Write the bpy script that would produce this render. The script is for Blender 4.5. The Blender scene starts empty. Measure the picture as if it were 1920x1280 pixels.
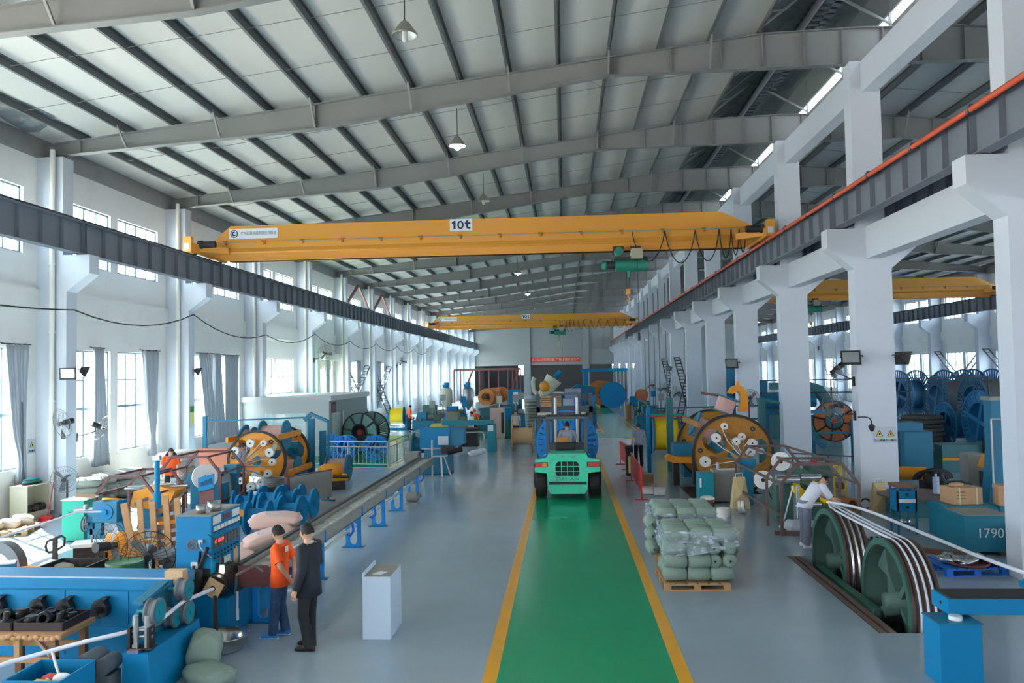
import bpy, bmesh, math, random
from mathutils import Vector, Matrix, Euler, noise
R = random.Random(7)
PI = math.pi
SC = bpy.context.scene
COL = SC.collection

# ---------------------------------------------------------------- camera
CAM_H = 3.85
cam_d = bpy.data.cameras.new('camera')
cam_d.sensor_width = 36.0
cam_d.lens = 1493.0 / 1920.0 * 36.0
cam_d.clip_end = 600
cam = bpy.data.objects.new('camera', cam_d)
COL.objects.link(cam)
_f = 1493.0
_Y = Vector(((1058 - 960) / _f, (695 - 640) / _f, 1.0)).normalized()      # hall axis in (right, down, forward)
_u = Vector((-math.sin(.02), -math.cos(.02), 0.0))
_Z = (_u - _Y * _u.dot(_Y)).normalized()
_X = _Y.cross(_Z)
_rows = Matrix((_X, _Y, _Z))                                              # world <- (right, down, forward)
_cam = _rows @ Matrix(((1, 0, 0), (0, -1, 0), (0, 0, -1)))                # blender camera: x right, y up, -z forward
cam.matrix_world = Matrix.Translation((0, 0, CAM_H)) @ _cam.to_4x4()
SC.camera = cam

# ---------------------------------------------------------------- light, exposure
SC.view_settings.view_transform = 'Standard'
SC.view_settings.look = 'None'
SC.view_settings.gamma = 1.0
SC.view_settings.use_curve_mapping = False
SC.view_settings.exposure = EXPOSURE = 1.0
world = bpy.data.worlds.new('world')
SC.world = world
world.use_nodes = True
_nt = world.node_tree
_bg = _nt.nodes['Background']
_bg.inputs['Color'].default_value = (.80, .89, 1.0, 1)
_bg.inputs['Strength'].default_value = 7.5
sun_d = bpy.data.lights.new('sun', 'SUN')
sun_d.energy = 45.0
sun_d.angle = .009
sun_d.color = (1.0, .93, .80)
sun = bpy.data.objects.new('sun', sun_d)
COL.objects.link(sun)
sun.location = (-30, 10, 30)
_sd = Vector((1.0, -.79, -1.09))                                          # sunlight travels in through the left-hand windows
sun.rotation_euler = _sd.to_track_quat('-Z', 'Y').to_euler()
def portal(name, loc, sx, sy, direction):
    d = bpy.data.lights.new(name, 'AREA')
    d.shape = 'RECTANGLE'; d.size = sx; d.size_y = sy
    d.cycles.is_portal = True
    o = bpy.data.objects.new(name, d); COL.objects.link(o)
    o.location = loc
    o.rotation_euler = Vector(direction).to_track_quat('-Z', 'Y').to_euler()
    return o

# ---------------------------------------------------------------- helpers
def s2l(c):
    return tuple(((v / 255.0 + .055) / 1.055) ** 2.4 if v > 10 else v / 255.0 / 12.92 for v in c)
MATS = {}
def mat(name, rgb, rough=.5, metal=0.0, noise_amt=0.0, noise_scale=3.0, noise_rgb=None, bump=0.0, emit=None, estr=0.0, coat=0.0, spec=None, rough_var=0.0):
    m = bpy.data.materials.new(name); m.use_nodes = True
    nt = m.node_tree; b = nt.nodes['Principled BSDF']
    c = s2l(rgb)
    b.inputs['Base Color'].default_value = (*c, 1)
    b.inputs['Roughness'].default_value = rough
    b.inputs['Metallic'].default_value = metal
    if spec is not None: b.inputs['Specular IOR Level'].default_value = spec
    if coat: b.inputs['Coat Weight'].default_value = coat; b.inputs['Coat Roughness'].default_value = .12
    if noise_amt or bump or rough_var:
        tc = nt.nodes.new('ShaderNodeTexCoord')
        n = nt.nodes.new('ShaderNodeTexNoise'); n.inputs['Scale'].default_value = noise_scale
        n.inputs['Detail'].default_value = 6; n.inputs['Roughness'].default_value = .65
        nt.links.new(tc.outputs['Object'], n.inputs['Vector'])
        if noise_amt:
            r = nt.nodes.new('ShaderNodeValToRGB')
            r.color_ramp.elements[0].position = .52; r.color_ramp.elements[1].position = .74
            mx = nt.nodes.new('ShaderNodeMix'); mx.data_type = 'RGBA'
            mx.inputs[6].default_value = (*c, 1)
            c2 = s2l(noise_rgb) if noise_rgb else tuple(v * .45 for v in c)
            mx.inputs[7].default_value = (*c2, 1)
            mm = nt.nodes.new('ShaderNodeMath'); mm.operation = 'MULTIPLY'; mm.inputs[1].default_value = noise_amt
            nt.links.new(n.outputs['Fac'], r.inputs['Fac'])
            nt.links.new(r.outputs['Color'], mm.inputs[0])
            nt.links.new(mm.outputs[0], mx.inputs[0])
            nt.links.new(mx.outputs[2], b.inputs['Base Color'])
        if bump:
            bp = nt.nodes.new('ShaderNodeBump'); bp.inputs['Strength'].default_value = bump; bp.inputs['Distance'].default_value = .02
            nt.links.new(n.outputs['Fac'], bp.inputs['Height']); nt.links.new(bp.outputs['Normal'], b.inputs['Normal'])
        if rough_var:
            mr = nt.nodes.new('ShaderNodeMapRange'); mr.inputs[3].default_value = max(.02, rough - rough_var); mr.inputs[4].default_value = min(1, rough + rough_var)
            nt.links.new(n.outputs['Fac'], mr.inputs[0]); nt.links.new(mr.outputs[0], b.inputs['Roughness'])
    if emit:
        b.inputs['Emission Color'].default_value = (*s2l(emit), 1); b.inputs['Emission Strength'].default_value = estr
    MATS[name] = m
    return m
def glassmat(name, tint=(235, 245, 250), gloss=.06):
    m = bpy.data.materials.new(name); m.use_nodes = True
    nt = m.node_tree; nt.nodes.clear()
    o = nt.nodes.new('ShaderNodeOutputMaterial'); t = nt.nodes.new('ShaderNodeBsdfTransparent'); g = nt.nodes.new('ShaderNodeBsdfGlossy'); mx = nt.nodes.new('ShaderNodeMixShader')
    t.inputs[0].default_value = (*s2l(tint), 1); g.inputs['Roughness'].default_value = .03
    mx.inputs[0].default_value = gloss
    nt.links.new(t.outputs[0], mx.inputs[1]); nt.links.new(g.outputs[0], mx.inputs[2]); nt.links.new(mx.outputs[0], o.inputs[0])
    MATS[name] = m
    return m

class MB:
    """Collects shapes and links them as ONE mesh object."""
    def __init__(self):
        self.v = []; self.f = []; self.mi = []; self.sm = []; self.M = Matrix(); self.mat = 0; self.smooth = False
    def at(self, loc=(0, 0, 0), rot=(0, 0, 0), scale=(1, 1, 1)):
        self.M = Matrix.LocRotScale(Vector(loc), Euler(rot), Vector(scale)); return self
    def add(self, vs, fs, smooth=None):
        n = len(self.v); M = self.M
        self.v += [tuple(M @ Vector(p)) for p in vs]
        self.f += [tuple(i + n for i in f) for f in fs]
        self.mi += [self.mat] * len(fs); self.sm += [self.smooth if smooth is None else smooth] * len(fs)
        return self
    def box(self, x0, x1, y0, y1, z0, z1):
        return self.add([(x0, y0, z0), (x1, y0, z0), (x1, y1, z0), (x0, y1, z0), (x0, y0, z1), (x1, y0, z1), (x1, y1, z1), (x0, y1, z1)],
                        [(0, 3, 2, 1), (4, 5, 6, 7), (0, 1, 5, 4), (1, 2, 6, 5), (2, 3, 7, 6), (3, 0, 4, 7)])
    def cbox(self, c, s, rot=None):
        """box by centre, size and optional rotation"""
        hx, hy, hz = s[0] / 2, s[1] / 2, s[2] / 2
        old = self.M
        self.M = old @ (Matrix.LocRotScale(Vector(c), Euler(rot) if rot else None, None))
        self.box(-hx, hx, -hy, hy, -hz, hz); self.M = old
        return self
    def bar(self, p, q, w, h=None, up=(0, 0, 1)):
        """rectangular bar from p to q"""
        h = h or w
        p, q = Vector(p), Vector(q); d = q - p; L = d.length
        if L < 1e-6: return self
        d.normalize(); u = Vector(up)
        if abs(d.dot(u)) > .98: u = Vector((0, 1, 0))
        s = d.cross(u).normalized(); u = s.cross(d)
        vs = [p + s * (a * w / 2) + u * (b * h / 2) for a, b in ((-1, -1), (1, -1), (1, 1), (-1, 1))] + [q + s * (a * w / 2) + u * (b * h / 2) for a, b in ((-1, -1), (1, -1), (1, 1), (-1, 1))]
        return self.add(vs, [(0, 1, 2, 3), (7, 6, 5, 4), (0, 4, 5, 1), (1, 5, 6, 2), (2, 6, 7, 3), (3, 7, 4, 0)], False)
    def cyl(self, p, q, r0, r1=None, n=14, caps=True, smooth=True):
        r1 = r0 if r1 is None else r1
        p, q = Vector(p), Vector(q); d = (q - p).normalized()
        a = Vector((0, 0, 1)) if abs(d.z) < .9 else Vector((1, 0, 0))
        s = d.cross(a).normalized(); u = s.cross(d)
        vs = []
        for c, r in ((p, r0), (q, r1)):
            for i in range(n):
                t = 2 * PI * i / n; vs.append(c + (s * math.cos(t) + u * math.sin(t)) * r)
        fs = [(i, (i + 1) % n, n + (i + 1) % n, n + i) for i in range(n)]
        self.add(vs, fs, smooth)
        if caps: self.add(vs, [tuple(range(n - 1, -1, -1)), tuple(range(n, 2 * n))], False)
        return self
    def tube(self, pts, r, n=8, closed=False):
        pts = [Vector(p) for p in pts]; m = len(pts); vs = []
        prev = None
        for i, p in enumerate(pts):
            a = pts[i - 1] if (i or closed) else p; b = pts[(i + 1) % m] if (i < m - 1 or closed) else p
            d = (b - a)
            d = d.normalized() if d.length > 1e-9 else Vector((0, 0, 1))
            if prev is None:
                x = Vector((0, 0, 1)) if abs(d.z) < .9 else Vector((1, 0, 0)); s = d.cross(x).normalized()
            else:
                s = prev - d * prev.dot(d); s = s.normalized() if s.length > 1e-6 else d.orthogonal().normalized()
            prev = s; u = s.cross(d)
            rr = r[i] if isinstance(r, (list, tuple)) else r
            for k in range(n):
                t = 2 * PI * k / n; vs.append(p + (s * math.cos(t) + u * math.sin(t)) * rr)
        fs = []
        for i in range(m if closed else m - 1):
            j = (i + 1) % m
            for k in range(n):
                fs.append((i * n + k, j * n + k, j * n + (k + 1) % n, i * n + (k + 1) % n))
        self.add(vs, fs, True)
        if not closed: self.add(vs, [tuple(range(n)), tuple(range((m - 1) * n + n - 1, (m - 1) * n - 1, -1))], False)
        return self
    def lathe(self, prof, o=(0, 0, 0), axis=(0, 0, 1), n=24, smooth=True, a0=0.0, a1=None):
        """prof: list of (radius, height along axis)"""
        o = Vector(o); d = Vector(axis).normalized()
        a = Vector((0, 0, 1)) if abs(d.z) < .9 else Vector((1, 0, 0))
        s = d.cross(a).normalized(); u = s.cross(d)
        full = a1 is None; a1 = 2 * PI if full else a1
        cnt = n if full else n + 1; vs = []
        for r, h in prof:
            for i in range(cnt):
                t = a0 + (a1 - a0) * i / n; vs.append(o + d * h + (s * math.cos(t) + u * math.sin(t)) * r)
        fs = []
        for j in range(len(prof) - 1):
            for i in range(n):
                k = (i + 1) % cnt
                fs.append((j * cnt + i, j * cnt + k, (j + 1) * cnt + k, (j + 1) * cnt + i))
        return self.add(vs, fs, smooth)
    def prism(self, poly, origin, ex, ey, depth, smooth=False):
        """polygon in (ex, ey) at origin, extruded along ex x ey by depth"""
        o, ex, ey = Vector(origin), Vector(ex), Vector(ey); n = ex.cross(ey).normalized(); k = len(poly)
        a = [o + ex * x + ey * y for x, y in poly]; b = [p + n * depth for p in a]
        self.add(a + b, [(i, (i + 1) % k, k + (i + 1) % k, k + i) for i in range(k)], smooth)
        return self.add(a + b, [tuple(range(k - 1, -1, -1)), tuple(range(k, 2 * k))], False)
    def ring(self, o, axis, r_out, r_in, th, n=32):
        return self.lathe([(r_in, -th / 2), (r_out, -th / 2), (r_out, th / 2), (r_in, th / 2), (r_in, -th / 2)], o, axis, n, smooth=False)
    def disc(self, o, axis, r, th, n=32):
        return self.lathe([(0.0005, -th / 2), (r, -th / 2), (r, th / 2), (0.0005, th / 2)], o, axis, n, smooth=False)
    def ball(self, c, r, n=12, m=8, wob=0.0, seed=0):
        r = r if isinstance(r, (list, tuple)) else (r, r, r); vs = []
        for j in range(m + 1):
            ph = PI * j / m
            for i in range(n):
                t = 2 * PI * i / n
                p = Vector((math.sin(ph) * math.cos(t), math.sin(ph) * math.sin(t), math.cos(ph)))
                k = 1 + wob * noise.noise(p * 2.3 + Vector((seed * 7.3, seed * 3.1, seed))) if wob else 1
                vs.append((c[0] + p.x * r[0] * k, c[1] + p.y * r[1] * k, c[2] + p.z * r[2] * k))
        fs = [(j * n + i, (j + 1) * n + i, (j + 1) * n + (i + 1) % n, j * n + (i + 1) % n) for j in range(m) for i in range(n)]
        return self.add(vs, fs, True)
    def sack(self, c, s, rot=(0, 0, 0), seed=0, n=18, m=12, sq=.42):
        """a stuffed sack: squared-off lumpy pillow"""
        old = self.M; self.M = old @ Matrix.LocRotScale(Vector(c), Euler(rot), None)
        vs = []
        for j in range(m + 1):
            ph = PI * j / m
            for i in range(n):
                t = 2 * PI * i / n
                p = Vector((math.sin(ph) * math.cos(t), math.sin(ph) * math.sin(t), math.cos(ph)))
                f = lambda v, e: math.copysign(abs(v) ** e, v)
                w = 1 + .16 * noise.noise(p * 2.6 + Vector((seed * 5.7, seed, 1.3 * seed)))
                vs.append((f(p.x, sq) * s[0] / 2 * w, f(p.y, sq) * s[1] / 2 * w, f(p.z, .62) * s[2] / 2 * w * (1 - .35 * max(abs(f(p.x, sq)), abs(f(p.y, sq))) ** 6)))
        fs = [(j * n + i, (j + 1) * n + i, (j + 1) * n + (i + 1) % n, j * n + (i + 1) % n) for j in range(m) for i in range(n)]
        self.add(vs, fs, True); self.M = old
        return self
    def build(self, name, mats, parent=None, bevel=0.0):
        me = bpy.data.meshes.new(name)
        me.from_pydata(self.v, [], self.f)
        me.validate()
        ms = mats if isinstance(mats, (list, tuple)) else [mats]
        for m in ms: me.materials.append(MATS[m] if isinstance(m, str) else m)
        if len(me.polygons) == len(self.f):
            me.polygons.foreach_set('material_index', self.mi)
            me.polygons.foreach_set('use_smooth', self.sm)
        me.update()
        o = bpy.data.objects.new(name, me); COL.objects.link(o)
        if parent: o.parent = parent
        if bevel:
            b = o.modifiers.new('bevel', 'BEVEL'); b.width = bevel; b.segments = 2; b.limit_method = 'ANGLE'; b.angle_limit = .6
        return o

def tag(o, label=None, cat=None, group=None, kind=None):
    if label: o['label'] = label
    if cat: o['category'] = cat
    if group: o['group'] = group
    if kind: o['kind'] = kind
    return o
def thing(name, label, cat, loc=(0, 0, 0), rz=0.0, group=None):
    o = bpy.data.objects.new(name, None); COL.objects.link(o); o.empty_display_size = .1
    o.location = loc; o.rotation_euler = (0, 0, rz)
    return tag(o, label, cat, group)
def struct(o, label=None, cat=None, group=None):
    o['kind'] = 'structure'
    return tag(o, label, cat, group)
def kids(o): return [c for c in KID.get(o.name, [])]
def copy_tree(o, label=None, loc=None, rz=None, group=None, parent=None):
    c = o.copy(); COL.objects.link(c)
    if parent is not None: c.parent = parent
    if label: c['label'] = label
    if group: c['group'] = group
    if loc is not None: c.location = loc
    if rz is not None: c.rotation_euler = (0, 0, rz)
    for ch in list(o.children): copy_tree(ch, parent=c)
    return c
def text(s, size, mat_name, parent, loc, rot, name='lettering', extrude=.002, align='CENTER', sx=1.0):
    cu = bpy.data.curves.new(name, 'FONT'); cu.body = s; cu.size = size; cu.extrude = extrude
    cu.align_x = align; cu.align_y = 'CENTER'
    cu.materials.append(MATS[mat_name])
    t = bpy.data.objects.new(name, cu); COL.objects.link(t)
    dg = bpy.context.evaluated_depsgraph_get(); dg.update()
    me = bpy.data.meshes.new_from_object(t.evaluated_get(dg))
    bpy.data.objects.remove(t); bpy.data.curves.remove(cu)
    o = bpy.data.objects.new(name, me); COL.objects.link(o)
    o.location = loc; o.rotation_euler = rot; o.scale = (sx, 1, 1)
    if parent: o.parent = parent
    return o
def holed(m, outer, holes, th, origin, ex, ey):
    """flat plate with real holes; outline and holes in (ex, ey) at origin, thickness th about the plane"""
    cu = bpy.data.curves.new('plate', 'CURVE'); cu.dimensions = '2D'; cu.fill_mode = 'BOTH'; cu.extrude = th / 2
    for pts in [outer] + holes:
        sp = cu.splines.new('POLY'); sp.points.add(len(pts) - 1); sp.use_cyclic_u = True
        for i, (x, y) in enumerate(pts): sp.points[i].co = (x, y, 0, 1)
    t = bpy.data.objects.new('plate', cu); COL.objects.link(t)
    dg = bpy.context.evaluated_depsgraph_get(); dg.update()
    me = bpy.data.meshes.new_from_object(t.evaluated_get(dg))
    ex, ey, o = Vector(ex), Vector(ey), Vector(origin); n = ex.cross(ey)
    m.add([o + ex * v.co.x + ey * v.co.y + n * v.co.z for v in me.vertices], [tuple(p.vertices) for p in me.polygons], False)
    bpy.data.objects.remove(t); bpy.data.curves.remove(cu); bpy.data.meshes.remove(me)
    return m
def circ(cx, cy, r, n=24, sx=1, sy=1, rot=0):
    return [(cx + r * (sx * math.cos(t) * math.cos(rot) - sy * math.sin(t) * math.sin(rot)), cy + r * (sx * math.cos(t) * math.sin(rot) + sy * math.sin(t) * math.cos(rot))) for t in [2 * PI * k / n for k in range(n)]]
# ---------------------------------------------------------------- materials
def floor_mat():
    m = bpy.data.materials.new('epoxy_floor'); m.use_nodes = True
    nt = m.node_tree; b = nt.nodes['Principled BSDF']; L = nt.links.new
    tc = nt.nodes.new('ShaderNodeTexCoord')
    n = nt.nodes.new('ShaderNodeTexNoise'); n.inputs['Scale'].default_value = .35; n.inputs['Detail'].default_value = 8; n.inputs['Roughness'].default_value = .6
    n2 = nt.nodes.new('ShaderNodeTexNoise'); n2.inputs['Scale'].default_value = .8; n2.inputs['Detail'].default_value = 2
    L(tc.outputs['Object'], n.inputs['Vector']); L(tc.outputs['Object'], n2.inputs['Vector'])
    r = nt.nodes.new('ShaderNodeValToRGB')
    r.color_ramp.elements[0].position = .35; r.color_ramp.elements[0].color = (*s2l((148, 166, 178)), 1)
    r.color_ramp.elements[1].position = .68; r.color_ramp.elements[1].color = (*s2l((158, 176, 188)), 1)
    L(n.outputs['Fac'], r.inputs['Fac']); L(r.outputs['Color'], b.inputs['Base Color'])
    b.inputs['Roughness'].default_value = .17
    MATS['epoxy_floor'] = m
floor_mat()
mat('lane_green', (10, 160, 110), .2, noise_amt=.35, noise_scale=.5, noise_rgb=(34, 172, 124))
mat('lane_yellow', (236, 172, 40), .3, noise_amt=.3, noise_scale=5, noise_rgb=(170, 120, 40))
mat('white_plaster', (230, 229, 226), .85, noise_amt=.25, noise_scale=.9, noise_rgb=(196, 194, 190))
mat('white_column', (204, 209, 218), .6, noise_amt=.18, noise_scale=1.3, noise_rgb=(188, 192, 200))
mat('bare_concrete', (150, 148, 146), .9, noise_amt=.5, noise_scale=1.2, noise_rgb=(116, 115, 113))
mat('steel_grey', (128, 129, 128), .55, noise_amt=.12, noise_scale=1.5)
mat('steel_grey_dark', (96, 102, 108), .55, noise_amt=.1)
mat('purlin_steel', (96, 100, 101), .6)
mat('roof_white', (196, 196, 193), .8, noise_amt=.25, noise_scale=.45, noise_rgb=(184, 181, 173))
mat('roof_dark', (124, 130, 130), .7)
mat('crane_girder_grey', (112, 119, 130), .5, noise_amt=.1)
mat('rail_dark', (48, 46, 48), .6)
mat('conductor_orange', (214, 92, 60), .5)
mat('window_frame', (112, 132, 142), .5)
glassmat('window_glass')
mat('curtain_grey', (174, 180, 188), .8, noise_amt=.2, noise_scale=4, noise_rgb=(166, 174, 184))
mat('crane_yellow', (228, 158, 60), .42, noise_amt=.12, noise_scale=.8, noise_rgb=(206, 138, 46))
mat('pvc_white', (224, 222, 214), .4)
mat('outdoor_ground', (196, 188, 176), .9)
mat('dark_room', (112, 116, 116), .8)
mat('lettering_blue', (24, 40, 78), .6)
mat('lettering_grey', (110, 116, 128), .6)
mat('sign_white', (228, 232, 236), .5)
mat('red_banner', (206, 84, 66), .7)
mat('banner_text', (240, 196, 180), .7)
mat('torn_sheet', (112, 122, 128), .5, noise_amt=.8, noise_scale=1.5, noise_rgb=(190, 196, 196))
mat('stain_tan', (226, 196, 168), .8)
mat('wire_black', (38, 38, 40), .6)
mat('wire_grey', (120, 122, 122), .6)

BAY = 7.6
def FY(k): return 22.6 + BAY * k
K0, K1 = -4, 14
Y0, Y1 = FY(K0), FY(K1) + .4
def roof_z(x):                       # top of the rafters; both halls rise towards the middle columns
    if x > 8.5: x = 17.0 - x
    pts = [(-19, 10.4), (-15.0, 10.86), (-7.1, 11.74), (1.49, 12.76), (5.8, 13.24), (8.6, 13.3)]
    for (a, za), (b, zb) in zip(pts, pts[1:]):
        if x <= b: return za + (zb - za) * (x - a) / (b - a)
    return 13.3
XL, XR = -15.42, 31.2                # inside faces of the two side walls

# ---------------------------------------------------------------- floor, pit, lane
PX0, PX1, PY0, PY1 = 4.45, 5.62, 11.93, 16.75          # pit of the big wheels
m = MB()
for (x0, x1, y0, y1) in ((XL, PX0, Y0, Y1), (PX1, XR, Y0, Y1), (PX0, PX1, Y0, PY0), (PX0, PX1, PY1, Y1)):
    m.box(x0, x1, y0, y1, -.3, 0)
floor = struct(m.build('floor', 'epoxy_floor'))
m = MB(); m.box(PX0, PX1, PY0, PY1, -1.55, -1.5)
m.box(PX0 - .02, PX0, PY0, PY1, -1.5, -.3); m.box(PX1, PX1 + .02, PY0, PY1, -1.5, -.3); m.box(PX0, PX1, PY0 - .02, PY0, -1.5, -.3); m.box(PX0, PX1, PY1, PY1 + .02, -1.5, -.3)
mat('pit_concrete', (70, 74, 76), .8)
m.build('pit_lining', 'pit_concrete', floor)
m = MB(); m.box(-.92, 1.33, Y0, 45.5, 0, .003); m.box(2.4, 4.4, 49.4, 118, 0, .003); m.box(XL + 1, 7.5, 45.5, 49.4, 0, .003)
m.build('green_lane', 'lane_green', floor)['label'] = 'glossy green painted aisle with a crossing aisle'
for x0, x1 in ((-1.10, -.92), (1.33, 1.51)):
    m = MB(); m.box(x0, x1, Y0, 45.4, 0, .004); m.build('lane_line', 'lane_yellow', floor)['label'] = 'yellow line along the green aisle'
    m = MB(); d_ = 3.32 if x0 < 0 else 3.07; m.box(x0 + d_, x1 + d_, 49.5, 118, 0, .004); m.build('lane_line', 'lane_yellow', floor)['label'] = 'yellow line along the far green aisle'
for y in (45.4, 49.4):
    for xa, xb in ((XL + 1, -1.1), (1.51, 7.5)) if y < 46 else ((XL + 1, 2.2), (4.58, 7.5)):
        m = MB(); m.box(xa, xb, y, y + .12, 0, .004); m.build('lane_line', 'lane_yellow', floor)

# ---------------------------------------------------------------- side walls with windows
WIN = ((-2.95, -.22), (.22, 2.95))    # windows about the middle of a bay
ZL, ZU = (1.35, 4.78), (7.5, 9.42)
def side_wall(name, x, out):
    a, b = (x - .24, x) if out < 0 else (x, x + .24)
    m = MB()
    m.box(a, b, Y0, Y1, 0, ZL[0]); m.box(a, b, Y0, Y1, ZL[1], ZU[0]); m.box(a, b, Y0, Y1, ZU[1], 10.4)
    i = x - out * .10
    m.box(min(i, x), max(i, x), Y0, Y1, 5.82, 6.52)
    for k in range(K0, K1):
        c = FY(k) + BAY / 2
        ys = [FY(k)] + [c + v for w in WIN for v in w] + [FY(k + 1)]
        for j in (0, 2, 4):
            for z0, z1 in (ZL, ZU): m.box(a, b, ys[j], ys[j + 1], z0, z1)
    w = struct(m.build(name, 'white_plaster'))
    m = MB(); m.box(a, b, Y0, Y1, 10.4, 10.86); m.box(min(x - out * .05, x), max(x - out * .05, x), Y0, Y1, 10.42, 10.86)
    m.box(a, b, Y0, Y1, 10.86, 11.06)
    m.build('eaves_beam', 'bare_concrete', w)
    return w
wall_left = side_wall('wall_left', XL, -1)
wall_right = side_wall('wall_right', XR, 1)

def window(n, x, out, y0, y1, z0, z1, rows, cols, k):
    """steel window: outer frame, one mesh of bars, panes"""
    xa = x + out * .12
    f = MB(); t = .05
    f.box(xa - .03, xa + .03, y0, y1, z0, z0 + t); f.box(xa - .03, xa + .03, y0, y1, z1 - t, z1)
    f.box(xa - .03, xa + .03, y0, y0 + t, z0, z1); f.box(xa - .03, xa + .03, y1 - t, y1, z0, z1)
    w = struct(f.build('window_%d' % n, 'window_frame'))
    b = MB()
    for i in range(1, cols):
        y = y0 + (y1 - y0) * i / cols; hw = .045 if (i == 2 and cols == 4) else .022
        b.box(xa - .022, xa + .022, y - hw, y + hw, z0, z1)
    for r in rows:
        hw = .045 if (len(rows) > 1 and r == rows[0]) else .02
        b.box(xa - .021, xa + .021, y0, y1, r - hw, r + hw)
    b.build('glazing_bars', 'window_frame', w)
    zs = [z0] + list(rows) + [z1]
    if k <= 3:
        for j in range(len(zs) - 1):
            for i in range(cols):
                p = MB(); p.box(xa - .004, xa + .004, y0 + (y1 - y0) * i / cols, y0 + (y1 - y0) * (i + 1) / cols, zs[j], zs[j + 1])
                p.build('pane', 'window_glass', w)
    else:
        p = MB(); p.box(xa - .004, xa + .004, y0, y1, z0, z1); p.build('pane', 'window_glass', w)
    return w
def shutter_door(x, y0, y1):
    m = MB(); m.box(x - .15, x - .05, y0, y1, 4.2, 4.78); m.box(x + .02, x + .45, y0 - .2, y1 + .2, 4.8, 5.25)
    m.box(x - .1, x + .05, y0, y0 + .08, 1.35, 4.8); m.box(x - .1, x + .05, y1 - .08, y1, 1.35, 4.8)
    return struct(m.build('door_1', 'pvc_white'), 'raised roller shutter over the bright opening above the cabin')
n = 0
for k in range(-1, K1):
    c = FY(k) + BAY / 2
    for a, b in WIN:
        for x, out in ((XL, -1), (XR, 1)):
            n += 1
            if k == 3 and out < 0 and a > 0: shutter_door(x, c + a, c + b)
            else: window(n, x, out, c + a, c + b, ZL[0], ZL[1], (2.89, 3.81), 4, k if out < 0 else 9)
            n += 1; window(n, x, out, c + a, c + b, ZU[0], ZU[1], (8.45,), 4, k if out < 0 else 9)
m = MB(); m.box(-60, XL - .24, -20, 140, -.35, -.3); m.box(XR + .24, 70, -20, 140, -.35, -.3); m.box(XL - .24, XR + .24, -40, Y0, -.35, -.3)
struct(m.build('ground_outside', 'outdoor_ground'))

# ---------------------------------------------------------------- concrete pilasters, columns, corbels, tie beams
def pilaster(x, s):                   # s = +1: wall on the -X side
    m = MB(); P = lambda v: x + s * v
    poly = [(0, 0), (.92, 0), (.92, 6.43), (1.62, 6.95), (1.62, 7.5), (0, 7.5)]
    m.prism([(x + s * a, z) for a, z in poly], (0, .25, 0), (1, 0, 0), (0, 0, 1), .5 if True else 0)
    m.box(min(P(0), P(.80)), max(P(0), P(.80)), -.25, .25, 7.5, 10.42)
    return m
mp = {}
for side, x, s in (('l', XL, 1), ('r', XR, -1)):
    for k in range(K0, K1 + 1):
        if side not in mp:
            o = pilaster(x, s).build('pilaster', 'white_column'); mp[side] = o
        else:
            o = mp[side].copy(); COL.objects.link(o)
        o.location = (0, FY(k), 0); struct(o)
m = MB()
m.prism([(8.0, 0), (9.0, 0), (9.0, 6.5), (9.7, 7.1), (9.7, 7.62), (7.3, 7.62), (7.3, 7.1), (8.0, 6.5)], (0, .25, 0), (1, 0, 0), (0, 0, 1), .5)
m.box(8.05, 8.86, -.25, .25, 7.62, 12.28)
c0 = m.build('column', 'white_column')
for k in range(K0, K1 + 1):
    o = c0 if k == K0 else c0.copy()
    if k > K0: COL.objects.link(o)
    o.location = (0, FY(k), 0); struct(o)
for z0, z1, nm in ((6.78, 7.66, 'tie_beam'), (11.40, 12.25, 'upper_tie_beam')):
    b0 = None
    for k in range(K0, K1):
        if b0 is None:
            m = MB(); m.box(8.34, 8.76, .25, BAY - .25, z0, z1); b0 = o = m.build(nm, 'white_column')
        else:
            o = b0.copy(); COL.objects.link(o)
        o.location = (0, FY(k), 0); struct(o)

# rainwater pipes on the left wall
p0 = None
for k in range(-1, 9):
    if p0 is None:
        m = MB(); m.cyl((0, 0, .1), (0, 0, 10.6), .075, n=10); 
        for z in (1.2, 3.2, 5.2, 7.2): m.cyl((0, 0, z), (0, 0, z + .06), .095, n=10)
        p0 = o = m.build('rainwater_pipe', 'pvc_white')
    else:
        o = p0.copy(); COL.objects.link(o)
    o.location = (XL + .55, FY(k) - .36, 0)
    struct(o)

# ---------------------------------------------------------------- roof
def rafter():
    top = [(-15.3, 10.82), (-7.1, 11.74), (1.49, 12.76), (5.8, 13.24), (8.5, 13.3)]
    bot = [(-15.3, 10.48), (-7.1, 11.02), (1.49, 12.25), (8.5, 12.28)]
    full_t = top + [(17 - x, z) for x, z in reversed(top[:-1])]
    full_b = bot + [(17 - x, z) for x, z in reversed(bot[:-1])]
    m = MB()
    m.prism(full_b + full_t[::-1], (0, .006, 0), (1, 0, 0), (0, 0, 1), .012)
    for pts in (full_t, full_b):
        for (xa, za), (xb, zb) in zip(pts, pts[1:]): m.bar((xa, 0, za), (xb, 0, zb), .24, .022)
    return m
def raf_z(x, top):
    if x > 8.5: x = 17 - x
    pts = [(-15.3, 10.82), (-7.1, 11.74), (1.49, 12.76), (5.8, 13.24), (8.6, 13.3)] if top else [(-15.3, 10.48), (-7.1, 11.02), (1.49, 12.25), (8.6, 12.28)]
    for (a, za), (b, zb) in zip(pts, pts[1:]):
        if x <= b: return za + (zb - za) * (x - a) / (b - a)
PUR = [-14.2 + 1.42 * i for i in range(15)]            # purlins of the left-hand hall
r0 = st0 = None
stiff = [-14.2, -7.1, 1.40, 1.60, 3.2, 4.6, 5.75, 6.9, 7.95]
raf_roots = []
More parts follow.
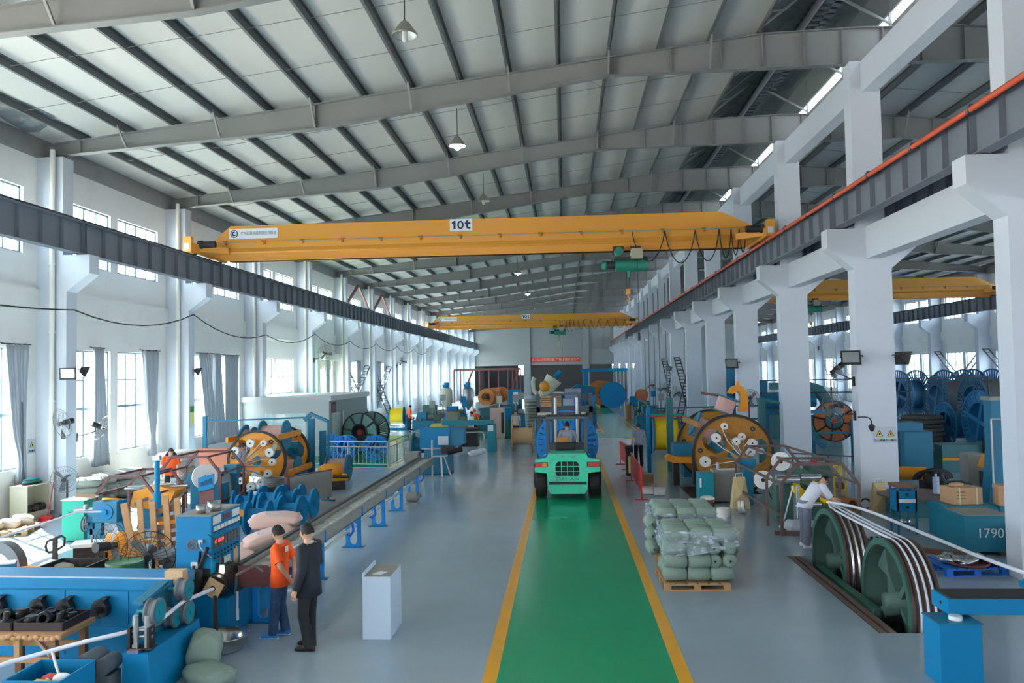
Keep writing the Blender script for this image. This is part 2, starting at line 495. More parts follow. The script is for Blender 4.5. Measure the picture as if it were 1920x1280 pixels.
for k in range(K0, K1 + 1):
    if r0 is None:
        r0 = o = rafter().build('rafter', 'steel_grey')
        for x in stiff:
            for xx in (x, 17 - x):
                w = .26 if x in (1.40, 1.60) else .22
                m = MB(); m.box(xx - .008, xx + .008, -w / 2, w / 2, raf_z(xx, False) - (.03 if w > .25 else 0), raf_z(xx, True)); m.build('stiffener', 'steel_grey', o)
        for i in range(1, 15, 2):
            x = PUR[i]
            for xx in ((x,) if x > 6 else (x, 17 - x)):
                m = MB(); m.bar((xx, -.62, roof_z(xx) + .08), (xx, -.10, raf_z(xx, False) + .04), .055, .055); m.build('fly_brace', 'steel_grey', o)
    else:
        o = copy_tree(r0)
    o.location = (0, FY(k), 0); struct(o)

# roof sheets: white insulation underside on purlins
def roof_sheet(xs):
    m = MB(); vs = []; th = .06
    for x in xs:
        for y in (Y0 - 1, Y1): vs += [(x, y, roof_z(x) + .22), (x, y, roof_z(x) + .22 + th)]
    for i in range(len(xs) - 1):
        a, b = i * 4, (i + 1) * 4
        m.add(vs, [(a, a + 2, b + 2, b), (a + 1, b + 1, b + 3, a + 3), (a, b, b + 1, a + 1), (a + 2, a + 3, b + 3, b + 2)])
    return m
xs = [-18.4, -15.3, -12, -7.1, -3, 1.49, 3.6, 5.75]  # unseen overhang past the left wall, added to keep sun off the upper windows
ceiling = struct(roof_sheet(xs).build('ceiling', 'roof_white'))
xs2 = [9.5] + [17 - x for x in xs][::-1]; xs2[-1] = 34.6
ceiling2 = struct(roof_sheet(xs2).build('ceiling_over_next_hall', 'roof_white'))
for par, xsn in ((ceiling, PUR), (ceiling2, [17 - x for x in PUR])):
    for i, x in enumerate(xsn):
        z = roof_z(x); s = 1 if par is ceiling else -1
        q = MB(); q.box(x - .004, x + .004, -BAY / 2, BAY / 2, 0, .21); q.box(min(x, x - s * .07), max(x, x - s * .07), -BAY / 2, BAY / 2, 0, .008); q.box(min(x, x + s * .07), max(x, x + s * .07), -BAY / 2, BAY / 2, .20, .208)
        me = None
        for k in range(-2 if par is ceiling else -1, 9 if par is ceiling else 5):
            if me is None:
                o = q.build('purlin', 'purlin_steel', par); me = o
            else:
                o = me.copy(); COL.objects.link(o); o.parent = par
            o.location = (0, FY(k) + BAY / 2, z + .004)
    m = MB()
    far = 9 if par is ceiling else 5
    for x in xsn:
        m.bar((x, FY(far), roof_z(x) + .1), (x, Y1, roof_z(x) + .1), .01, .2)
        m.bar((x - .035, FY(far), roof_z(x)), (x - .035, Y1, roof_z(x)), .07, .01)
    m.build('far_purlins', 'purlin_steel', par)['kind'] = 'stuff'
    m = MB()
    for k in range(-2, 12):
        for f in (1 / 3, 2 / 3):
            y = FY(k) + BAY * f
            for a, b in zip(xsn, xsn[1:]): m.cyl((a, y, roof_z(a) + .07), (b, y, roof_z(b) + .10), .009, n=4, caps=False)
        for a in range(0, 14, 2):
            x = xsn[a]; x2 = xsn[a + 1]
            if k % 3 == 0: m.cyl((x, FY(k), roof_z(x) + .06), (x2, FY(k) + BAY / 3, roof_z(x2) + .06), .008, n=4, caps=False)
    m.build('sag_rods', 'steel_grey', par)['kind'] = 'stuff'
# insulation torn open near the left eaves, rust stain next to it
m = MB(); rr = random.Random(3); pts = []
for i in range(18):
    t = 2 * PI * i / 18; k = 1 + .28 * math.sin(3 * t + 1) + rr.uniform(-.15, .15)
    pts.append((-14.75 + .62 * k * math.cos(t), 20.3 + 1.75 * k * math.sin(t)))
vs = [(x, y, roof_z(x) + .212 - .03 * ((i * 7) % 5) / 5) for i, (x, y) in enumerate(pts)]
m.add(vs, [tuple(range(17, -1, -1))]); m.build('torn_insulation_patch', 'torn_sheet', ceiling)['label'] = 'grey torn patch in the white roof lining'

# ridge monitor over the middle columns: dark profiled sheet, open strip to the sky on its right-hand side
mon = MB()
mon.box(5.72, 5.78, Y0, Y1, 13.46, 14.75)
mon.box(5.5, 9.9, Y0, Y1, 14.72, 14.8)
monitor = struct(mon.build('ridge_monitor', 'roof_dark'))
m = MB()
for i in range(int((Y1 - Y0) / .38)):
    y = Y0 + .2 + i * .38; m.box(7.6, 8.1, y, y + .12, 14.2, 14.72)
m.box(7.9, 8.1, Y0, Y1, 14.2, 14.7)
m.build('profiled_sheet', 'steel_grey_dark', monitor)['kind'] = 'stuff'
m = MB(); m.cyl((7.45, Y0, 14.2), (7.45, Y1, 14.2), .10, n=10); m.build('gutter_pipe', 'steel_grey', monitor)
m = MB(); m.box(9.28, 9.35, Y0, Y1, 13.72, 14.75); m.build('monitor_side', 'roof_dark', monitor)
t0 = None
for k in range(-1, 8):
    for f in (.0, .5):
        if t0 is None:
            m = MB()
            m.bar((5.8, 0, 13.5), (7.3, 0, 14.6), .06); m.bar((7.3, 0, 14.6), (9.3, 0, 13.4), .06); m.bar((5.8, 0, 14.6), (7.3, 0, 14.6), .05); m.bar((7.3, -1.6, 14.66), (5.9, 0, 13.9), .05); m.bar((7.3, 1.6, 14.66), (5.9, 0, 13.9), .05); m.bar((9.3, 0, 13.2), (9.3, 0, 14.6), .07)
            t0 = o = m.build('monitor_truss', 'roof_dark', monitor)
        else:
            o = t0.copy(); COL.objects.link(o); o.parent = monitor
        o.location = (0, FY(k) + BAY * f, 0)

# ---------------------------------------------------------------- crane runway beams
def runway(name, x, z0, z1, s, label):
    """one runway girder per hall side; s = the side (+1/-1) its stiffeners show on, which is the inner side of the hall"""
    h = z1 - z0
    m = MB(); m.box(x - .007, x + .007, Y0, Y1, z0, z1); m.box(x - .15, x + .15, Y0, Y1, z0, z0 + .022); m.box(x - .19, x + .19, Y0, Y1, z1 - .022, z1)
    b = struct(m.build(name, 'crane_girder_grey'), label)
    m = MB(); m.box(x - .05, x + .05, Y0, Y1, z1, z1 + .10); m.box(x - .07, x + .07, Y0, Y1, z1, z1 + .02)
    for i in range(int((Y1 - Y0) / .6)): m.box(x - .1, x + .1, Y0 + .3 + i * .6, Y0 + .38 + i * .6, z1, z1 + .035)
    m.build('crane_rail', 'rail_dark', b)
    s0 = None
    for k in range(-2, 10):
        for j in range(9):
            y = FY(k) - .06 if j == 0 else (FY(k) + .06 if j == 8 else FY(k) + .1 + (BAY - .2) * j / 8)
            if s0 is None:
                q = MB(); q.box(x - .13, x + .13, -.006, .006, z0 + .022, z1 - .022); s0 = o = q.build('stiffener', 'crane_girder_grey', b)
            else:
                o = s0.copy(); COL.objects.link(o); o.parent = b
            o.location = (0, y, 0)
    return b
ZB0, ZB1 = 7.64, 8.5
rl = runway('crane_runway_beam', -14.2, ZB0 - .1, ZB1 - .02, 1, 'dark grey crane runway girder on corbels of the window wall')
rr_ = runway('crane_runway_beam', 7.62, ZB0, ZB1, -1, 'dark grey crane runway girder beside the orange conductor bar')
rn = runway('crane_runway_beam', 29.95, ZB0 - .05, ZB1 + .02, -1, 'dark runway girder on the far wall of the next hall')
rm = runway('crane_runway_beam', 9.40, ZB0, ZB1, 1, 'dark runway girder behind the middle columns')
m = MB(); m.cyl((7.36, Y0, 8.40), (7.36, Y1 - 1, 8.40), .055, n=10)
cb = m.build('conductor_bar', 'conductor_orange', rr_); cb['label'] = 'orange conductor bar along the runway girder'
m = MB()
for i in range(40):
    y = FY(-2) + i * 2.4; m.box(7.32, 7.62, y, y + .05, 8.45, 8.50); m.box(7.30, 7.42, y, y + .09, 8.34, 8.46)
m.build('conductor_brackets', 'steel_grey_dark', rr_)['kind'] = 'stuff'

# ---------------------------------------------------------------- end wall with three openings, dark hall behind
m = MB(); YE = Y1 - .2
DO = ((-14.9, -6.6), (-5.4, 3.0), (4.0, 7.9))
zt = 4.85
xsw = [XL] + [v for d in DO for v in d] + [XR]
for j in range(0, len(xsw), 2): m.box(xsw[j], xsw[j + 1], YE, YE + .3, 0, zt)
m.box(XL, XR, YE, YE + .3, zt, 10.6)
m.prism([(XL, 10.6), (XL, 10.8), (8.5, 13.5), (XR, 10.8), (XR, 10.6)], (0, YE + .3, 0), (1, 0, 0), (0, 0, 1), .3)
mat('end_panel', (150, 154, 154), .8)
we = struct(m.build('wall_end', 'end_panel'))
for x in (-6.0, 3.5): 
    m = MB(); m.box(x - .55, x + .55, YE - .35, YE, 0, 11.5); m.build('end_pilaster', 'end_panel', we)
for z in (5.6, 7.4):
    m = MB(); m.box(XL, 8, YE - .04, YE, z, z + .07); m.build('end_ledge', 'bare_concrete', we)
m = MB(); m.box(XL, -8.9, YE + 26, YE + 26.2, 0, 9); m.box(-6.9, XR, YE + 26, YE + 26.2, 0, 9); m.box(-8.9, -6.9, YE + 26, YE + 26.2, 0, 3.2); m.box(-8.9, -6.9, YE + 26, YE + 26.2, 5.2, 9); m.box(XL - .2, XL, YE, YE + 26, 0, 9); m.box(XR, XR + .2, YE, YE + 26, 0, 9); m.box(XL, XR, YE + .3, YE + 20, 8.9, 9); m.box(XL, XR, YE + 20.35, YE + 26, 8.9, 9)  # narrow slot in the unseen ceiling, added to light the far room
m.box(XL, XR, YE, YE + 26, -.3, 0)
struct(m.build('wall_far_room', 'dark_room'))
m = MB(); m.box(-5.4, 2.6, YE - .09, YE - .05, 5.3, 6.1); bn = m.build('wall_banner', 'red_banner')
tag(bn, 'long red slogan banner on the white end wall', 'banner')
text('全力以赴保质保量 严格管理安全生产', .50, 'banner_text', bn, (-1.4, YE - .1, 5.7), (PI / 2, 0, 0), sx=.95)

# ---------------------------------------------------------------- wall behind the camera, with unseen openings sized for the light they let in
m = MB(); yb = Y0 - .3
XO = ((-13.0, -10.5), (-5.0, -2.5), (2.5, 5.0), (12, 14.5), (19.5, 22), (26.5, 29))
zo = (2.4, 5.0)
ys = [XL] + [v for d in XO for v in d] + [XR]
for j in range(0, len(ys), 2): m.box(ys[j], ys[j + 1], yb, Y0, 0, 10.6)
m.box(XL, XR, yb, Y0, 0, zo[0]); m.box(XL, XR, yb, Y0, zo[1], 10.6)
m.prism([(XL, 10.6), (XL, 10.9), (8.5, 14.6), (XR, 10.9), (XR, 10.6)], (0, Y0, 0), (1, 0, 0), (0, 0, 1), .3)
struct(m.build('wall_back', 'white_plaster'))
# ---------------------------------------------------------------- people
mat('skin', (206, 158, 128), .55)
mat('hair_black', (14, 13, 14), .6)
mat('eye_dark', (30, 24, 22), .3)
mat('lip', (170, 105, 95), .5)
def loft(m, secs, n=18, sq=.8, cap=True):
    """secs: (centre, half width vector, half depth vector)"""
    vs = []
    for c, a, b in secs:
        c, a, b = Vector(c), Vector(a), Vector(b)
        for i in range(n):
            t = 2 * PI * i / n; ct, st = math.cos(t), math.sin(t)
            vs.append(c + a * math.copysign(abs(ct) ** sq, ct) + b * math.copysign(abs(st) ** sq, st))
    fs = [(j * n + i, j * n + (i + 1) % n, (j + 1) * n + (i + 1) % n, (j + 1) * n + i) for j in range(len(secs) - 1) for i in range(n)]
    if cap: fs += [tuple(range(n - 1, -1, -1)), tuple(range((len(secs) - 1) * n, len(secs) * n))]
    m.add(vs, fs, True)
def person(label, loc, rz, H=1.70, shirt='white_shirt', trousers='trousers_grey', shoes='shoe_black', sleeve='short', pitch=0.0, hem=.86, head_pitch=0.0, head_yaw=0.0,
           arms=None, legs=None, fat=1.0, hair='short', jacket=False, cap=None, group=None, z0=0.0, sit=False):
    s = H / 1.72
    root = thing('person', label, 'person', (loc[0], loc[1], z0), rz, group)
    hipz = .90
    def up(x, y, z):                      # upper-body point, pitched forward about the hips (facing +Y)
        dz, c, si = z - hipz, math.cos(pitch), math.sin(pitch)
        return Vector((x, y * c + dz * si, hipz + dz * c - y * si)) * s
    V = lambda p: Vector(p) * s
    arms = arms or {}; legs = legs or {}
    sh = {d: up(.185 * d * fat, -.01, 1.41) for d in (-1, 1)}
    el, wr, hd = {}, {}, {}
    for d in (-1, 1):
        a = arms.get(d)
        if a: el[d], wr[d] = (Vector(a[0]) * s, Vector(a[1]) * s)
        else: el[d], wr[d] = up(.245 * d * fat, -.03, 1.13), up(.25 * d * fat, .05, .88)
    hip = {d: V((.095 * d, 0, .90)) for d in (-1, 1)}
    kn = {d: V((.105 * d, .02, .48)) for d in (-1, 1)}; an = {d: V((.11 * d, -.02, .085)) for d in (-1, 1)}; toe = {d: V((.13 * d, .17, .035)) for d in (-1, 1)}
    for d in legs: kn[d], an[d], toe[d] = [V(p) for p in legs[d]]
    pel, wai, che, nek = V((0, 0, .94)), up(0, .0, 1.06), up(0, .0, 1.28), up(0, -.005, 1.47)
    if pitch > .3: wai = up(0, -.02, 1.06)
    up_dir = (nek - che).normalized()
    hc = nek + (Matrix.Rotation(head_pitch, 3, 'X').inverted() @ up_dir if False else Vector((0, math.sin(pitch + head_pitch), math.cos(pitch + head_pitch)))) * .135 * s
    # one continuous body, grown from its skeleton
    pts, rad, edg = [], [], []
    def P(p, r): pts.append(tuple(p)); rad.append(r * s); return len(pts) - 1
    def E(a, b): edg.append((a, b)); return b
    i_pel = P(pel, .115 * fat); i_wai = E(i_pel, P(wai, .105 * fat)); i_che = E(i_wai, P(che, .125 * fat)); i_nek0 = E(i_che, P(up(0, -.01, 1.40), .075)); i_nek = E(i_nek0, P(nek, .052)); E(i_nek, P(hc, .06))
    for d in (-1, 1):
        h = E(i_pel, P(hip[d], .092 * fat)); k = E(h, P(kn[d], .058)); a = E(k, P(an[d] , .036)); E(a, P(an[d].lerp(toe[d], .7) - Vector((0, 0, .03 * s)), .018))
        t = E(i_nek0, P(sh[d], .058 * fat)); e = E(t, P(el[d], .042)); w = E(e, P(wr[d], .029))
        fore = (wr[d] - el[d]).normalized()
        side = Vector((d, 0, 0)); side = (side - fore * side.dot(fore)).normalized(); nrm = fore.cross(side).normalized()
        palm = E(w, P(wr[d] + fore * .055 * s, .030))
        fl = Vector((0, .6, -.8))
        inward = (-side * .5 + fore).normalized()
        for q, (off, ln) in enumerate(((-.026, .065), (-.009, .078), (.009, .080), (.026, .068))):
            b0 = wr[d] + fore * .085 * s + nrm * off * s
            f1 = E(palm, P(b0, .0115)); f2 = E(f1, P(b0 + fore * ln * .5 * s - side * .006 * s, .0095)); E(f2, P(b0 + (fore * ln * .92 - side * .03) * s, .008))
        th = E(palm, P(wr[d] + (fore * .05 + nrm * .036) * s, .012)); E(th, P(wr[d] + (fore * .088 + nrm * .055 - side * .015) * s, .0095))
    me = bpy.data.meshes.new('body_cage'); me.from_pydata(pts, edg, [])
    tmp = bpy.data.objects.new('body_cage', me); COL.objects.link(tmp)
    mod = tmp.modifiers.new('skin', 'SKIN'); mod.use_smooth_shade = True
    for i, sv in enumerate(me.skin_vertices[0].data):
        sv.radius = (rad[i], rad[i]); sv.use_root = (i == 0)
    ss = tmp.modifiers.new('ss', 'SUBSURF'); ss.levels = 1; ss.render_levels = 1
    dg = bpy.context.evaluated_depsgraph_get(); dg.update()
    bm_ = bpy.data.meshes.new_from_object(tmp.evaluated_get(dg))
    m = MB(); m.add([v.co for v in bm_.vertices], [tuple(p.vertices) for p in bm_.polygons], True)
    bpy.data.objects.remove(tmp); bpy.data.meshes.remove(bm_)
    # head with face, on the same mesh
    HR = Euler((-(pitch + head_pitch), 0, head_yaw)).to_matrix().to_4x4()
    HM = Matrix.Translation(hc) @ HR @ Matrix.Scale(s, 4)
    m.M = HM
    n_, mm = 20, 16; vs = []
    for j in range(mm + 1):
        ph = PI * j / mm
        for i in range(n_):
            t = 2 * PI * i / n_
            x, y, z = math.sin(ph) * math.cos(t), math.sin(ph) * math.sin(t), math.cos(ph)
            jaw = 1 - .26 * max(0, -z) ** 1.4
            yy = y * .097 * (1 - .10 * max(0, -z)) + (.012 * max(0, y) * max(0, -z)) - (.03 * max(0, -y) * max(0, -z) * -1)
            if y > 0: yy *= .96
            vs.append((x * .076 * jaw, yy, z * .118))
    m.add(vs, [(j * n_ + i, (j + 1) * n_ + i, (j + 1) * n_ + (i + 1) % n_, j * n_ + (i + 1) % n_) for j in range(mm) for i in range(n_)], True)
    m.add([(-.007, .088, .022), (.007, .088, .022), (-.017, .088, -.026), (.017, .088, -.026), (0, .117, -.02), (0, .098, .02)], [(0, 2, 4, 5), (1, 5, 4, 3), (2, 3, 4), (0, 5, 1)], True)
    for d in (-1, 1): m.ball((.077 * d, -.005, -.005), (.012, .022, .034), 8, 6)
    m.mat = 1
    for d in (-1, 1): m.ball((.031 * d, .086, .018), (.013, .008, .007), 8, 5)
    m.mat = 2; m.ball((0, .090, -.058), (.022, .008, .006), 8, 5)
    m.mat = 0; m.M = Matrix()
    m.build('body', ['skin', 'eye_dark', 'lip'], root)
    # hair
    q = MB(); q.M = HM
    n2, m2 = 20, 11; vs = []
    for j in range(m2 + 1):
        ph = PI * .57 * j / m2
        for i in range(n2):
            t = 2 * PI * i / n2; x, y, z = math.sin(ph) * math.cos(t), math.sin(ph) * math.sin(t), math.cos(ph)
            k = 1.0 + .07 * noise.noise(Vector((x * 5, y * 5, z * 5)))
            fr = .93 if (y > .35 and z < .42) else 1
            zz = max(z, .36) if y > .35 else z
            vs.append((x * .087 * k * fr, (y * .109 - .006) * k * fr, zz * .134 * k + .004))
    q.add(vs, [(j * n2 + i, (j + 1) * n2 + i, (j + 1) * n2 + (i + 1) % n2, j * n2 + (i + 1) % n2) for j in range(m2) for i in range(n2)], True)
    if hair == 'long': q.ball((0, -.06, -.05), (.085, .06, .12), 14, 10)
    q.build('hair', 'hair_black', root)
    if cap:
        q = MB(); q.M = HM
        q.lathe([(.108, .03), (.107, .06), (.09, .115), (.05, .14), (.001, .148)], (0, -.004, .012), (0, 0, 1), 20); q.cbox((0, .10, .045), (.12, .08, .012)); q.build('helmet', cap, root)
    # shirt or jacket
    q = MB(); fx = fat
    J = .022 if jacket else .006
    secs = []
    table = [(hem, .186, .142), (.98, .164, .124), (1.10, .155, .115), (1.24, .175, .125), (1.34, .185, .118), (1.41, .165, .090), (1.455, .085, .065)]
    if sit: table = table[1:]
    for z, a, b in table:
        c = up(0, 0, z)
        if z < hipz and not sit: c = V((0, -.02 if pitch > .3 else 0, z))
        ax = Vector((1, 0, 0)) * (a + J) * fx * s; by = (up(0, 1, z) - up(0, 0, z)) * (b + J) * (fx if z < 1.3 else 1)
        if z < hipz and pitch > .3: by = (Vector((0, 1, 0)) * .8 + (up(0, 1, z) - up(0, 0, z)).normalized() * .2).normalized() * (b + J) * s
        secs.append((c, ax, by))
    loft(q, secs, 20, .85)
    for d in (-1, 1):
        e = el[d]; w = wr[d]
        if sleeve == 'long':
            hand = w + (w - e).normalized() * -.005
            q.tube([sh[d] - Vector((d * .05, 0, -.02)) * s, sh[d], sh[d].lerp(e, .5), e, e.lerp(w, .5), hand], [v * s for v in (.062, .075 + J, .066 + J * .6, .058 + J * .6, .052 + J * .4, .044 + J * .3)], 12)
        else:
            mid = sh[d].lerp(e, .78)
            q.tube([sh[d] - Vector((d * .05, 0, -.02)) * s, sh[d], sh[d].lerp(e, .4), mid], [v * s for v in (.06, .074, .072, .074)], 12)
    q.build('jacket' if jacket else 'shirt', shirt, root)
    if jacket:
        q = MB(); c = up(0, .02, 1.45)
        q.tube([up(-.05, -.05, 1.475), up(-.055, .02, 1.455), up(-.03, .09, 1.41), up(0, .118, 1.34)], .013 * s, 6); q.tube([up(.05, -.05, 1.475), up(.055, .02, 1.455), up(.03, .09, 1.41), up(0, .118, 1.34)], .013 * s, 6)
        q.tube([up(-.05, -.05, 1.475), up(0, -.07, 1.485), up(.05, -.05, 1.475)], .014 * s, 6)
        q.build('shirt_collar', 'white_shirt', root)
    # trousers
    q = MB()
    loft(q, [(V((0, 0, .84)), V((.155 * fx, 0, 0)), V((0, .115, 0))), (V((0, 0, .93)), V((.160 * fx, 0, 0)), V((0, .118, 0))), (V((0, 0, 1.0)) if not sit else up(0, 0, 1.0), V((.152 * fx, 0, 0)), V((0, .112, 0)))], 18, .85)
    for d in (-1, 1):
        low = an[d] - (kn[d] - an[d]).normalized() * .02 * s
        q.tube([hip[d] + V((-.02 * d, 0, .02)), hip[d].lerp(kn[d], .35), kn[d], kn[d].lerp(an[d], .55), low], [v * s for v in (.086 * fx, .092 * fx, .076, .072, .074)], 14)
    q.build('trousers', trousers, root)
    # shoes
    for d in (-1, 1):
        q = MB(); a, t = an[d], toe[d]; f = (t - a); f.z = 0; f = f.normalized(); sd = Vector((f.y, -f.x, 0)); z = a.z - .085 * s
        def S(k, w, h): return (a + f * k * s + Vector((0, 0, (z - a.z) + h * s / 2)), sd * w * s, Vector((0, 0, h * s / 2)))
        loft(q, [S(-.075, .030, .08), S(-.05, .042, .115), S(0, .046, .125), S(.06, .048, .10), (S(.12, .052, .075)), S(.17, .045, .058), S(.20, .024, .042)], 14, .8)
        o = q.build('shoe', shoes, root)
        if shoes in ('shoe_blue', 'shoe_white'):
            u = MB(); loft(u, [(a + f * k * s + Vector((0, 0, (z - a.z) + .011 * s)), sd * w * s, Vector((0, 0, .011 * s))) for k, w in ((-.08, .03), (-.04, .044), (.06, .048), (.13, .052), (.18, .044), (.21, .02))], 14, .8); u.build('sole', 'white_shirt', o)
    return root
mat('white_shirt', (214, 216, 226), .8)
mat('shirt_grey', (140, 146, 160), .85)
mat('shirt_beige', (196, 182, 170), .85)
mat('shirt_pale_blue', (164, 178, 206), .85)
mat('tee_orange', (255, 92, 22), .75)
mat('suit_navy', (28, 32, 44), .75)
mat('suit_trousers', (24, 26, 32), .8)
mat('jeans_blue', (38, 66, 100), .85, noise_amt=.6, noise_scale=6, noise_rgb=(76, 110, 150))
mat('trousers_grey', (126, 130, 150), .85)
mat('trousers_dark', (36, 36, 42), .85)
mat('shoe_black', (26, 24, 26), .35)
mat('shoe_blue', (20, 128, 200), .5)
mat('shoe_white', (220, 220, 224), .6)
mat('helmet_orange', (240, 84, 48), .4)
mat('backpack', (40, 48, 60), .8)

# standing by the trough, hands clasped behind the back, facing left
q = person('man in an orange T-shirt and jeans watching the cable line, hands behind back', (-4.27, 11.68), math.radians(84), 1.62, 'tee_orange', 'jeans_blue', 'shoe_blue', hem=.80, head_pitch=.25,
           arms={1: ((.25, -.13, 1.14), (.08, -.20, .93)), -1: ((-.25, -.13, 1.14), (-.06, -.21, .90))}, fat=.95,
           legs={1: ((.10, .03, .48), (.10, -.04, .085), (.11, .15, .035)), -1: ((-.11, .03, .48), (-.12, .06, .085), (-.13, .25, .035))})
m = MB(); m.mat = 0
for i in range(3): m.cbox((.172, -.01 + .0 * i, 1.03 - i * .05), (.006, .16 - .03 * i, .014))
m.build('shirt_print', 'sign_white', q)
m = MB(); m.cbox((-.05, -.135, 1.30), (.10, .006, .08)); m.build('back_print', 'sign_white', q)
person('man in a dark suit with white collar standing behind the orange T-shirt', (-3.68, 11.2), math.radians(82), 1.74, 'suit_navy', 'suit_trousers', 'shoe_black', sleeve='long', jacket=True, hem=.74, head_pitch=.22, fat=1.04,
       arms={-1: ((-.255, -.03, 1.14), (-.27, .06, .86)), 1: ((.255, -.02, 1.14), (.20, .14, .96))},
       legs={1: ((.10, .02, .48), (.10, .02, .085), (.11, .21, .035)), -1: ((-.11, .03, .48), (-.12, -.06, .085), (-.14, .13, .035))})
p = person('worker in an orange T-shirt with a dark backpack behind the taping frame', (-12.3, 24.2), math.radians(-150), 1.66, 'tee_orange', 'trousers_dark', 'shoe_black', head_pitch=.35, head_yaw=.2)
m = MB(); m.sack((-.02, -.26, 1.28), (.36, .24, .48), seed=4); m.tube([(-.12, -.2, 1.5), (-.10, -.26, 1.56), (.0, -.27, 1.57)], .018); m.build('backpack', 'backpack', p)
person('man in a pale blue shirt by the leaning orange panel', (-10.6, 25.6), math.radians(-90), 1.66, 'shirt_pale_blue', 'trousers_dark', 'shoe_black', head_pitch=.3)
person('worker in grey trousers and white T-shirt bending over the cable guide', (5.08, 17.55), math.radians(-74), 1.72, 'white_shirt', 'trousers_grey', 'shoe_white', pitch=.72, hem=.84, head_pitch=.55, fat=.98,
       arms={1: ((.20, .52, 1.00), (.13, .72, .92)), -1: ((-.20, .54, 1.02), (-.10, .78, .96))},
       legs={1: ((.11, -.02, .48), (.12, -.05, .085), (.15, .14, .035)), -1: ((-.11, .03, .48), (-.13, .02, .085), (-.17, .21, .035))})
person('worker in a grey shirt standing by the yellow cable drum behind red barriers', (2.9, 32.2), math.radians(5), 1.70, 'shirt_grey', 'trousers_dark', 'shoe_black', arms={1: ((.26, .02, 1.12), (.24, .16, .92))})
person('worker in a white shirt standing inside the blue portal frame', (-5.15, 43.6), math.radians(120), 1.70, 'white_shirt', 'trousers_grey', 'shoe_black', arms={1: ((.25, .05, 1.12), (.20, .28, 1.02)), -1: ((-.25, .05, 1.12), (-.14, .30, 1.02))})
person('worker in an orange helmet and T-shirt behind the portal frame', (-5.3, 46.8), math.radians(150), 1.68, 'tee_orange', 'trousers_dark', 'shoe_black', cap='helmet_orange', head_pitch=.4)
person('man in a beige shirt walking beside the wooden reel', (-2.75, 44.5), math.radians(180), 1.66, 'shirt_beige', 'trousers_dark', 'shoe_black')
person('worker in an orange shirt welding at the window wall', (-10.6, 54.0), math.radians(-60), 1.68, 'tee_orange', 'trousers_dark', 'shoe_black', head_pitch=.3)
person('worker in an orange shirt beside the far blue gantry', (4.0, 92.0), math.radians(20), 1.72, 'tee_orange', 'trousers_dark', 'shoe_black')
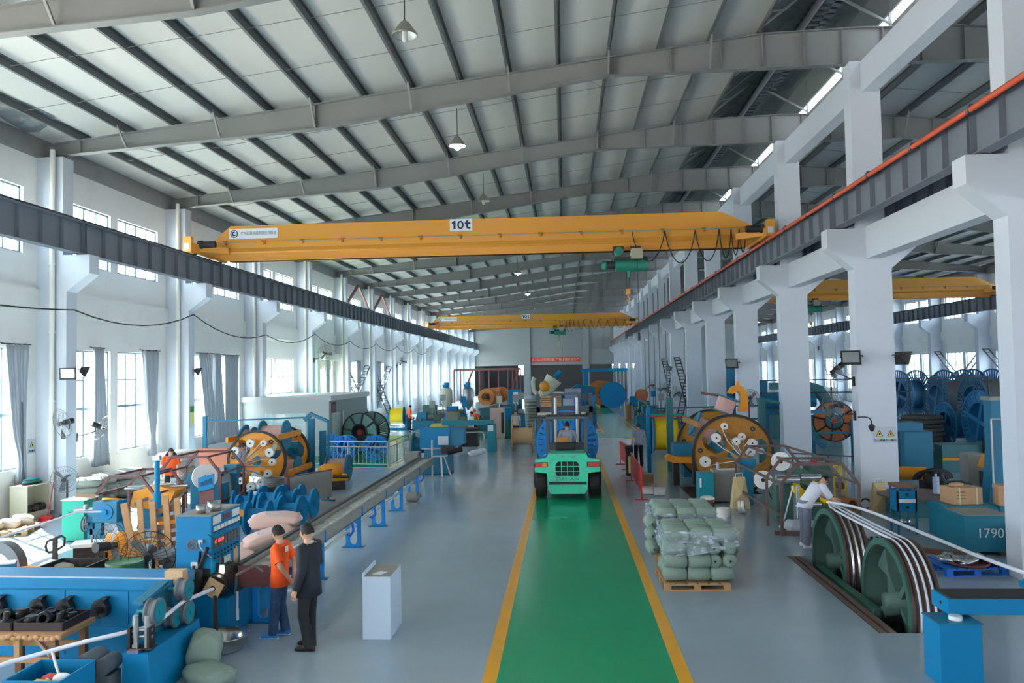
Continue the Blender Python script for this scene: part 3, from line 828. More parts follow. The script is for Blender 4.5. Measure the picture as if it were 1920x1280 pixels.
# ---------------------------------------------------------------- overhead cranes
mat('hoist_green', (44, 138, 118), .45, noise_amt=.3, noise_scale=3, noise_rgb=(70, 60, 58))
mat('beige_box', (176, 164, 140), .5)
mat('dark_metal', (58, 58, 60), .5, metal=.3)
mat('red_paint', (190, 40, 40), .5)
mat('crane_shade', (168, 108, 18), .5)
def crane(x0, x1, y, signs, label, hoist_x, hoist_label, grp, festoon_x=None):
    root = thing('overhead_crane', label, 'crane', ((x0 + x1) / 2, y, 0), 0, grp)
    cx = (x0 + x1) / 2; L = lambda x: x - cx
    zb, zt = 8.44, 9.86
    poly = [(L(x0 + .9), zb), (L(x1 - .6), zb), (L(x1 - .1), 8.85), (L(x1 - .1), 9.18), (L(x1 - 1.5), zt), (L(x0 + 1.0), zt), (L(x0 + .1), 9.10), (L(x0 + .1), 8.75)]
    m = MB(); m.prism(poly, (0, .15, 0), (1, 0, 0), (0, 0, 1), .30)
    m.prism([(L(x0 + .9), zb), (L(x1 - .6), zb), (L(x1 - .6), zb + .03), (L(x0 + .9), zb + .03)], (0, .24, 0), (1, 0, 0), (0, 0, 1), .48)
    m.prism([(-.15, 8.96), (-.24, 8.80), (-.20, 8.74), (.20, 8.74), (.24, 8.80), (.15, 8.96)], (L(x0 + .5), 0, 0), (0, 1, 0), (0, 0, 1), x1 - x0 - 1.0)
    m.box(L(x0 + .9), L(x1 - .6), -.008, .008, zb, 8.76)
    m.build('girder', 'crane_yellow', root)
    for x, s in ((x0, 1), (x1, -1)):
        m = MB(); m.box(L(x) - .17, L(x) + .17, -1.5, 1.5, 8.62, 8.98); m.box(L(x) - .10, L(x) + .55 * s if s > 0 else L(x) + .10, -.9, .9, 8.70, 8.9) if False else None
        m.prism([(0, -1.2), (0, 1.2), (1.0, .35), (1.0, -.35)], (L(x), 0, 8.72), (s, 0, 0), (0, 1, 0), .24 * s)
        e = m.build('end_carriage', 'crane_yellow', root)
        for yy in (-1.15, 1.15):
            q = MB(); q.cyl((L(x) - .06, yy, 8.70), (L(x) + .06, yy, 8.70), .12, n=16); q.build('wheel', 'dark_metal', e)
        q = MB(); q.cyl((L(x) + s * .25, -1.0, 9.0), (L(x) + s * .75, -1.0, 9.0), .13, n=14); q.cyl((L(x) + s * .1, -1.0, 9.0), (L(x) + s * .25, -1.0, 9.0), .17, n=14); q.build('travel_motor', 'dark_metal', e)
        q = MB(); q.box(L(x) - .2, L(x) + .12, -1.72, -1.5, 8.62, 9.22); q.build('buffer_plate', 'crane_yellow', e)
        q = MB(); q.box(L(x) - .15, L(x) + .05, -1.725, -1.72, 8.72, 8.95); q.build('warning_label', 'sign_white', e)
    m = MB(); m.cyl((L(x0 + .5), -.2, 9.20), (L(x1 - .3), -.2, 9.20), .022, n=6)
    m.build('conduit', 'beige_box', root)
    for i in range(14):
        m = MB(); x = L(x0 + .8) + i * (x1 - x0 - 1.4) / 13; m.cbox((x, -.19, 9.22), (.16, .08, .06)); m.cbox((x + .03, -.2, 9.14), (.07, .06, .10)); m.build('clamp', 'crane_shade', root)
    if signs:
        xa, xb, za, zc = -13.25, -11.27, 9.34, 9.74
        m = MB(); m.box(L(xa), L(xb), -.175, -.15, za, zc); sg = m.build('maker_plate', 'sign_white', root)
        m = MB(); m.ring((L(xa + .21), -.18, (za + zc) / 2), (0, 1, 0), .155, .125, .008, 28); m.build('emblem_ring', 'lettering_blue', sg)
        m = MB(); pts = [(L(xa + .21) + .07 * math.cos(t), -.18, (za + zc) / 2 + .07 * math.sin(t)) for t in [math.radians(d) for d in range(60, 345, 15)]]
        m.tube(pts, [.012 + .02 * math.sin(PI * i / (len(pts) - 1)) for i in range(len(pts))], 6); m.bar((L(xa + .27), -.18, (za + zc) / 2), (L(xa + .35), -.18, (za + zc) / 2), .01, .02); m.build('emblem', 'lettering_blue', sg)
        text('广州起重机械有限公司制造', .155, 'lettering_grey', sg, (L((xa + .42 + xb) / 2), -.18, (za + zc) / 2), (PI / 2, 0, 0), sx=.78)
        m = MB(); m.box(L(-4.37), L(-3.48), -.175, -.15, 9.40, 9.87); s2 = m.build('capacity_plate', 'sign_white', root)
        q = MB(); cx_, zb_ = L(-3.925), 9.47
        q.prism([(-.30, 0), (-.215, 0), (-.215, .33), (-.275, .33), (-.36, .27), (-.36, .21), (-.30, .235)], (cx_, -.176, zb_), (1, 0, 0), (0, 0, 1), .006)
        holed(q, circ(-.02, .165, .165, 28, .78), [circ(-.02, .165, .10, 24, .62, 1.05)], .006, (cx_, -.179, zb_), (1, 0, 0), (0, 0, 1))
        q.prism([(.20, .33), (.285, .36), (.285, .26), (.37, .26), (.37, .195), (.285, .195), (.285, .085), (.31, .065), (.37, .065), (.37, 0), (.27, 0), (.20, .06), (.20, .195), (.15, .195), (.15, .26), (.20, .26)], (cx_, -.176, zb_), (1, 0, 0), (0, 0, 1), .006)
        q.build('lettering', 'lettering_blue', s2)
    # festoon cable
    if festoon_x is not None:
        xs_ = festoon_x; m = MB()
        for a, b, dp in zip(xs_, xs_[1:], [1.15, 1.25, 1.2, 1.1, 1.0, .9, .9, .9, .9, .9, .9, .9]):
            pts = []
            for i in range(17):
                t = i / 16; pts.append((L(a + (b - a) * t), -.34, 9.14 - dp * (1 - (2 * t - 1) ** 2) ** .8))
            m.tube(pts, .022, 6)
        m.build('festoon_cable', 'wire_black', root)
    # hoist hangs from the lower flange: a thing of its own
    h = thing('rope_hoist', hoist_label, 'hoist', (hoist_x, y, 0), 0, None)
    m = MB(); m.cyl((-.40, -.1, 7.88), (.85, -.1, 7.88), .24, n=22); m.build('drum_casing', 'hoist_green', h)
    m = MB(); m.cbox((.2, -.1, 8.14), (1.25, .34, .10)); m.build('top_plate', 'dark_metal', h)
    m = MB(); m.lathe([(.001, -.95), (.13, -.94), (.17, -.86), (.175, -.72), (.14, -.72)], (0, -.1, 7.90), (1, 0, 0), 18); m.build('brake_cover', 'hoist_green', h)
    m = MB(); m.cyl((-.74, -.1, 7.9), (-.40, -.1, 7.9), .15, n=14); m.build('hoist_motor', 'dark_metal', h)
    for x in (-.28, .38):
        m = MB(); m.box(x - .2, x + .2, -.30, -.26, 8.36, 8.60); m.box(x - .2, x + .2, .26, .30, 8.36, 8.60); m.cbox((x, -.28, 8.26), (.12, .04, .3)); m.cbox((x, .28, 8.26), (.12, .04, .3))
        for xx in (x - .12, x + .12):
            for yy in (-.2, .2): m.cyl((xx, yy - .05, 8.53), (xx, yy + .05, 8.53), .075, n=12)
        m.cbox((x, 0, 8.16), (.3, .5, .06))
        m.build('trolley', 'dark_metal', h)
    m = MB(); m.cyl((-.28, -.30, 8.36), (-.28, -.62, 8.36), .17, n=16); m.cyl((-.28, -.62, 8.36), (-.28, -.68, 8.36), .10, n=12); m.build('trolley_motor', 'hoist_green', h)
    m = MB(); m.box(.18, .62, -.66, -.32, 8.08, 8.48); m.build('control_box', 'beige_box', h, bevel=.02)
    m = MB(); m.box(.14, .18, -.55, -.45, 8.2, 8.3); m.build('box_latch', 'sign_white', h)
    m = MB(); m.cyl((.12, -.1, 7.66), (.12, -.1, 7.42), .07, .05, n=12); m.cbox((.12, -.1, 7.68), (.24, .16, .08)); m.build('rope_guide', 'hoist_green', h)
    m = MB(); m.cyl((.12, -.1, 7.42), (.12, -.1, 6.95), .008, n=5); m.cyl((.02, -.1, 7.64), (.02, -.1, 6.95), .008, n=5)
    m.build('rope', 'wire_black', h)
    m = MB(); m.cbox((.07, -.1, 6.86), (.16, .10, .22)); m.tube([(.07, -.1, 6.75), (.07, -.1, 6.66), (.13, -.1, 6.58), (.08, -.1, 6.50), (.0, -.1, 6.54)], .025, 8); m.build('hook_block', 'crane_yellow', h)
    m = MB(); m.cyl((.42, -.48, 8.08), (.42, -.48, 5.2), .012, n=5); m.cbox((.42, -.48, 5.1), (.09, .08, .28)); m.build('pendant_control', 'dark_metal', h)
    return root
crane(-14.2, 7.62, 31.0, True, 'near yellow overhead crane with 10t plate over the main aisle', 2.45, 'green rope hoist under the near yellow crane', 'overhead cranes of the main hall',
      [2.7, 3.95, 5.1, 6.0, 6.45, 6.75, 7.0])
crane(-14.2, 7.62, 84.0, True, 'distant yellow overhead crane in front of the end wall', -.6, 'small green rope hoist under the distant crane', 'overhead cranes of the main hall',
      [-.4, .3, .7, 1.1, 1.6, 2.1, 2.9, 3.7, 4.6, 5.5, 6.4, 7.2])
crane(9.4, 29.95, 57.0, False, 'yellow overhead crane in the next hall behind the columns', 17.2, 'dark green rope hoist under the next hall crane', None)

# ---------------------------------------------------------------- pendant lamps
mat('lamp_shade', (150, 146, 134), .45, metal=.3)
mat('lamp_inside', (214, 214, 210), .3, metal=.4)
mat('lamp_glass_off', (206, 208, 206), .3)
mat('lamp_lit', (255, 255, 255), .4, emit=(225, 232, 255), estr=22.0)
for i, (y, lit, ds) in enumerate(((16.8, False, 'unlit cone pendant lamp closest under the roof'), (25.3, True, 'lit cone pendant lamp above the near crane'), (33.7, False, 'unlit cone pendant lamp just above the yellow girder'),
                              (42.1, False, 'cone pendant lamp hidden by the near crane'), (50.5, False, 'cone pendant lamp past the near crane'), (59.0, True, 'lit cone pendant lamp below the near crane girder, far off'), (75.0, True, 'small lit pendant lamp above the distant crane'), (92, False, 'tiny pendant lamp beyond the distant crane'))):
    if i in (3, 4): continue
    x, z = -3.3, 11.2
    r = thing('pendant_lamp', ds, 'lamp', (x, y, z), 0, 'pendant lamps under the roof')
    m = MB(); m.cyl((0, 0, .28), (0, 0, roof_z(x) + .2 - z), .012, n=6); m.build('rod', 'dark_metal', r)
    m = MB(); m.lathe([(.03, .30), (.05, .27), (.10, .24), (.28, -.02), (.285, -.05), (.27, -.05), (.26, -.02), (.09, .22), (.03, .24)], (0, 0, 0), (0, 0, 1), 28); m.build('lamp_shade', 'lamp_shade', r)
    m = MB(); m.lathe([(.085, .21), (.255, -.03), (.25, -.03), (.08, .21)], (0, 0, 0), (0, 0, 1), 28); m.build('reflector', 'lamp_lit' if lit else 'lamp_inside', r)
    m = MB(); m.cyl((0, 0, .18), (0, 0, -.12), .065, n=14); m.ball((0, 0, -.12), .065, 12, 6); m.build('bulb', 'lamp_lit' if lit else 'lamp_glass_off', r)

# ---------------------------------------------------------------- curtains
def curtain(label, x, ytop, ybot, zt, zb, tie=None):
    """pleated cloth; ytop, ybot: (from, to) along the wall"""
    m = MB(); n, mrow = 42, 16; vs = []; ph = R.uniform(0, 6)
    for j in range(mrow + 1):
        t = j / mrow; z = zt + (zb - zt) * t
        a = ytop[0] + (ybot[0] - ytop[0]) * t; b = ytop[1] + (ybot[1] - ytop[1]) * t
        if tie: 
            w = math.exp(-((t - tie[0]) / .14) ** 2); c = tie[1]; a += (c - .12 - a) * w * .8; b += (c + .12 - b) * w * .8
        for i in range(n + 1):
            u = i / n
            vs.append((x + .055 * math.sin(u * 46 + ph + .6 * math.sin(3 * t)) + .02 * math.sin(u * 17 + t * 4), a + (b - a) * u, z + .02 * math.sin(u * 30)))
    fs = [(j * (n + 1) + i, j * (n + 1) + i + 1, (j + 1) * (n + 1) + i + 1, (j + 1) * (n + 1) + i) for j in range(mrow) for i in range(n)]
    m.add(vs, fs, True)
    o = m.build('curtain', 'curtain_grey'); tag(o, label, 'curtain', None)
    s = o.modifiers.new('thick', 'SOLIDIFY'); s.thickness = .012
    q = MB(); q.cyl((x, ytop[0] - .1, zt + .02), (x, ytop[1] + .1, zt + .02), .018, n=8)
    for y in (ytop[0], ytop[1]): q.cyl((x, y, zt + .02), (XL - .01, y, zt + .05), .012, n=6)
    q.build('curtain_rail', 'dark_metal', o)
XC = XL + .12
curtain('grey curtain gathered at the edge of the first window, left of the wall fan', XC, (20.85, 21.85), (21.35, 21.65), 4.85, .95, (.86, 21.6))
curtain('straight grey curtain between the two bright windows behind the pedestal fan', XC, (25.0, 25.55), (24.95, 25.85), 4.85, 1.0)
curtain('grey curtain tied narrow at the right end of the second bright window', XC, (28.05, 29.2), (28.5, 29.0), 4.85, 1.0, (.84, 28.75))
curtain('grey curtain tied low in the window left of the yellow stranding cage', XC, (32.4, 33.5), (33.2, 34.2), 4.85, .95, (.88, 33.4))
curtain('grey curtain hanging straight on the window pier above the yellow cage', XC, (33.9, 34.6), (34.0, 35.2), 4.85, .95)
curtain('wide grey curtain hanging right of the yellow stranding cage', XC, (35.0, 36.6), (35.1, 36.5), 4.82, .95)
for a, b, nm in ((46.4, 47.4, 'far grey curtain above the cabin roof'), (50.2, 51.2, 'far grey curtain right of the cabin roof'), (54.2, 55.6, 'far grey curtain beside the second ladder brace'), (58, 59.2, 'far grey curtain behind the ladder brace foot'), (62.2, 65.8, 'far grey curtain wholly drawn across a window'), (70, 72.6, 'far grey curtain left of the motor stand'), (77.6, 78.8, 'thin far grey curtain in the window wall')):
    curtain(nm, XC, (a, b), (a + .2, b), 4.85, 1.05)

# ---------------------------------------------------------------- flood lights, wall fans, other wall gear
mat('black_paint', (40, 40, 42), .5)
mat('floodlight_glass', (196, 202, 200), .12, metal=.6)
mat('fan_grey', (120, 124, 126), .45, metal=.4)
def floodlight(label, p, aim, sc=1.0, grp=None):
    o = thing('floodlight', label, 'floodlight', p, 0, grp)
    o.rotation_euler = Vector(aim).to_track_quat('-Y', 'Z').to_euler()
    m = MB(); m.at(scale=(sc, sc, sc))
    w, h = .24, .19
    vs = [(-w, -.02, -h), (w, -.02, -h), (w, -.02, h), (-w, -.02, h), (-.13, .2, -.08), (.13, .2, -.08), (.13, .2, .08), (-.13, .2, .08)]
    m.add(vs, [(0, 1, 5, 4), (1, 2, 6, 5), (2, 3, 7, 6), (3, 0, 4, 7), (4, 5, 6, 7), (3, 2, 1, 0)], False)
    for a in (-w, w - .035): m.box(a, a + .035, -.05, -.02, -h, h)
    m.box(-w, w, -.05, -.02, -h, -h + .06); m.box(-w, w, -.05, -.02, h - .035, h)
    m.build('housing', 'black_paint', o)
    q = MB(); q.at(scale=(sc, sc, sc)); q.box(-w + .04, w - .04, -.04, -.025, -h + .065, h - .04); q.build('front_glass', 'floodlight_glass', o)
    q = MB(); q.at(scale=(sc, sc, sc)); q.tube([(-w - .02, .03, 0), (-w - .02, .16, -.02), (-w, .26, -.03), (w, .26, -.03), (w + .02, .16, -.02), (w + .02, .03, 0)], .014, 6); q.build('bracket', 'black_paint', o)
    return o
floodlight('black floodlight on the pilaster left of the bright windows, glass to the room', (-14.35, 22.2, 4.02), (.3, -1, -.15), .9)
floodlight('black floodlight seen edge on beside the glass-fronted one', (-14.3, 23.0, 4.08), (.9, .6, -.5), .9)
floodlight('black floodlight on the pilaster by the tied-low curtain', (-14.3, 30.4, 4.08), (.9, .5, -.5), .85)
floodlight('large black floodlight high on the column with warning signs', (7.75, 22.1, 4.08), (-.55, -1, -.35), 1.05)
floodlight('floodlight behind the column with warning signs, aimed at the big drums', (9.2, 22.4, 4.05), (.8, .5, -.4), 1.0)
floodlight('black floodlight on the column behind the standing fan', (7.72, 37.32, 4.06), (-.5, -1, -.3), 1.2)
floodlight('small dark floodlight on the third pale column beyond', (7.8, 60.2, 3.9), (-.8, -.5, -.5), 1.0)
def cage_fan(name, label, p, axis, r, mount, stand=None, rot=None, grp=None):
    """fan with wire guard; axis points to where it blows"""
    o = thing(name, label, 'fan', p, 0, grp)
    ax = Vector(axis).normalized(); q0 = Vector((0, 0, 1)).rotation_difference(ax).to_matrix().to_4x4()
    T = Matrix.Translation((0, 0, stand or 0)) @ q0
    m = MB(); m.M = T
    for k in range(28):
        t = 2 * PI * k / 28; c, s_ = math.cos(t), math.sin(t)
        m.tube([(.07 * c, .07 * s_, .09), (r * .7 * c, r * .7 * s_, .075), (r * c, r * s_, 0)], .003, 4)
        m.tube([(.08 * c, .08 * s_, -.09), (r * .7 * c, r * .7 * s_, -.075), (r * c, r * s_, 0)], .003, 4)
    for rr, z in ((r, 0), (r * .7, .078), (.09, .09), (r * .7, -.078)):
        m.tube([(rr * math.cos(2 * PI * k / 28), rr * math.sin(2 * PI * k / 28), z) for k in range(28)], .007 if rr == r else .004, 5, closed=True)
    m.build('wire_guard', mount, o)
    m = MB(); m.M = T
    for k in range(3):
        t = 2 * PI * k / 3 + .4
        def bp(rad, a, z): return (rad * math.cos(t + a), rad * math.sin(t + a), z)
        m.add([bp(.06, -.5, .02), bp(.06, .5, -.02), bp(r * .5, .42, -.035), bp(r * .88, .34, -.03), bp(r * .9, -.05, .03), bp(r * .5, -.25, .03)], [(0, 1, 2, 5), (5, 2, 3, 4)], True)
    m.build('blades', 'fan_grey', o)
    m = MB(); m.M = T; m.cyl((0, 0, -.32), (0, 0, -.05), .085, .075, n=14); m.cyl((0, 0, .0), (0, 0, .10), .06, n=12); m.build('motor', 'black_paint', o)
    return o, T
def wall_fan(label, p, axis, r, wall_p):
    o, T = cage_fan('wall_fan', label, p, axis, r, 'fan_grey')
    w = Vector(wall_p) - Vector(p); b = T @ Vector((0, 0, -.22))
    m = MB(); m.tube([b, b + Vector((0, 0, -.2)), w.lerp(b, .4) + Vector((0, 0, -.24)), w + Vector((0, 0, -.22))], .018, 8); m.cbox(w + Vector((0, 0, -.28)), (.08, .08, .26)); m.build('wall_bracket', 'black_paint', o)
    return o
wall_fan('wall fan facing the window on the pilaster above the pedestal fan', (-14.1, 21.55, 2.62), (-.5, -1, -.25), .42, (-14.55, 22.3, 2.55))
wall_fan('wall fan in front of the window, seen from behind', (-14.25, 23.75, 2.35), (.6, .7, -.45), .40, (-14.55, 22.9, 2.4))
wall_fan('wall fan on the column above the black hook lamp', (7.45, 22.6, 3.72), (-.75, -.2, -.5), .36, (7.98, 22.6, 3.7))
wall_fan('large wall fan pointing into the next hall at the orange reel', (7.45, 22.75, 2.72), (-.9, -.4, -.1), .44, (7.98, 22.6, 2.75))
wall_fan('wall fan at the nearer ladder brace', (7.5, 54.2, 2.2), (-.9, -.5, -.1), .48, (7.98, 53.2, 2.1))
wall_fan('wall fan beside the farther ladder brace', (7.4, 60.3, 2.4), (-.8, -.6, 0), .48, (7.98, 60.7, 2.3))
wall_fan('small wall fan at the far columns', (7.3, 68.0, 2.5), (-.8, -.6, 0), .5, (7.98, 68.2, 2.4))
wall_fan('small wall fan far along the window wall', (-13.9, 68.0, 4.9), (.6, -.8, -.2), .45, (-14.5, 68.2, 4.8))
wall_fan('small wall fan above the roller shutter', (-13.7, 45.1, 5.1), (.6, -.8, -.2), .45, (-14.5, 45.4, 5.0))
o, T = cage_fan('pedestal_fan', 'grey pedestal fan beside the shelf cabinet', (-14.05, 21.6, 0), (.25, -1, -.1), .37, 'fan_grey', stand=1.05)
m = MB(); m.cyl((0, .12, .06), (0, .12, 1.0), .028, n=10); m.cyl((0, .12, 0), (0, .12, .06), .22, .18, n=20); m.build('stand', 'dark_metal', o)
o, T = cage_fan('standing_fan', 'black standing fan on the teal frame behind the right-hand cage', (7.35, 32.3, 0), (-.3, -1, -.05), .37, 'black_paint', stand=2.62)
m = MB(); m.cyl((0, .2, .05), (0, .2, 2.5), .03, n=10); m.cyl((0, .2, 0), (0, .2, .05), .24, n=20); m.build('stand', 'black_paint', o)
o, T = cage_fan('pedestal_fan', 'large black pedestal fan behind the long blue machine', (-6.75, 12.55, 0), (.35, -1, -.12), .41, 'black_paint', stand=.98)
m = MB(); m.cyl((0, .15, .04), (0, .15, .9), .03, n=10); m.cyl((0, .15, 0), (0, .15, .04), .26, n=20); m.build('stand', 'black_paint', o)
o, T = cage_fan('pedestal_fan', 'dark pedestal fan behind the orange machine cover', (-7.85, 13.35, 0), (.3, 1, -.1), .38, 'black_paint', stand=.98)
m = MB(); m.cyl((0, -.15, .04), (0, -.15, .9), .03, n=10); m.cyl((0, -.15, 0), (0, -.15, .04), .26, n=20); m.build('stand', 'black_paint', o)

# black conduit pole and hook lamp, signs
t = thing('hook_lamp', 'black gooseneck lamp pointing down on the column with warning signs', 'lamp', (7.95, 22.32, 2.4))
m = MB(); m.tube([(0, 0, .05), (.15, -.12, .06), (.24, -.2, .03), (.28, -.22, -.06), (.28, -.22, -.14)], .018, 8); m.build('arm', 'black_paint', t)
m = MB(); m.lathe([(.02, .06), (.09, 0), (.085, -.02), (.05, -.12), (.02, -.15)], (.28, -.22, -.18), (0, 0, 1), 16); m.build('lamp_shade', 'black_paint', t)
mat('sign_panel', (190, 196, 206), .5); mat('sign_yellow', (232, 206, 40), .5); mat('sign_black', (30, 30, 30), .5)
def warn(label, name, p, w, h, ex, tri, words=None):
    """flat sign on a wall; ex = direction of its width (horizontal), facing ex x z"""
    ex = Vector(ex).normalized(); ez = Vector((0, 0, 1)); nrm = ex.cross(ez)
    o = tag(MB().prism([(-w / 2, -h / 2), (w / 2, -h / 2), (w / 2, h / 2), (-w / 2, h / 2)], p, ex, ez, .008).build(name, 'sign_panel'), label, 'sign')
    P0 = Vector(p) + nrm * .009
    for i, tx in enumerate(tri):
        s = .36 * h
        for mt, k, dd in (('sign_black', 1.0, 0), ('sign_yellow', .78, .004)):
            q = MB(); c = P0 + nrm * dd + ex * tx + ez * (.10 * h)
            q.prism([(-s * k * .62, -s * k * .5), (s * k * .62, -s * k * .5), (0, s * k * .56)], c - ez * (.02 * h * (1 - k) * 5), ex, ez, .003); q.build('warning_triangle', mt, o)
        q = MB(); q.cbox(P0 + nrm * .012 + ex * tx + ez * (.06 * h), (.05 * h + .02, .004, .12 * h)); q.build('pictogram', 'sign_black', o)
    ang = math.atan2(ex.y, ex.x)
    if words:
        for tx, wd in words: text(wd, .17 * h, 'lettering_blue', o, P0 + nrm * .004 + ex * tx - ez * (.34 * h), (PI / 2, 0, ang))
    return o
warn('white panel with two yellow warning triangles on the nearest white column', 'warning_sign', (8.66, 22.33, 1.96), .58, .44, (1, 0, 0), (-.15, .15), ((-.15, '当心机械'), (.15, '当心触电')))
warn('small yellow triangle warning sign on the wall left of the wall fan', 'warning_sign', (XL + .012, 22.15, 1.95), .3, .42, (0, 1, 0), (0,), ((0, '当心触电'),))
m = MB(); m.box(XL + .925, XL + .94, 30.0, 30.35, 1.9, 2.75); o = tag(m.build('notice_board', 'sign_panel'), 'narrow green and yellow notice strip on the pilaster', 'sign')
mat('notice_green', (60, 130, 80), .6); mat('notice_yellow', (224, 208, 120), .6)
m = MB(); m.box(XL + .94, XL + .945, 30.02, 30.33, 2.5, 2.73); m.build('green_field', 'notice_green', o); m = MB(); m.box(XL + .94, XL + .945, 30.02, 30.33, 2.05, 2.48); m.build('yellow_field', 'notice_yellow', o)
# cable slung along the left wall
m = MB(); pts = []
knots = [(-.5, 6.0), (7.4, 5.9), (15.0, 6.0), (22.6, 5.9), (30.2, 6.3), (37.8, 5.85), (45.4, 6.25), (53, 6.1), (60.6, 6.2), (68.2, 6.2), (76, 6.2), (83.4, 6.2)]
for (a, za), (b, zb) in zip(knots, knots[1:]):
    for i in range(8):
        t = i / 8; pts.append((-14.42, a + (b - a) * t, za + (zb - za) * t - .45 * 4 * t * (1 - t) * (.35 if a < 22 else 1)))
pts.append((-14.42, 83.4, 6.2)); m.tube(pts, .022, 6); tag(m.build('power_cable', 'wire_black'), 'black cable slung from pilaster to pilaster along the window wall', 'cable')

# cross bracing made of ladder-like lattice bars between pilasters and columns
mat('brace_grey', (96, 98, 104), .5)
def cross_brace(label, x, ya, yb, za, zb, w=.42, mt='brace_grey'):
    """two crossed ladder-like lattice bars standing in one bay, their rungs across the hall"""
    o = None
    for i, (p, q) in enumerate((((ya, za), (yb, zb)), ((ya, zb), (yb, za)))):
        m = MB(); p, q = Vector((x, p[0], p[1])), Vector((x, q[0], q[1])); d = (q - p).normalized(); nn = Vector((1, 0, 0)); off = .05 * (i * 2 - 1)
        for s in (-1, 1): m.bar(p + nn * (s * w / 2 + off), q + nn * (s * w / 2 + off), .06, .09, up=(0, 0, 1))
        L_ = (q - p).length; k = int(L_ / .42)
        for j in range(k + 1):
            c = p + d * (L_ * j / k) + nn * off; m.bar(c - nn * w / 2, c + nn * w / 2, .04, .06)
        if o is None: o = struct(m.build('cross_brace', mt), label)
        else: m.build('lattice_bar', mt, o)
    return o
cross_brace('ladder-like cross brace on the window wall above the cabin', XL + .40, 53.3, 60.3, .3, 4.5)
cross_brace('ladder-like cross brace on the window wall right of the cabin', XL + .40, 60.9, 67.9, .3, 4.5)
cross_brace('nearer dark ladder-like cross brace on the middle columns', 8.48, 53.3, 60.3, .3, 4.7, mt='black_paint')
cross_brace('farther dark ladder-like cross brace on the middle columns', 8.48, 60.9, 67.9, .3, 4.7, mt='black_paint')
cross_brace('ladder-like cross brace on the far wall of the next hall', XR - .4, 53.3, 60.3, .3, 4.9)
cross_brace('second ladder-like cross brace on the far wall of the next hall', XR - .4, 60.9, 67.9, .3, 4.9)
mat('brace_red', (120, 84, 82), .5)
for ya in (53.5, 61.0): 
    m = MB(); m.bar((XL + .6, ya, 8.6), (XL + .6, ya + 3.3, 10.3), .14); m.bar((XL + .6, ya + 3.3, 10.3), (XL + .6, ya + 6.7, 8.6), .14); struct(m.build('knee_brace', 'brace_red'), 'red-brown inverted-V brace before an upper window')
# ---------------------------------------------------------------- shared machine materials and builders
mat('machine_blue', (0, 122, 172), .5, noise_amt=.35, noise_scale=2.0, noise_rgb=(8, 106, 150), bump=.02, spec=.3)
mat('machine_blue_dull', (16, 112, 144), .5, noise_amt=.4, noise_scale=3, noise_rgb=(60, 80, 92))
mat('trough_blue', (10, 136, 214), .45)
mat('teal_paint', (0, 132, 150), .45)
mat('green_paint', (16, 158, 132), .45)
mat('cage_orange', (232, 148, 26), .45, noise_amt=.45, noise_scale=3.5, noise_rgb=(150, 92, 30))
mat('cage_mustard', (176, 118, 32), .5, noise_amt=.8, noise_scale=4.5, noise_rgb=(112, 78, 34))
mat('far_orange', (188, 112, 44), .5, noise_amt=.5, noise_scale=2)
mat('wood', (182, 140, 96), .75, noise_amt=.5, noise_scale=5, noise_rgb=(140, 100, 64), bump=.1)
mat('wood_dark', (128, 92, 66), .8, noise_amt=.5, noise_scale=5)
mat('steel_bare', (160, 162, 162), .35, metal=.7, noise_amt=.3, noise_scale=6)
mat('stainless', (200, 202, 204), .22, metal=.95)
mat('iron_dark', (52, 48, 48), .5, metal=.4, noise_amt=.5, noise_scale=8, noise_rgb=(96, 84, 76))
mat('rubber', (30, 30, 32), .7)
mat('frame_maroon', (112, 66, 66), .55, noise_amt=.3, noise_scale=4)
mat('grooved_grey', (104, 112, 118), .5)
mat('cable_white', (222, 226, 236), .4)
mat('sack_green', (132, 152, 140), .85, noise_amt=.3, noise_scale=7, noise_rgb=(108, 128, 116), bump=.25)
mat('sack_pink', (214, 182, 172), .85, noise_amt=.25, noise_scale=5, noise_rgb=(190, 158, 150), bump=.2)
mat('sack_white', (214, 206, 196), .85, noise_amt=.3, noise_scale=5, bump=.25)
mat('sack_grey', (150, 154, 144), .85, noise_amt=.4, noise_scale=5, bump=.25)
mat('carton', (190, 150, 112), .8, noise_amt=.2, noise_scale=3)
mat('tan_board', (206, 172, 132), .8)
mat('panel_grey', (146, 146, 138), .6, noise_amt=.3, noise_scale=2)
mat('control_grey', (92, 100, 104), .5)
mat('meter_white', (216, 222, 220), .4)
mat('led_red', (255, 40, 40), .4, emit=(255, 40, 40), estr=2.5)
mat('work_bulb', (255, 250, 235), .3, emit=(255, 246, 225), estr=6)
mat('copper_pink', (206, 160, 150), .5)
mat('yarn_white', (226, 224, 220), .8)
mat('rail_grey', (176, 178, 178), .4, metal=.4)
mat('plastic_blue', (28, 110, 210), .4)
mat('red_plastic', (196, 50, 56), .5)
mat('water', (178, 182, 180), .3)
mat('cream_paint', (206, 200, 178), .6)
def pallet(label, loc, rz=0, w=1.1, d=1.1, mt='wood', h=.13, group=None):
    r = thing('pallet', label, 'pallet', loc, rz, group)
    for i in range(6):
        x = -w / 2 + w * (i + .5) / 6; m = MB(); m.box(x - w * .07, x + w * .07, -d / 2, d / 2, h - .022, h); m.build('board', mt, r)
    for y in (-d / 2 + .05, 0, d / 2 - .05):
        m = MB(); m.box(-w / 2, w / 2, y - .05, y + .05, h - .042, h - .022); m.box(-w / 2, w / 2, y - .05, y + .05, 0, .02); 
        for x in (-w / 2 + .06, 0, w / 2 - .06): m.box(x - .06, x + .06, y - .05, y + .05, .02, h - .042)
        m.build('stringer', mt, r)
    return r
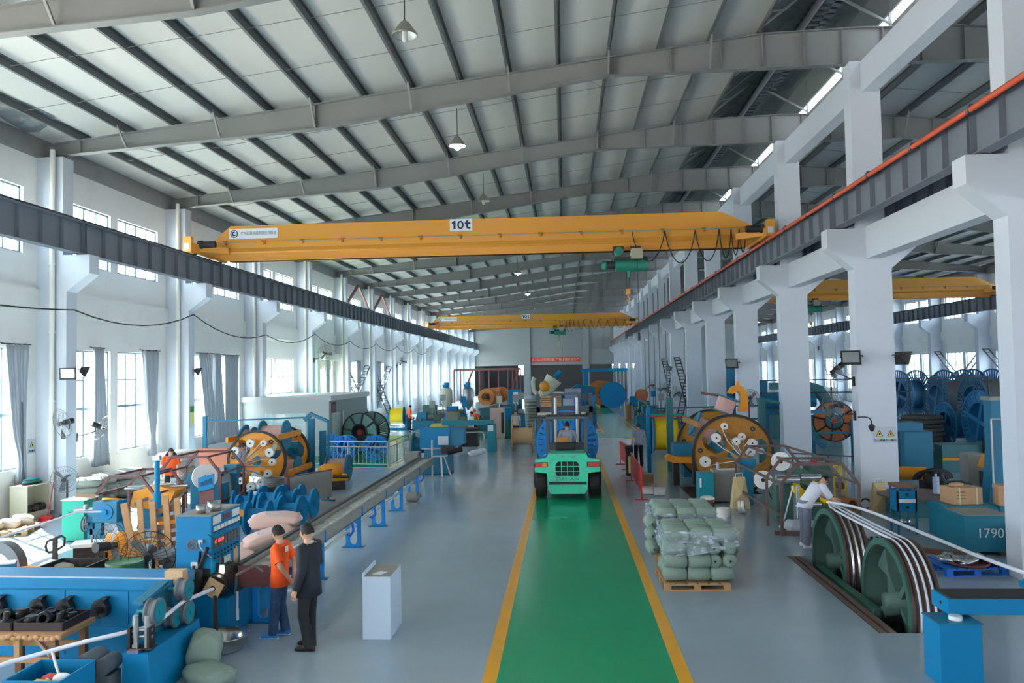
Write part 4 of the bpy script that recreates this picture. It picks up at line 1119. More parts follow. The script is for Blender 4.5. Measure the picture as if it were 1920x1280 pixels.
def sack(label, loc, size, rot, mt, seed, group=None, name='sack', cat='sack', printed=None):
    m = MB(); m.sack((0, 0, 0), size, seed=seed)
    o = tag(m.build(name, mt), label, cat, group); o.location = loc; o.rotation_euler = rot
    return o
def reel(label, c, rz, rf, rd, w, style='plain', flange='machine_blue', drum='machine_blue', wound=None, rw=None, name='cable_reel', group=None, pitch=0.0, nsp=28):
    """reel with its axle along local X; c = centre"""
    r = thing(name, label, 'reel', c, rz, group)
    r.rotation_euler = (pitch, 0, rz)
    for s in (-1, 1):
        x = s * w / 2; m = MB()
        if style == 'plain':
            m.lathe([(.04, -.012), (rf * .96, -.012), (rf, -.03), (rf, .03), (rf * .96, .012), (.04, .012), (.04, -.012)], (x, 0, 0), (1, 0, 0), 40, smooth=False)
            m.ring((x, 0, 0), (1, 0, 0), rf * .2, .04, .06, 20)
            for k in range(4): t = PI / 4 + k * PI / 2; m.cyl((x - .02, rf * .45 * math.cos(t), rf * .45 * math.sin(t)), (x + .02, rf * .45 * math.cos(t), rf * .45 * math.sin(t)), .03, n=10)
        elif style == 'spoked':
            m.ring((x, 0, 0), (1, 0, 0), rf, rf * .94, .07, 48); m.ring((x, 0, 0), (1, 0, 0), rd * 1.06, rd * .96, .06, 40)
            for k in range(nsp):
                t = 2 * PI * k / nsp; a = Vector((x, rd * math.cos(t), rd * math.sin(t))); b = Vector((x, rf * .96 * math.cos(t), rf * .96 * math.sin(t)))
                m.bar(a, b, .03, rf * .075, up=(0, -math.sin(t), math.cos(t)))
            for k in range(4):
                t = .3 + k * PI / 2; m.bar((x, 0, 0), (x, rd * math.cos(t), rd * math.sin(t)), .05, rf * .13, up=(0, -math.sin(t), math.cos(t)))
            m.cyl((x - .05, 0, 0), (x + .05, 0, 0), rf * .10, n=18)
        elif style == 'wood':
            n = 9
            m.disc((x, 0, 0), (1, 0, 0), rf * .985, .03, 40)
            m.ring((x, 0, 0), (1, 0, 0), rf, rf * .985, .07, 40)
            m.ring((x + s * .03, 0, 0), (1, 0, 0), rf * .25, .05, .03, 20)
        elif style == 'segment':
            m.ring((x, 0, 0), (1, 0, 0), rf, rf * .95, .09, 48); m.ring((x, 0, 0), (1, 0, 0), rf * .45, rf * .40, .08, 40)
            for k in range(8):
                t = .2 + k * PI / 4; m.bar((x, rf * .42 * math.cos(t), rf * .42 * math.sin(t)), (x, rf * .96 * math.cos(t), rf * .96 * math.sin(t)), .08, .05, up=(0, -math.sin(t), math.cos(t)))
        fl = m.build('flange', flange, r)
        if style == 'wood':
            for i in range(8):
                a, b = -rf + 2 * rf * i / 8 + .006, -rf + 2 * rf * (i + 1) / 8 - .006
                ha, hb = math.sqrt(max(0, rf * rf * .97 - a * a)), math.sqrt(max(0, rf * rf * .97 - b * b))
                q = MB(); q.prism([(a, -ha), (b, -hb), (b, hb), (a, ha)], (x + s * .012, 0, 0), (0, 1, 0), (0, 0, 1), s * .022); q.build('plank', flange, fl)
        if style == 'segment':
            for k in range(8):
                t0_, t1_ = .2 + k * PI / 4 + .07, .2 + (k + 1) * PI / 4 - .07
                pg = [(rf * .45 * math.cos(t), rf * .45 * math.sin(t)) for t in (t0_ + .03, (t0_ + t1_) / 2, t1_ - .03)] + [(rf * .95 * math.cos(t), rf * .95 * math.sin(t)) for t in (t1_, (t0_ + t1_) / 2, t0_)]
                q = MB(); q.prism(pg, (x - .02, 0, 0), (0, 1, 0), (0, 0, 1), .04); q.build('segment_board', wound or 'wood', fl)
            q = MB(); q.cyl((x - .05, 0, 0), (x + .05, 0, 0), rf * .14, n=20); q.build('hub', 'red_paint', fl)
    m = MB(); m.cyl((-w / 2, 0, 0), (w / 2, 0, 0), rd, n=36, caps=False); m.build('drum', drum, r)
    if rw:
        m = MB(); prof = []; n = max(8, int(w / .05))
        for i in range(n + 1): 
            h = -w / 2 + .03 + (w - .06) * i / n; prof += [(rw * (1 if i % 2 else .985), h)]
        m.lathe(prof, (0, 0, 0), (1, 0, 0), 36); m.build('wound_wire', wound if style != 'segment' else 'copper_pink', r)
    return r

# ---------------------------------------------------------------- extruder line at the left front
t = thing('extruder_barrel_cabinet', 'long blue machine cabinet with four black blowers on its front', 'machine', (-5.35, 10.55, 0), math.radians(-3.0))
m = MB(); m.box(-3.4, 0, 0, .55, .05, .98); m.box(-3.4, 0, .02, .53, 0, .05); m.build('cabinet_body', 'machine_blue', t, bevel=.008)
m = MB(); m.box(-3.42, .02, -.03, .57, .98, 1.13); m.build('top_cover', 'machine_blue', t, bevel=.012)
m = MB(); m.box(-3.42, .02, -.012, .05, 1.13, 1.135); m.build('cover_edge', 'sign_panel', t)
for x0, x1 in ((-3.38, -2.62), (-2.60, -1.55), (-1.53, -.62), (-.60, -.02)):
    m = MB(); m.box(x0, x1, -.012, 0, .52, .96); m.build('panel', 'machine_blue', t)
for x0, x1 in ((-3.38, -1.55), (-1.53, -.02)):
    m = MB(); m.box(x0, x1, -.012, 0, .10, .48); m.build('panel', 'machine_blue', t)
for i, x in enumerate((-2.49, -1.88, -1.48, -.96)):
    q = MB(); pts = [(.125 * math.cos(math.radians(a)), .125 * math.sin(math.radians(a))) for a in range(80, 400, 20)]
    pts = [(r_ * math.cos(math.radians(a)), r_ * math.sin(math.radians(a))) for a, r_ in [(a, .105 + .035 * (400 - a) / 320) for a in range(60, 400, 17)]]
    q.prism(pts + [(.02, .16), (.10, .16)], (x, -.03, .74), (1, 0, 0), (0, 0, 1), .10); bl = q.build('blower', 'black_paint', t)
    q = MB(); q.cyl((x, -.12, .74), (x, -.26, .74), .055, n=14); q.cyl((x, -.17, .74), (x, -.20, .74), .062, n=14); q.build('blower_motor', 'iron_dark', bl)
    q = MB(); q.tube([(x + .06, -.22, .72), (x + .10, -.2, .66), (x + .08, -.15, .58), (x + .09, -.1, .52)], .006, 5); q.build('wire', 'wire_grey', bl)
t = thing('control_cabinet', 'tall blue control cabinet with meters and switches on its right side', 'cabinet', (-5.5, 11.95, 0))
m = MB(); m.box(-.27, .27, -.45, .6, .03, 1.80); m.build('cabinet_body', 'machine_blue', t, bevel=.01)
m = MB(); m.box(-.27, .27, -.45, .6, 1.80, 1.812); m.build('cabinet_top', 'panel_grey', t)
m = MB(); m.ring((-.02, -.455, 1.38), (0, 1, 0), .085, .06, .012, 24); m.ring((-.02, -.455, 1.38), (0, 1, 0), .045, .02, .012, 20)
for k in range(8): tt = k * PI / 4; m.bar((-.02 + .02 * math.cos(tt), -.455, 1.38 + .02 * math.sin(tt)), (-.02 + .07 * math.cos(tt), -.455, 1.38 + .07 * math.sin(tt)), .012, .008)
m.build('fan_grille', 'control_grey', t)
m = MB(); m.cbox((.12, -.47, 1.44), (.07, .04, .05)); m.tube([(.12, -.49, 1.43), (.14, -.52, 1.36), (.20, -.52, 1.30), (.27, -.46, 1.20)], .012, 6); m.build('cable_gland', 'steel_bare', t)
m = MB(); m.cbox((.03, -.475, 1.08), (.10, .05, .12)); sk = m.build('socket', 'meter_white', t)
m = MB(); m.cbox((.03, -.505, 1.07), (.04, .02, .05)); m.tube([(-.01, -.50, 1.08), (-.05, -.50, 1.0), (-.07, -.48, .85), (-.07, -.47, .7)], .008, 5); m.cbox((.1, -.47, 1.14), (.08, .02, .015)); m.build('plug', 'black_paint', sk)
for i in range(8):
    y = -.38 + i * .122; m = MB(); m.box(.27, .285, y, y + .085, 1.56, 1.63); g = m.build('meter', 'meter_white', t)
    q = MB(); q.box(.285, .287, y, y + .085, 1.545, 1.565); q.build('meter_scale', 'sign_black', g)
m = MB(); m.box(.27, .277, -.40, .55, 1.30, 1.46); m.build('instrument_strip', 'control_grey', t)
for i in range(8):
    y = -.38 + i * .116; m = MB(); m.box(.277, .290, y, y + .085, 1.31, 1.45); g = m.build('temperature_controller', 'control_grey', t)
    if i < 3:
        q = MB(); q.box(.290, .293, y + .01, y + .075, 1.39, 1.43); q.build('display', 'led_red', g)
for row, z in ((0, 1.23), (1, 1.17)):
    for i in range(8):
        y = -.36 + i * .118; m = MB(); m.cyl((.27, y, z), (.295, y, z), .014, n=10); m.build('knob', 'black_paint', t)
for i in range(2):
    m = MB(); m.box(.27, .285, -.05 + i * .13, .05 + i * .13, 1.02, 1.12); m.build('meter', 'meter_white', t)
m = MB(); m.box(.27, .282, .33, .47, .88, 1.18); m.build('switch_plate', 'tan_board', t)
m = MB(); m.box(.27, .29, -.30, -.24, .98, 1.08); m.build('breaker', 'black_paint', t)
m = MB(); m.box(.27, .275, -.40, -.12, 1.66, 1.78); m.build('name_plate', 'meter_white', t)
m = MB(); m.box(.27, .276, -.05, .2, 1.68, 1.76); m.build('window_plate', 'frame_maroon', t)
m = MB(); m.box(.27, .276, .28, .55, 1.66, 1.77); m.build('name_plate', 'meter_white', t)
for i, z in enumerate((1.12, .95)):
    for j in range(5):
        m = MB(); m.cyl((.27, -.15 + j * .09, z - .12), (.29, -.15 + j * .09, z - .12), .010, n=8); m.build('lamp_button', ('red_paint', 'notice_yellow', 'green_paint')[j % 3], t)
for i, (x, y, r_) in enumerate(((.02, -.25, .07), (.14, -.02, .085), (.06, .12, .10))):
    m = MB(); m.lathe([(.001, 0), (r_, 0), (r_, .12), (r_ * .9, .12), (r_ * .9, .01), (.001, .01)], (0, 0, 0), (0, 0, 1), 20)
    o = tag(m.build('metal_pot', 'steel_bare'), ('small steel pot at the near edge of the control cabinet top', 'middle steel pot on the control cabinet top', 'widest steel pot on the control cabinet top')[i], 'pot', 'pots on the control cabinet'); o.location = (-5.5 + x, 11.95 + y, 1.813)
t = thing('extruder', 'dark extruder head with barrel and square tan plate', 'machine', (-5.1, 11.2, 0))
m = MB(); m.box(-.30, .12, .32, 1.9, .02, .60); m.build('machine_base', 'machine_blue', t, bevel=.01)
m = MB(); m.cyl((.02, .05, .84), (-.12, .95, .84), .15, n=26); m.cyl((.0, .2, .84), (-.01, .26, .84), .165, n=26); m.cyl((-.06, .55, .84), (-.07, .61, .84), .165, n=26); m.build('heated_barrel', 'iron_dark', t)
m = MB(); m.at((.03, .0, .83), (0, PI / 6, 0)); m.box(-.12, .12, -.012, .012, -.12, .12); m.build('tan_plate', 'tan_board', t)
m = MB(); m.cyl((.03, -.02, .83), (.03, .02, .83), .04, n=14); m.build('die', 'iron_dark', t)
m = MB()
for i, (x, y, z, a) in enumerate(((-.28, .35, .98, .2), (-.34, .42, 1.08, .2), (-.38, .2, .92, .15), (-.22, .3, .86, .18))): m.cbox((x, y, z), (a, a * .9, a * .7), (.2 * i, .1, .5 * i))
m.cyl((-.32, .3, 1.02), (-.14, .2, 1.36), .028, n=10); m.cyl((-.36, .35, 1.0), (-.26, .22, 1.3), .02, n=10); m.cyl((-.45, .3, .95), (-.15, .32, .95), .09, n=14); m.cyl((-.30, .15, .70), (-.30, .15, 1.05), .1, n=14)
m.build('cross_head', 'rubber', t)
m = MB(); m.tube([(.06, .0, .72), (.10, -.1, .55), (.16, -.2, .3), (.12, -.35, .12), (.0, -.5, .08), (-.1, -.6, .2), (-.14, -.62, .45), (-.1, -.55, .62)], .03, 10); m.build('hose', 'rubber', t)
m = MB(); m.tube([(-.25, -.55, .45), (-.28, -.6, .2), (-.22, -.75, .05), (-.12, -.9, .05), (-.05, -.95, .25), (-.06, -.85, .5)], .022, 8); m.build('hose', 'rubber', t)
m = MB(); m.cyl((.12, .62, .62), (.12, .62, .36), .022, n=8); m.cyl((.12, .62, .36), (.12, .62, .2), .03, n=8); m.build('drain_tube', 'cable_white', t)
m = MB(); m.bar((.10, .6, .6), (.25, .3, .95), .03); m.bar((.25, .3, .95), (.42, .55, 1.02), .03); m.bar((.42, .55, 1.02), (.48, .7, .9), .03); m.build('lamp_arm', 'steel_bare', t)
t = thing('work_lamp', 'bright bare work bulb hanging before the control cabinet', 'lamp', (-5.05, 11.45, 1.05))
m = MB(); m.cyl((0, 0, .06), (0, 0, .16), .03, n=12); m.tube([(0, 0, .16), (-.02, .0, .3), (-.1, .01, .42), (-.20, -.02, .5)], .007, 5); m.build('socket', 'black_paint', t)
m = MB(); m.lathe([(.001, -.08), (.034, -.06), (.04, -.02), (.03, .03), (.022, .06)], (0, 0, 0), (0, 0, 1), 18); m.build('bulb', 'work_bulb', t)

# haul-off with grooved wheels on a blue stand
t = thing('guide_wheel_stand', 'blue stand with grooved grey wheels guiding the white cable', 'machine', (-5.2, 9.35, 0))
m = MB(); m.prism([(-.17, 0), (.22, 0), (.16, .56), (-.15, .56)], (0, 1.35, 0), (1, 0, 0), (0, 0, 1), 1.35); m.build('base', 'machine_blue', t, bevel=.008)
m = MB(); m.prism([(.25, .56), (1.5, .56), (1.5, .98), (1.25, 1.08), (.5, .98), (.3, .9)], (-.20, 0, 0), (0, 1, 0), (0, 0, 1), .05); m.build('side_plate', 'machine_blue_dull', t)
m = MB(); m.prism([(.45, 1.0), (1.1, 1.10), (1.1, 1.14), (.45, 1.04)], (-.28, 0, 0), (0, 1, 0), (0, 0, 1), .14); m.build('cover', 'machine_blue_dull', t)
m = MB(); m.box(-.25, .0, 1.2, 1.35, 1.06, 1.24); m.build('wood_block', 'tan_board', t)
for x, y, z, r_ in ((.02, .42, .93, .165), (.06, 1.12, 1.02, .15), (.08, 1.10, .72, .15), (-.02, .95, .70, .13)):
    m = MB(); m.lathe([(.03, -.07), (r_, -.07), (r_, -.045), (r_ * .86, -.02), (r_ * .86, .02), (r_, .045), (r_, .07), (.03, .07)], (x, y, z), (1, 0, 0), 30, smooth=False); wl = m.build('grooved_wheel', 'grooved_grey', t)
    q = MB(); q.cyl((x + .071, y, z), (x + .078, y, z), r_ * .82, n=28); q.cyl((x - .22, y, z), (x + .09, y, z), .03, n=12); q.build('wheel_face', 'teal_paint', wl)
for y in (.30,):
    m = MB(); m.box(-.13, .17, y - .25, y - .10, .58, .60)
    for x in (-.11, .13): m.box(x - .015, x + .015, y - .24, y - .1, .60, .84)
    m.build('roller_frame', 'iron_dark', t)
    for x in (-.04, .10): 
        m = MB(); m.cyl((x, y - .2, .60), (x, y - .2, .98), .032, n=14); m.build('guide_roller', 'steel_bare', t)
    for z in (.72, .80): 
        m = MB(); m.cyl((-.12, y - .17, z), (.15, y - .17, z), .022, n=12); m.build('guide_roller', 'steel_bare', t)
m = MB(); m.cbox((-.02, .03, .58), (.14, .10, .03)); m.cyl((.0, .05, .60), (-.04, .12, .72), .01, n=6); m.cyl((-.06, .1, .57), (-.06, .1, .64), .03, n=8); m.build('loose_tool', 'steel_bare', t)
m = MB(); m.box(-.03, .02, .9, 1.55, .05, .62); m.build('guard_plate', 'black_paint', t)
m = MB(); m.tube([(-1.9, -.75, .40), (-1.35, -.32, .56), (-.62, -.02, .70), (.0, .16, .80), (.03, .42, .775), (.08, 1.08, .875), (.14, 1.82, .83)], .026, 10)
o = tag(m.build('white_cable', 'cable_white'), 'white cable leaving the extruder plate towards the lower left corner', 'cable'); o.location = (-5.2, 9.35, 0)
t = thing('grinder_motor', 'grey electric motor between the tool bin and the wheel stand', 'motor', (-5.62, 9.2, 0))
m = MB(); m.cyl((-.10, 0, .46), (-.10, .3, .46), .14, n=20); m.cyl((.09, .0, .44), (.09, .3, .44), .10, n=18); m.build('motor_housing', 'control_grey', t)
m = MB(); m.box(-.22, .18, .02, .28, 0, .34); m.build('stand', 'control_grey', t)
sack('small white rag sack with faded print beside the tool bin', (-5.35, 8.78, .17), (.30, .28, .36), (.1, 0, .4), 'sack_white', 3)

# workbench with trays of black moulds
t = thing('workbench', 'wooden workbench with a tattered top before the blue cabinet', 'bench', (-6.95, 9.78, 0))
m = MB(); m.box(-.9, .78, -.36, .36, .69, .75); 
for i in range(24): m.ball((-.85 + i * .07, -.37, .72 + R.uniform(-.02, .02)), (.05, .02, .03), 8, 5, .5, i)
m.build('bench_top', 'wood', t)
for x in (-.75, -.2, .66):
    for y in (-.3, .3): m = MB(); m.box(x - .04, x + .04, y - .04, y + .04, 0, .69); m.build('leg', 'wood_dark', t)
for y in (-.3, .3):
    m = MB(); m.box(-.8, .7, y - .025, y + .025, .40, .47); m.build('rail', 'wood', t)
for x in (-.45, .2): m = MB(); m.box(x - .035, x + .035, -.33, -.27, .40, .69); m.build('short_post', 'wood', t)
m = MB(); m.bar((.45, -.31, .68), (.66, -.31, .45), .05, .03); m.build('brace', 'wood', t)
mat('tray_dark', (46, 32, 32), .6); mat('mould_black', (34, 34, 36), .38, metal=.5)
for i, (x0, x1, y0, y1, lb) in enumerate(((-6.86, -6.24, 9.56, 10.12, 'dark red-brown tray of black moulds at the bench right end'), (-7.6, -6.9, 9.56, 10.1, 'dark tray of black moulds at the frame edge on the bench'))):
    t = thing('tray', lb, 'tray', ((x0 + x1) / 2, (y0 + y1) / 2, .752)); hw, hd = (x1 - x0) / 2, (y1 - y0) / 2
    m = MB(); m.box(-hw, hw, -hd, hd, 0, .01)
    for a in (-1, 1): m.box(a * hw - .008, a * hw + .008, -hd, hd, 0, .10); m.box(-hw, hw, a * hd - .008, a * hd + .008, 0, .10)
    m.build('tray_body', 'tray_dark', t)
k = 0
MOULD = ((-6.74, 9.72, .09, .13, 'c'), (-6.58, 9.72, .10, .10, 't'), (-6.4, 9.74, .085, .12, 'n'), (-6.66, 9.93, .1, .12, 'c'), (-6.48, 9.92, .09, .10, 'n'), (-6.34, 9.93, .06, .11, 'c'), (-6.72, 10.05, .05, .13, 'c'), (-6.45, 10.05, .045, .12, 'c'),
         (-7.08, 9.72, .10, .14, 'n'), (-7.0, 9.92, .085, .16, 'c'), (-7.2, 9.9, .09, .13, 't'), (-7.3, 9.7, .09, .11, 'c'))
for x, y, r_, h, s in MOULD:
    m = MB()
    if s == 'c': m.lathe([(.001, h), (r_ * .45, h), (r_ * .45, h * .8), (r_ * .5, h), (r_ * .8, h), (r_ * .85, h * .7), (r_, h * .66), (r_, 0), (.001, 0)], (0, 0, 0), (0, 0, 1), 18, smooth=False)
    elif s == 'n': m.lathe([(.001, h * 1.25), (r_ * .3, h * 1.25), (r_ * .45, h * .6), (r_, h * .35), (r_, 0), (.001, 0)], (0, 0, 0), (0, 0, 1), 18, smooth=False)
    else: m.at((0, 0, r_ * .8), (1.1, .3, 0)); m.lathe([(r_ * .5, -h * .6), (r_, -h * .6), (r_, h * .2), (r_ * .8, h * .5), (r_ * .5, h * .5), (r_ * .5, -h * .6)], (0, 0, 0), (0, 0, 1), 18, smooth=False)
    o = m.build('mould', 'mould_black'); o.location = (x, y, .765); k += 1
    tag(o, ('black stepped mould ring with a bright bore at the front of the right bench tray', 'black mould tilted on its side at the middle front of the right bench tray', 'black cone mould at the right front of the right bench tray', 'tall black mould ring in the middle of the right bench tray', 'low black cone mould in the middle of the right bench tray', 'small black mould at the right rim of the right bench tray', 'slim black mould at the back rim of the right bench tray', 'slimmest black mould at the back of the right bench tray', 'black cone mould in the tray at the frame edge', 'tall black mould ring in the tray at the frame edge', 'tilted black mould in the tray at the frame edge', 'outermost black mould in the tray at the frame edge')[k - 1], 'mould', 'black moulds in the bench trays')
t = thing('tool_bin', 'open blue steel bin of tools and rags at the lower left corner', 'bin', (-5.82, 8.70, 0))
m = MB()
for a in (-1, 1): m.box(a * .32 - .01, a * .32 + .01, -.32, .32, .08, .60); m.box(-.32, .32, a * .32 - .01, a * .32 + .01, .08, .60)
m.box(-.32, .32, -.32, .32, .08, .10); m.build('bin_body', 'machine_blue', t)
m = MB(); m.box(-.3, .3, -.3, .3, .10, .40); m.build('bin_lining', 'wood_dark', t)
for x in (-.26, .26):
    for y in (-.26, .26): m = MB(); m.box(x - .03, x + .03, y - .03, y + .03, 0, .08); m.build('foot', 'black_paint', t)
m = MB(); m.tube([(-.12, .22, .72), (.0, .12, .58), (.14, .0, .46)], .016, 8); o = tag(m.build('brush_handle', 'meter_white'), 'pale brush stick leaning out of the tool bin', 'tool'); o.location = (-5.82, 8.70, 0)
m = MB(); m.ball((0, 0, 0), (.13, .04, .09), 14, 8); m.cbox((-.12, 0, -.04), (.2, .03, .03), (0, .6, 0)); o = tag(m.build('ladle', 'meter_white'), 'pale round paddle lying in the tool bin', 'tool'); o.location = (-5.64, 8.66, .50)
m = MB(); m.sack((0, 0, 0), (.2, .14, .14), seed=9); o = tag(m.build('rag', 'red_plastic'), 'red rag at the back of the tool bin', 'rag'); o.location = (-5.83, 8.74, .47)
m = MB(); m.sack((0, 0, 0), (.22, .16, .14), seed=6); o = tag(m.build('rag', 'notice_yellow'), 'black and yellow cloth in the tool bin', 'rag'); o.location = (-5.86, 8.58, .46)
t = thing('basin', 'large shiny stainless steel basin on the floor by the extruder', 'basin', (-4.88, 11.1, 0))
m = MB(); m.lathe([(.001, .006), (.24, .006), (.29, .05), (.335, .21), (.365, .215), (.365, .222), (.325, .222), (.28, .06), (.235, .018), (.001, .018)], (0, 0, 0), (0, 0, 1), 44); m.build('basin_bowl', 'stainless', t)
sack('crumpled grey-green sack slumped against the wheel stand', (-4.80, 10.35, .24), (.42, .46, .52), (.2, .15, .3), 'sack_green', 11)
sack('flat grey-green sack on the floor in front of the basin', (-4.55, 9.95, .10), (.62, .46, .22), (0, .05, -.5), 'sack_green', 12)

# ---------------------------------------------------------------- cooling trough
t = thing('cooling_trough', 'long grey steel cooling trough on blue slotted stands', 'trough', (-4.78, 11.95, 0))
L0, L1 = .0, 15.4
m = MB(); m.box(-.22, -.205, L0, L1, .70, .98); m.box(.205, .22, L0, L1, .70, .95); m.box(-.22, .22, L0, L1, .70, .715); m.box(-.22, .22, L0, .015 + L0, .70, .95); m.box(-.22, .22, L1 - .015, L1, .70, .95)
m.box(.19, .235, L0, L1, .94, .955)
m.build('trough_body', 'steel_bare' if False else 'panel_grey', t)
m = MB(); m.box(-.27, -.20, L0, L1, .97, 1.01); m.build('back_rail', 'iron_dark', t)
m = MB(); m.box(-.205, .19, L0 + .02, L1 - .02, .86, .87); m.build('water', 'water', t)
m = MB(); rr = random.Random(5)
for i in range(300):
    y = rr.uniform(L0 + .1, L1 - .1); m.cbox((rr.uniform(-.15, .12), y, .875), (rr.uniform(.02, .1), rr.uniform(.03, .2), .012), (0, rr.uniform(-.2, .2), rr.uniform(-.6, .6)))  # white flecks laid on the water as painted glints
m.build('water_glints', 'meter_white', t)['kind'] = 'stuff'
m = MB(); m.box(-.23, .24, -.02, .0, .66, .98); m.box(.225, .232, 0, .9, .70, .94); m.build('end_plate', 'frame_maroon', t)
for i, y in enumerate((.41, 3.0, 5.75, 8.15, 10.4, 12.8)):
    q = MB(); w, h = .17, .70
    hole = [(.085 * math.cos(a), .085 * math.sin(a)) for a in [PI * k / 10 for k in range(11)]]
    up_ = [(x, .47 + z) for x, z in hole]; lo_ = [(-x, .14 - z) for x, z in hole]
    q.box(-w, -.085, y - .03, y + .03, .01, h); q.box(.085, w, y - .03, y + .03, .01, h); q.box(-.085, .085, y - .03, y + .03, .555, h); q.box(-.085, .085, y - .03, y + .03, .01, .055)
    for c, sg in ((.47, 1), (.14, -1)):
        for k in range(6):
            a0, a1 = PI * k / 6, PI * (k + 1) / 6
            pg = [(.085 * math.cos(a0), c + sg * .085 * math.sin(a0)), (.085 * math.cos(a1), c + sg * .085 * math.sin(a1)), (.085 * math.cos((a0 + a1) / 2) * 1.0, c + sg * .086), ]
            q.prism([(pg[0][0], pg[0][1]), (pg[0][0], c + sg * .086), (pg[1][0], c + sg * .086), (pg[1][0], pg[1][1])], (0, y + .03, 0), (1, 0, 0), (0, 0, 1), .06)
    o = q.build('stand', 'trough_blue', t)
    q = MB(); q.box(-.24, .24, y - .09, y + .09, 0, .012); q.build('foot_plate', 'machine_blue_dull', o)
    q = MB(); q.box(.222, .25, y - .12, y - .09, .70, .92); q.build('clamp', 'trough_blue', o)
m = MB(); m.tube([(0, .9, .36), (0, 3.0, .42), (0, 5.75, .44), (0, 8.1, .44), (0, 12.8, .46), (.05, 13.4, .3)], .035, 10); m.build('return_pipe', 'pvc_white', t)
for y in (1.2, 5.0, 7.0, 13.6):
    m = MB(); m.tube([(.18, y, .68), (.2, y, .5), (.12, y + .05, .40), (.02, y + .2, .40)], .03, 8); m.build('drain_elbow', 'plastic_blue', t)
m = MB(); m.cyl((.05, 11.6, .20), (.35, 11.6, .20), .14, n=20); m.cyl((.35, 11.6, .2), (.42, 11.6, .2), .1, n=16); m.cbox((.2, 11.6, .02), (.4, .3, .04)); m.build('pump_motor', 'panel_grey', t)
t = None
# pink sacks in a heap behind the trough
for i, (x, y, z, sx, sy, sz, rx, ry, rz_, lb) in enumerate((
        (-5.9, 14.6, .18, .95, .62, .34, 0, 0, .5, 'pink paper sack at the bottom of the heap behind the trough'), (-5.75, 15.7, .18, .95, .62, .34, 0, 0, .2, 'pink sack lying behind the man in orange'), (-5.95, 15.1, .48, .9, .6, .30, .1, 0, .3, 'pink sack in the middle of the heap'),
        (-5.65, 14.9, .78, .95, .62, .30, .05, -.25, .5, 'pink sack with faint print, tilted on the heap'), (-5.55, 15.8, .66, .95, .6, .30, -.1, .15, .3, 'pink sack with blue print on the heap by the trough rail'), (-5.75, 15.5, 1.0, 1.0, .62, .28, .05, .0, .2, 'topmost pink sack of the heap'),
        (-6.1, 13.85, .2, .7, .55, .36, .2, .3, 1.2, 'crumpled pink sack nearest the control cabinet'), (-5.9, 14.15, .5, .6, .5, .3, .2, -.3, .9, 'half-empty pink sack leaning on the heap'))):
    o = sack(lb, (x, y, z), (sx, sy, sz), (rx, ry, rz_), 'sack_pink', 20 + i, 'pink sacks behind the trough')
    if 3 <= i <= 5:
        m = MB()
        for k in range(4): m.cbox((-.16 + .09 * k, .02, sz * .5 * .99), (.05, .10, .012))
        m.cbox((-.02, -.12, sz * .5 * .985), (.24, .03, .012)); m.build('printed_mark', 'shirt_pale_blue', o)
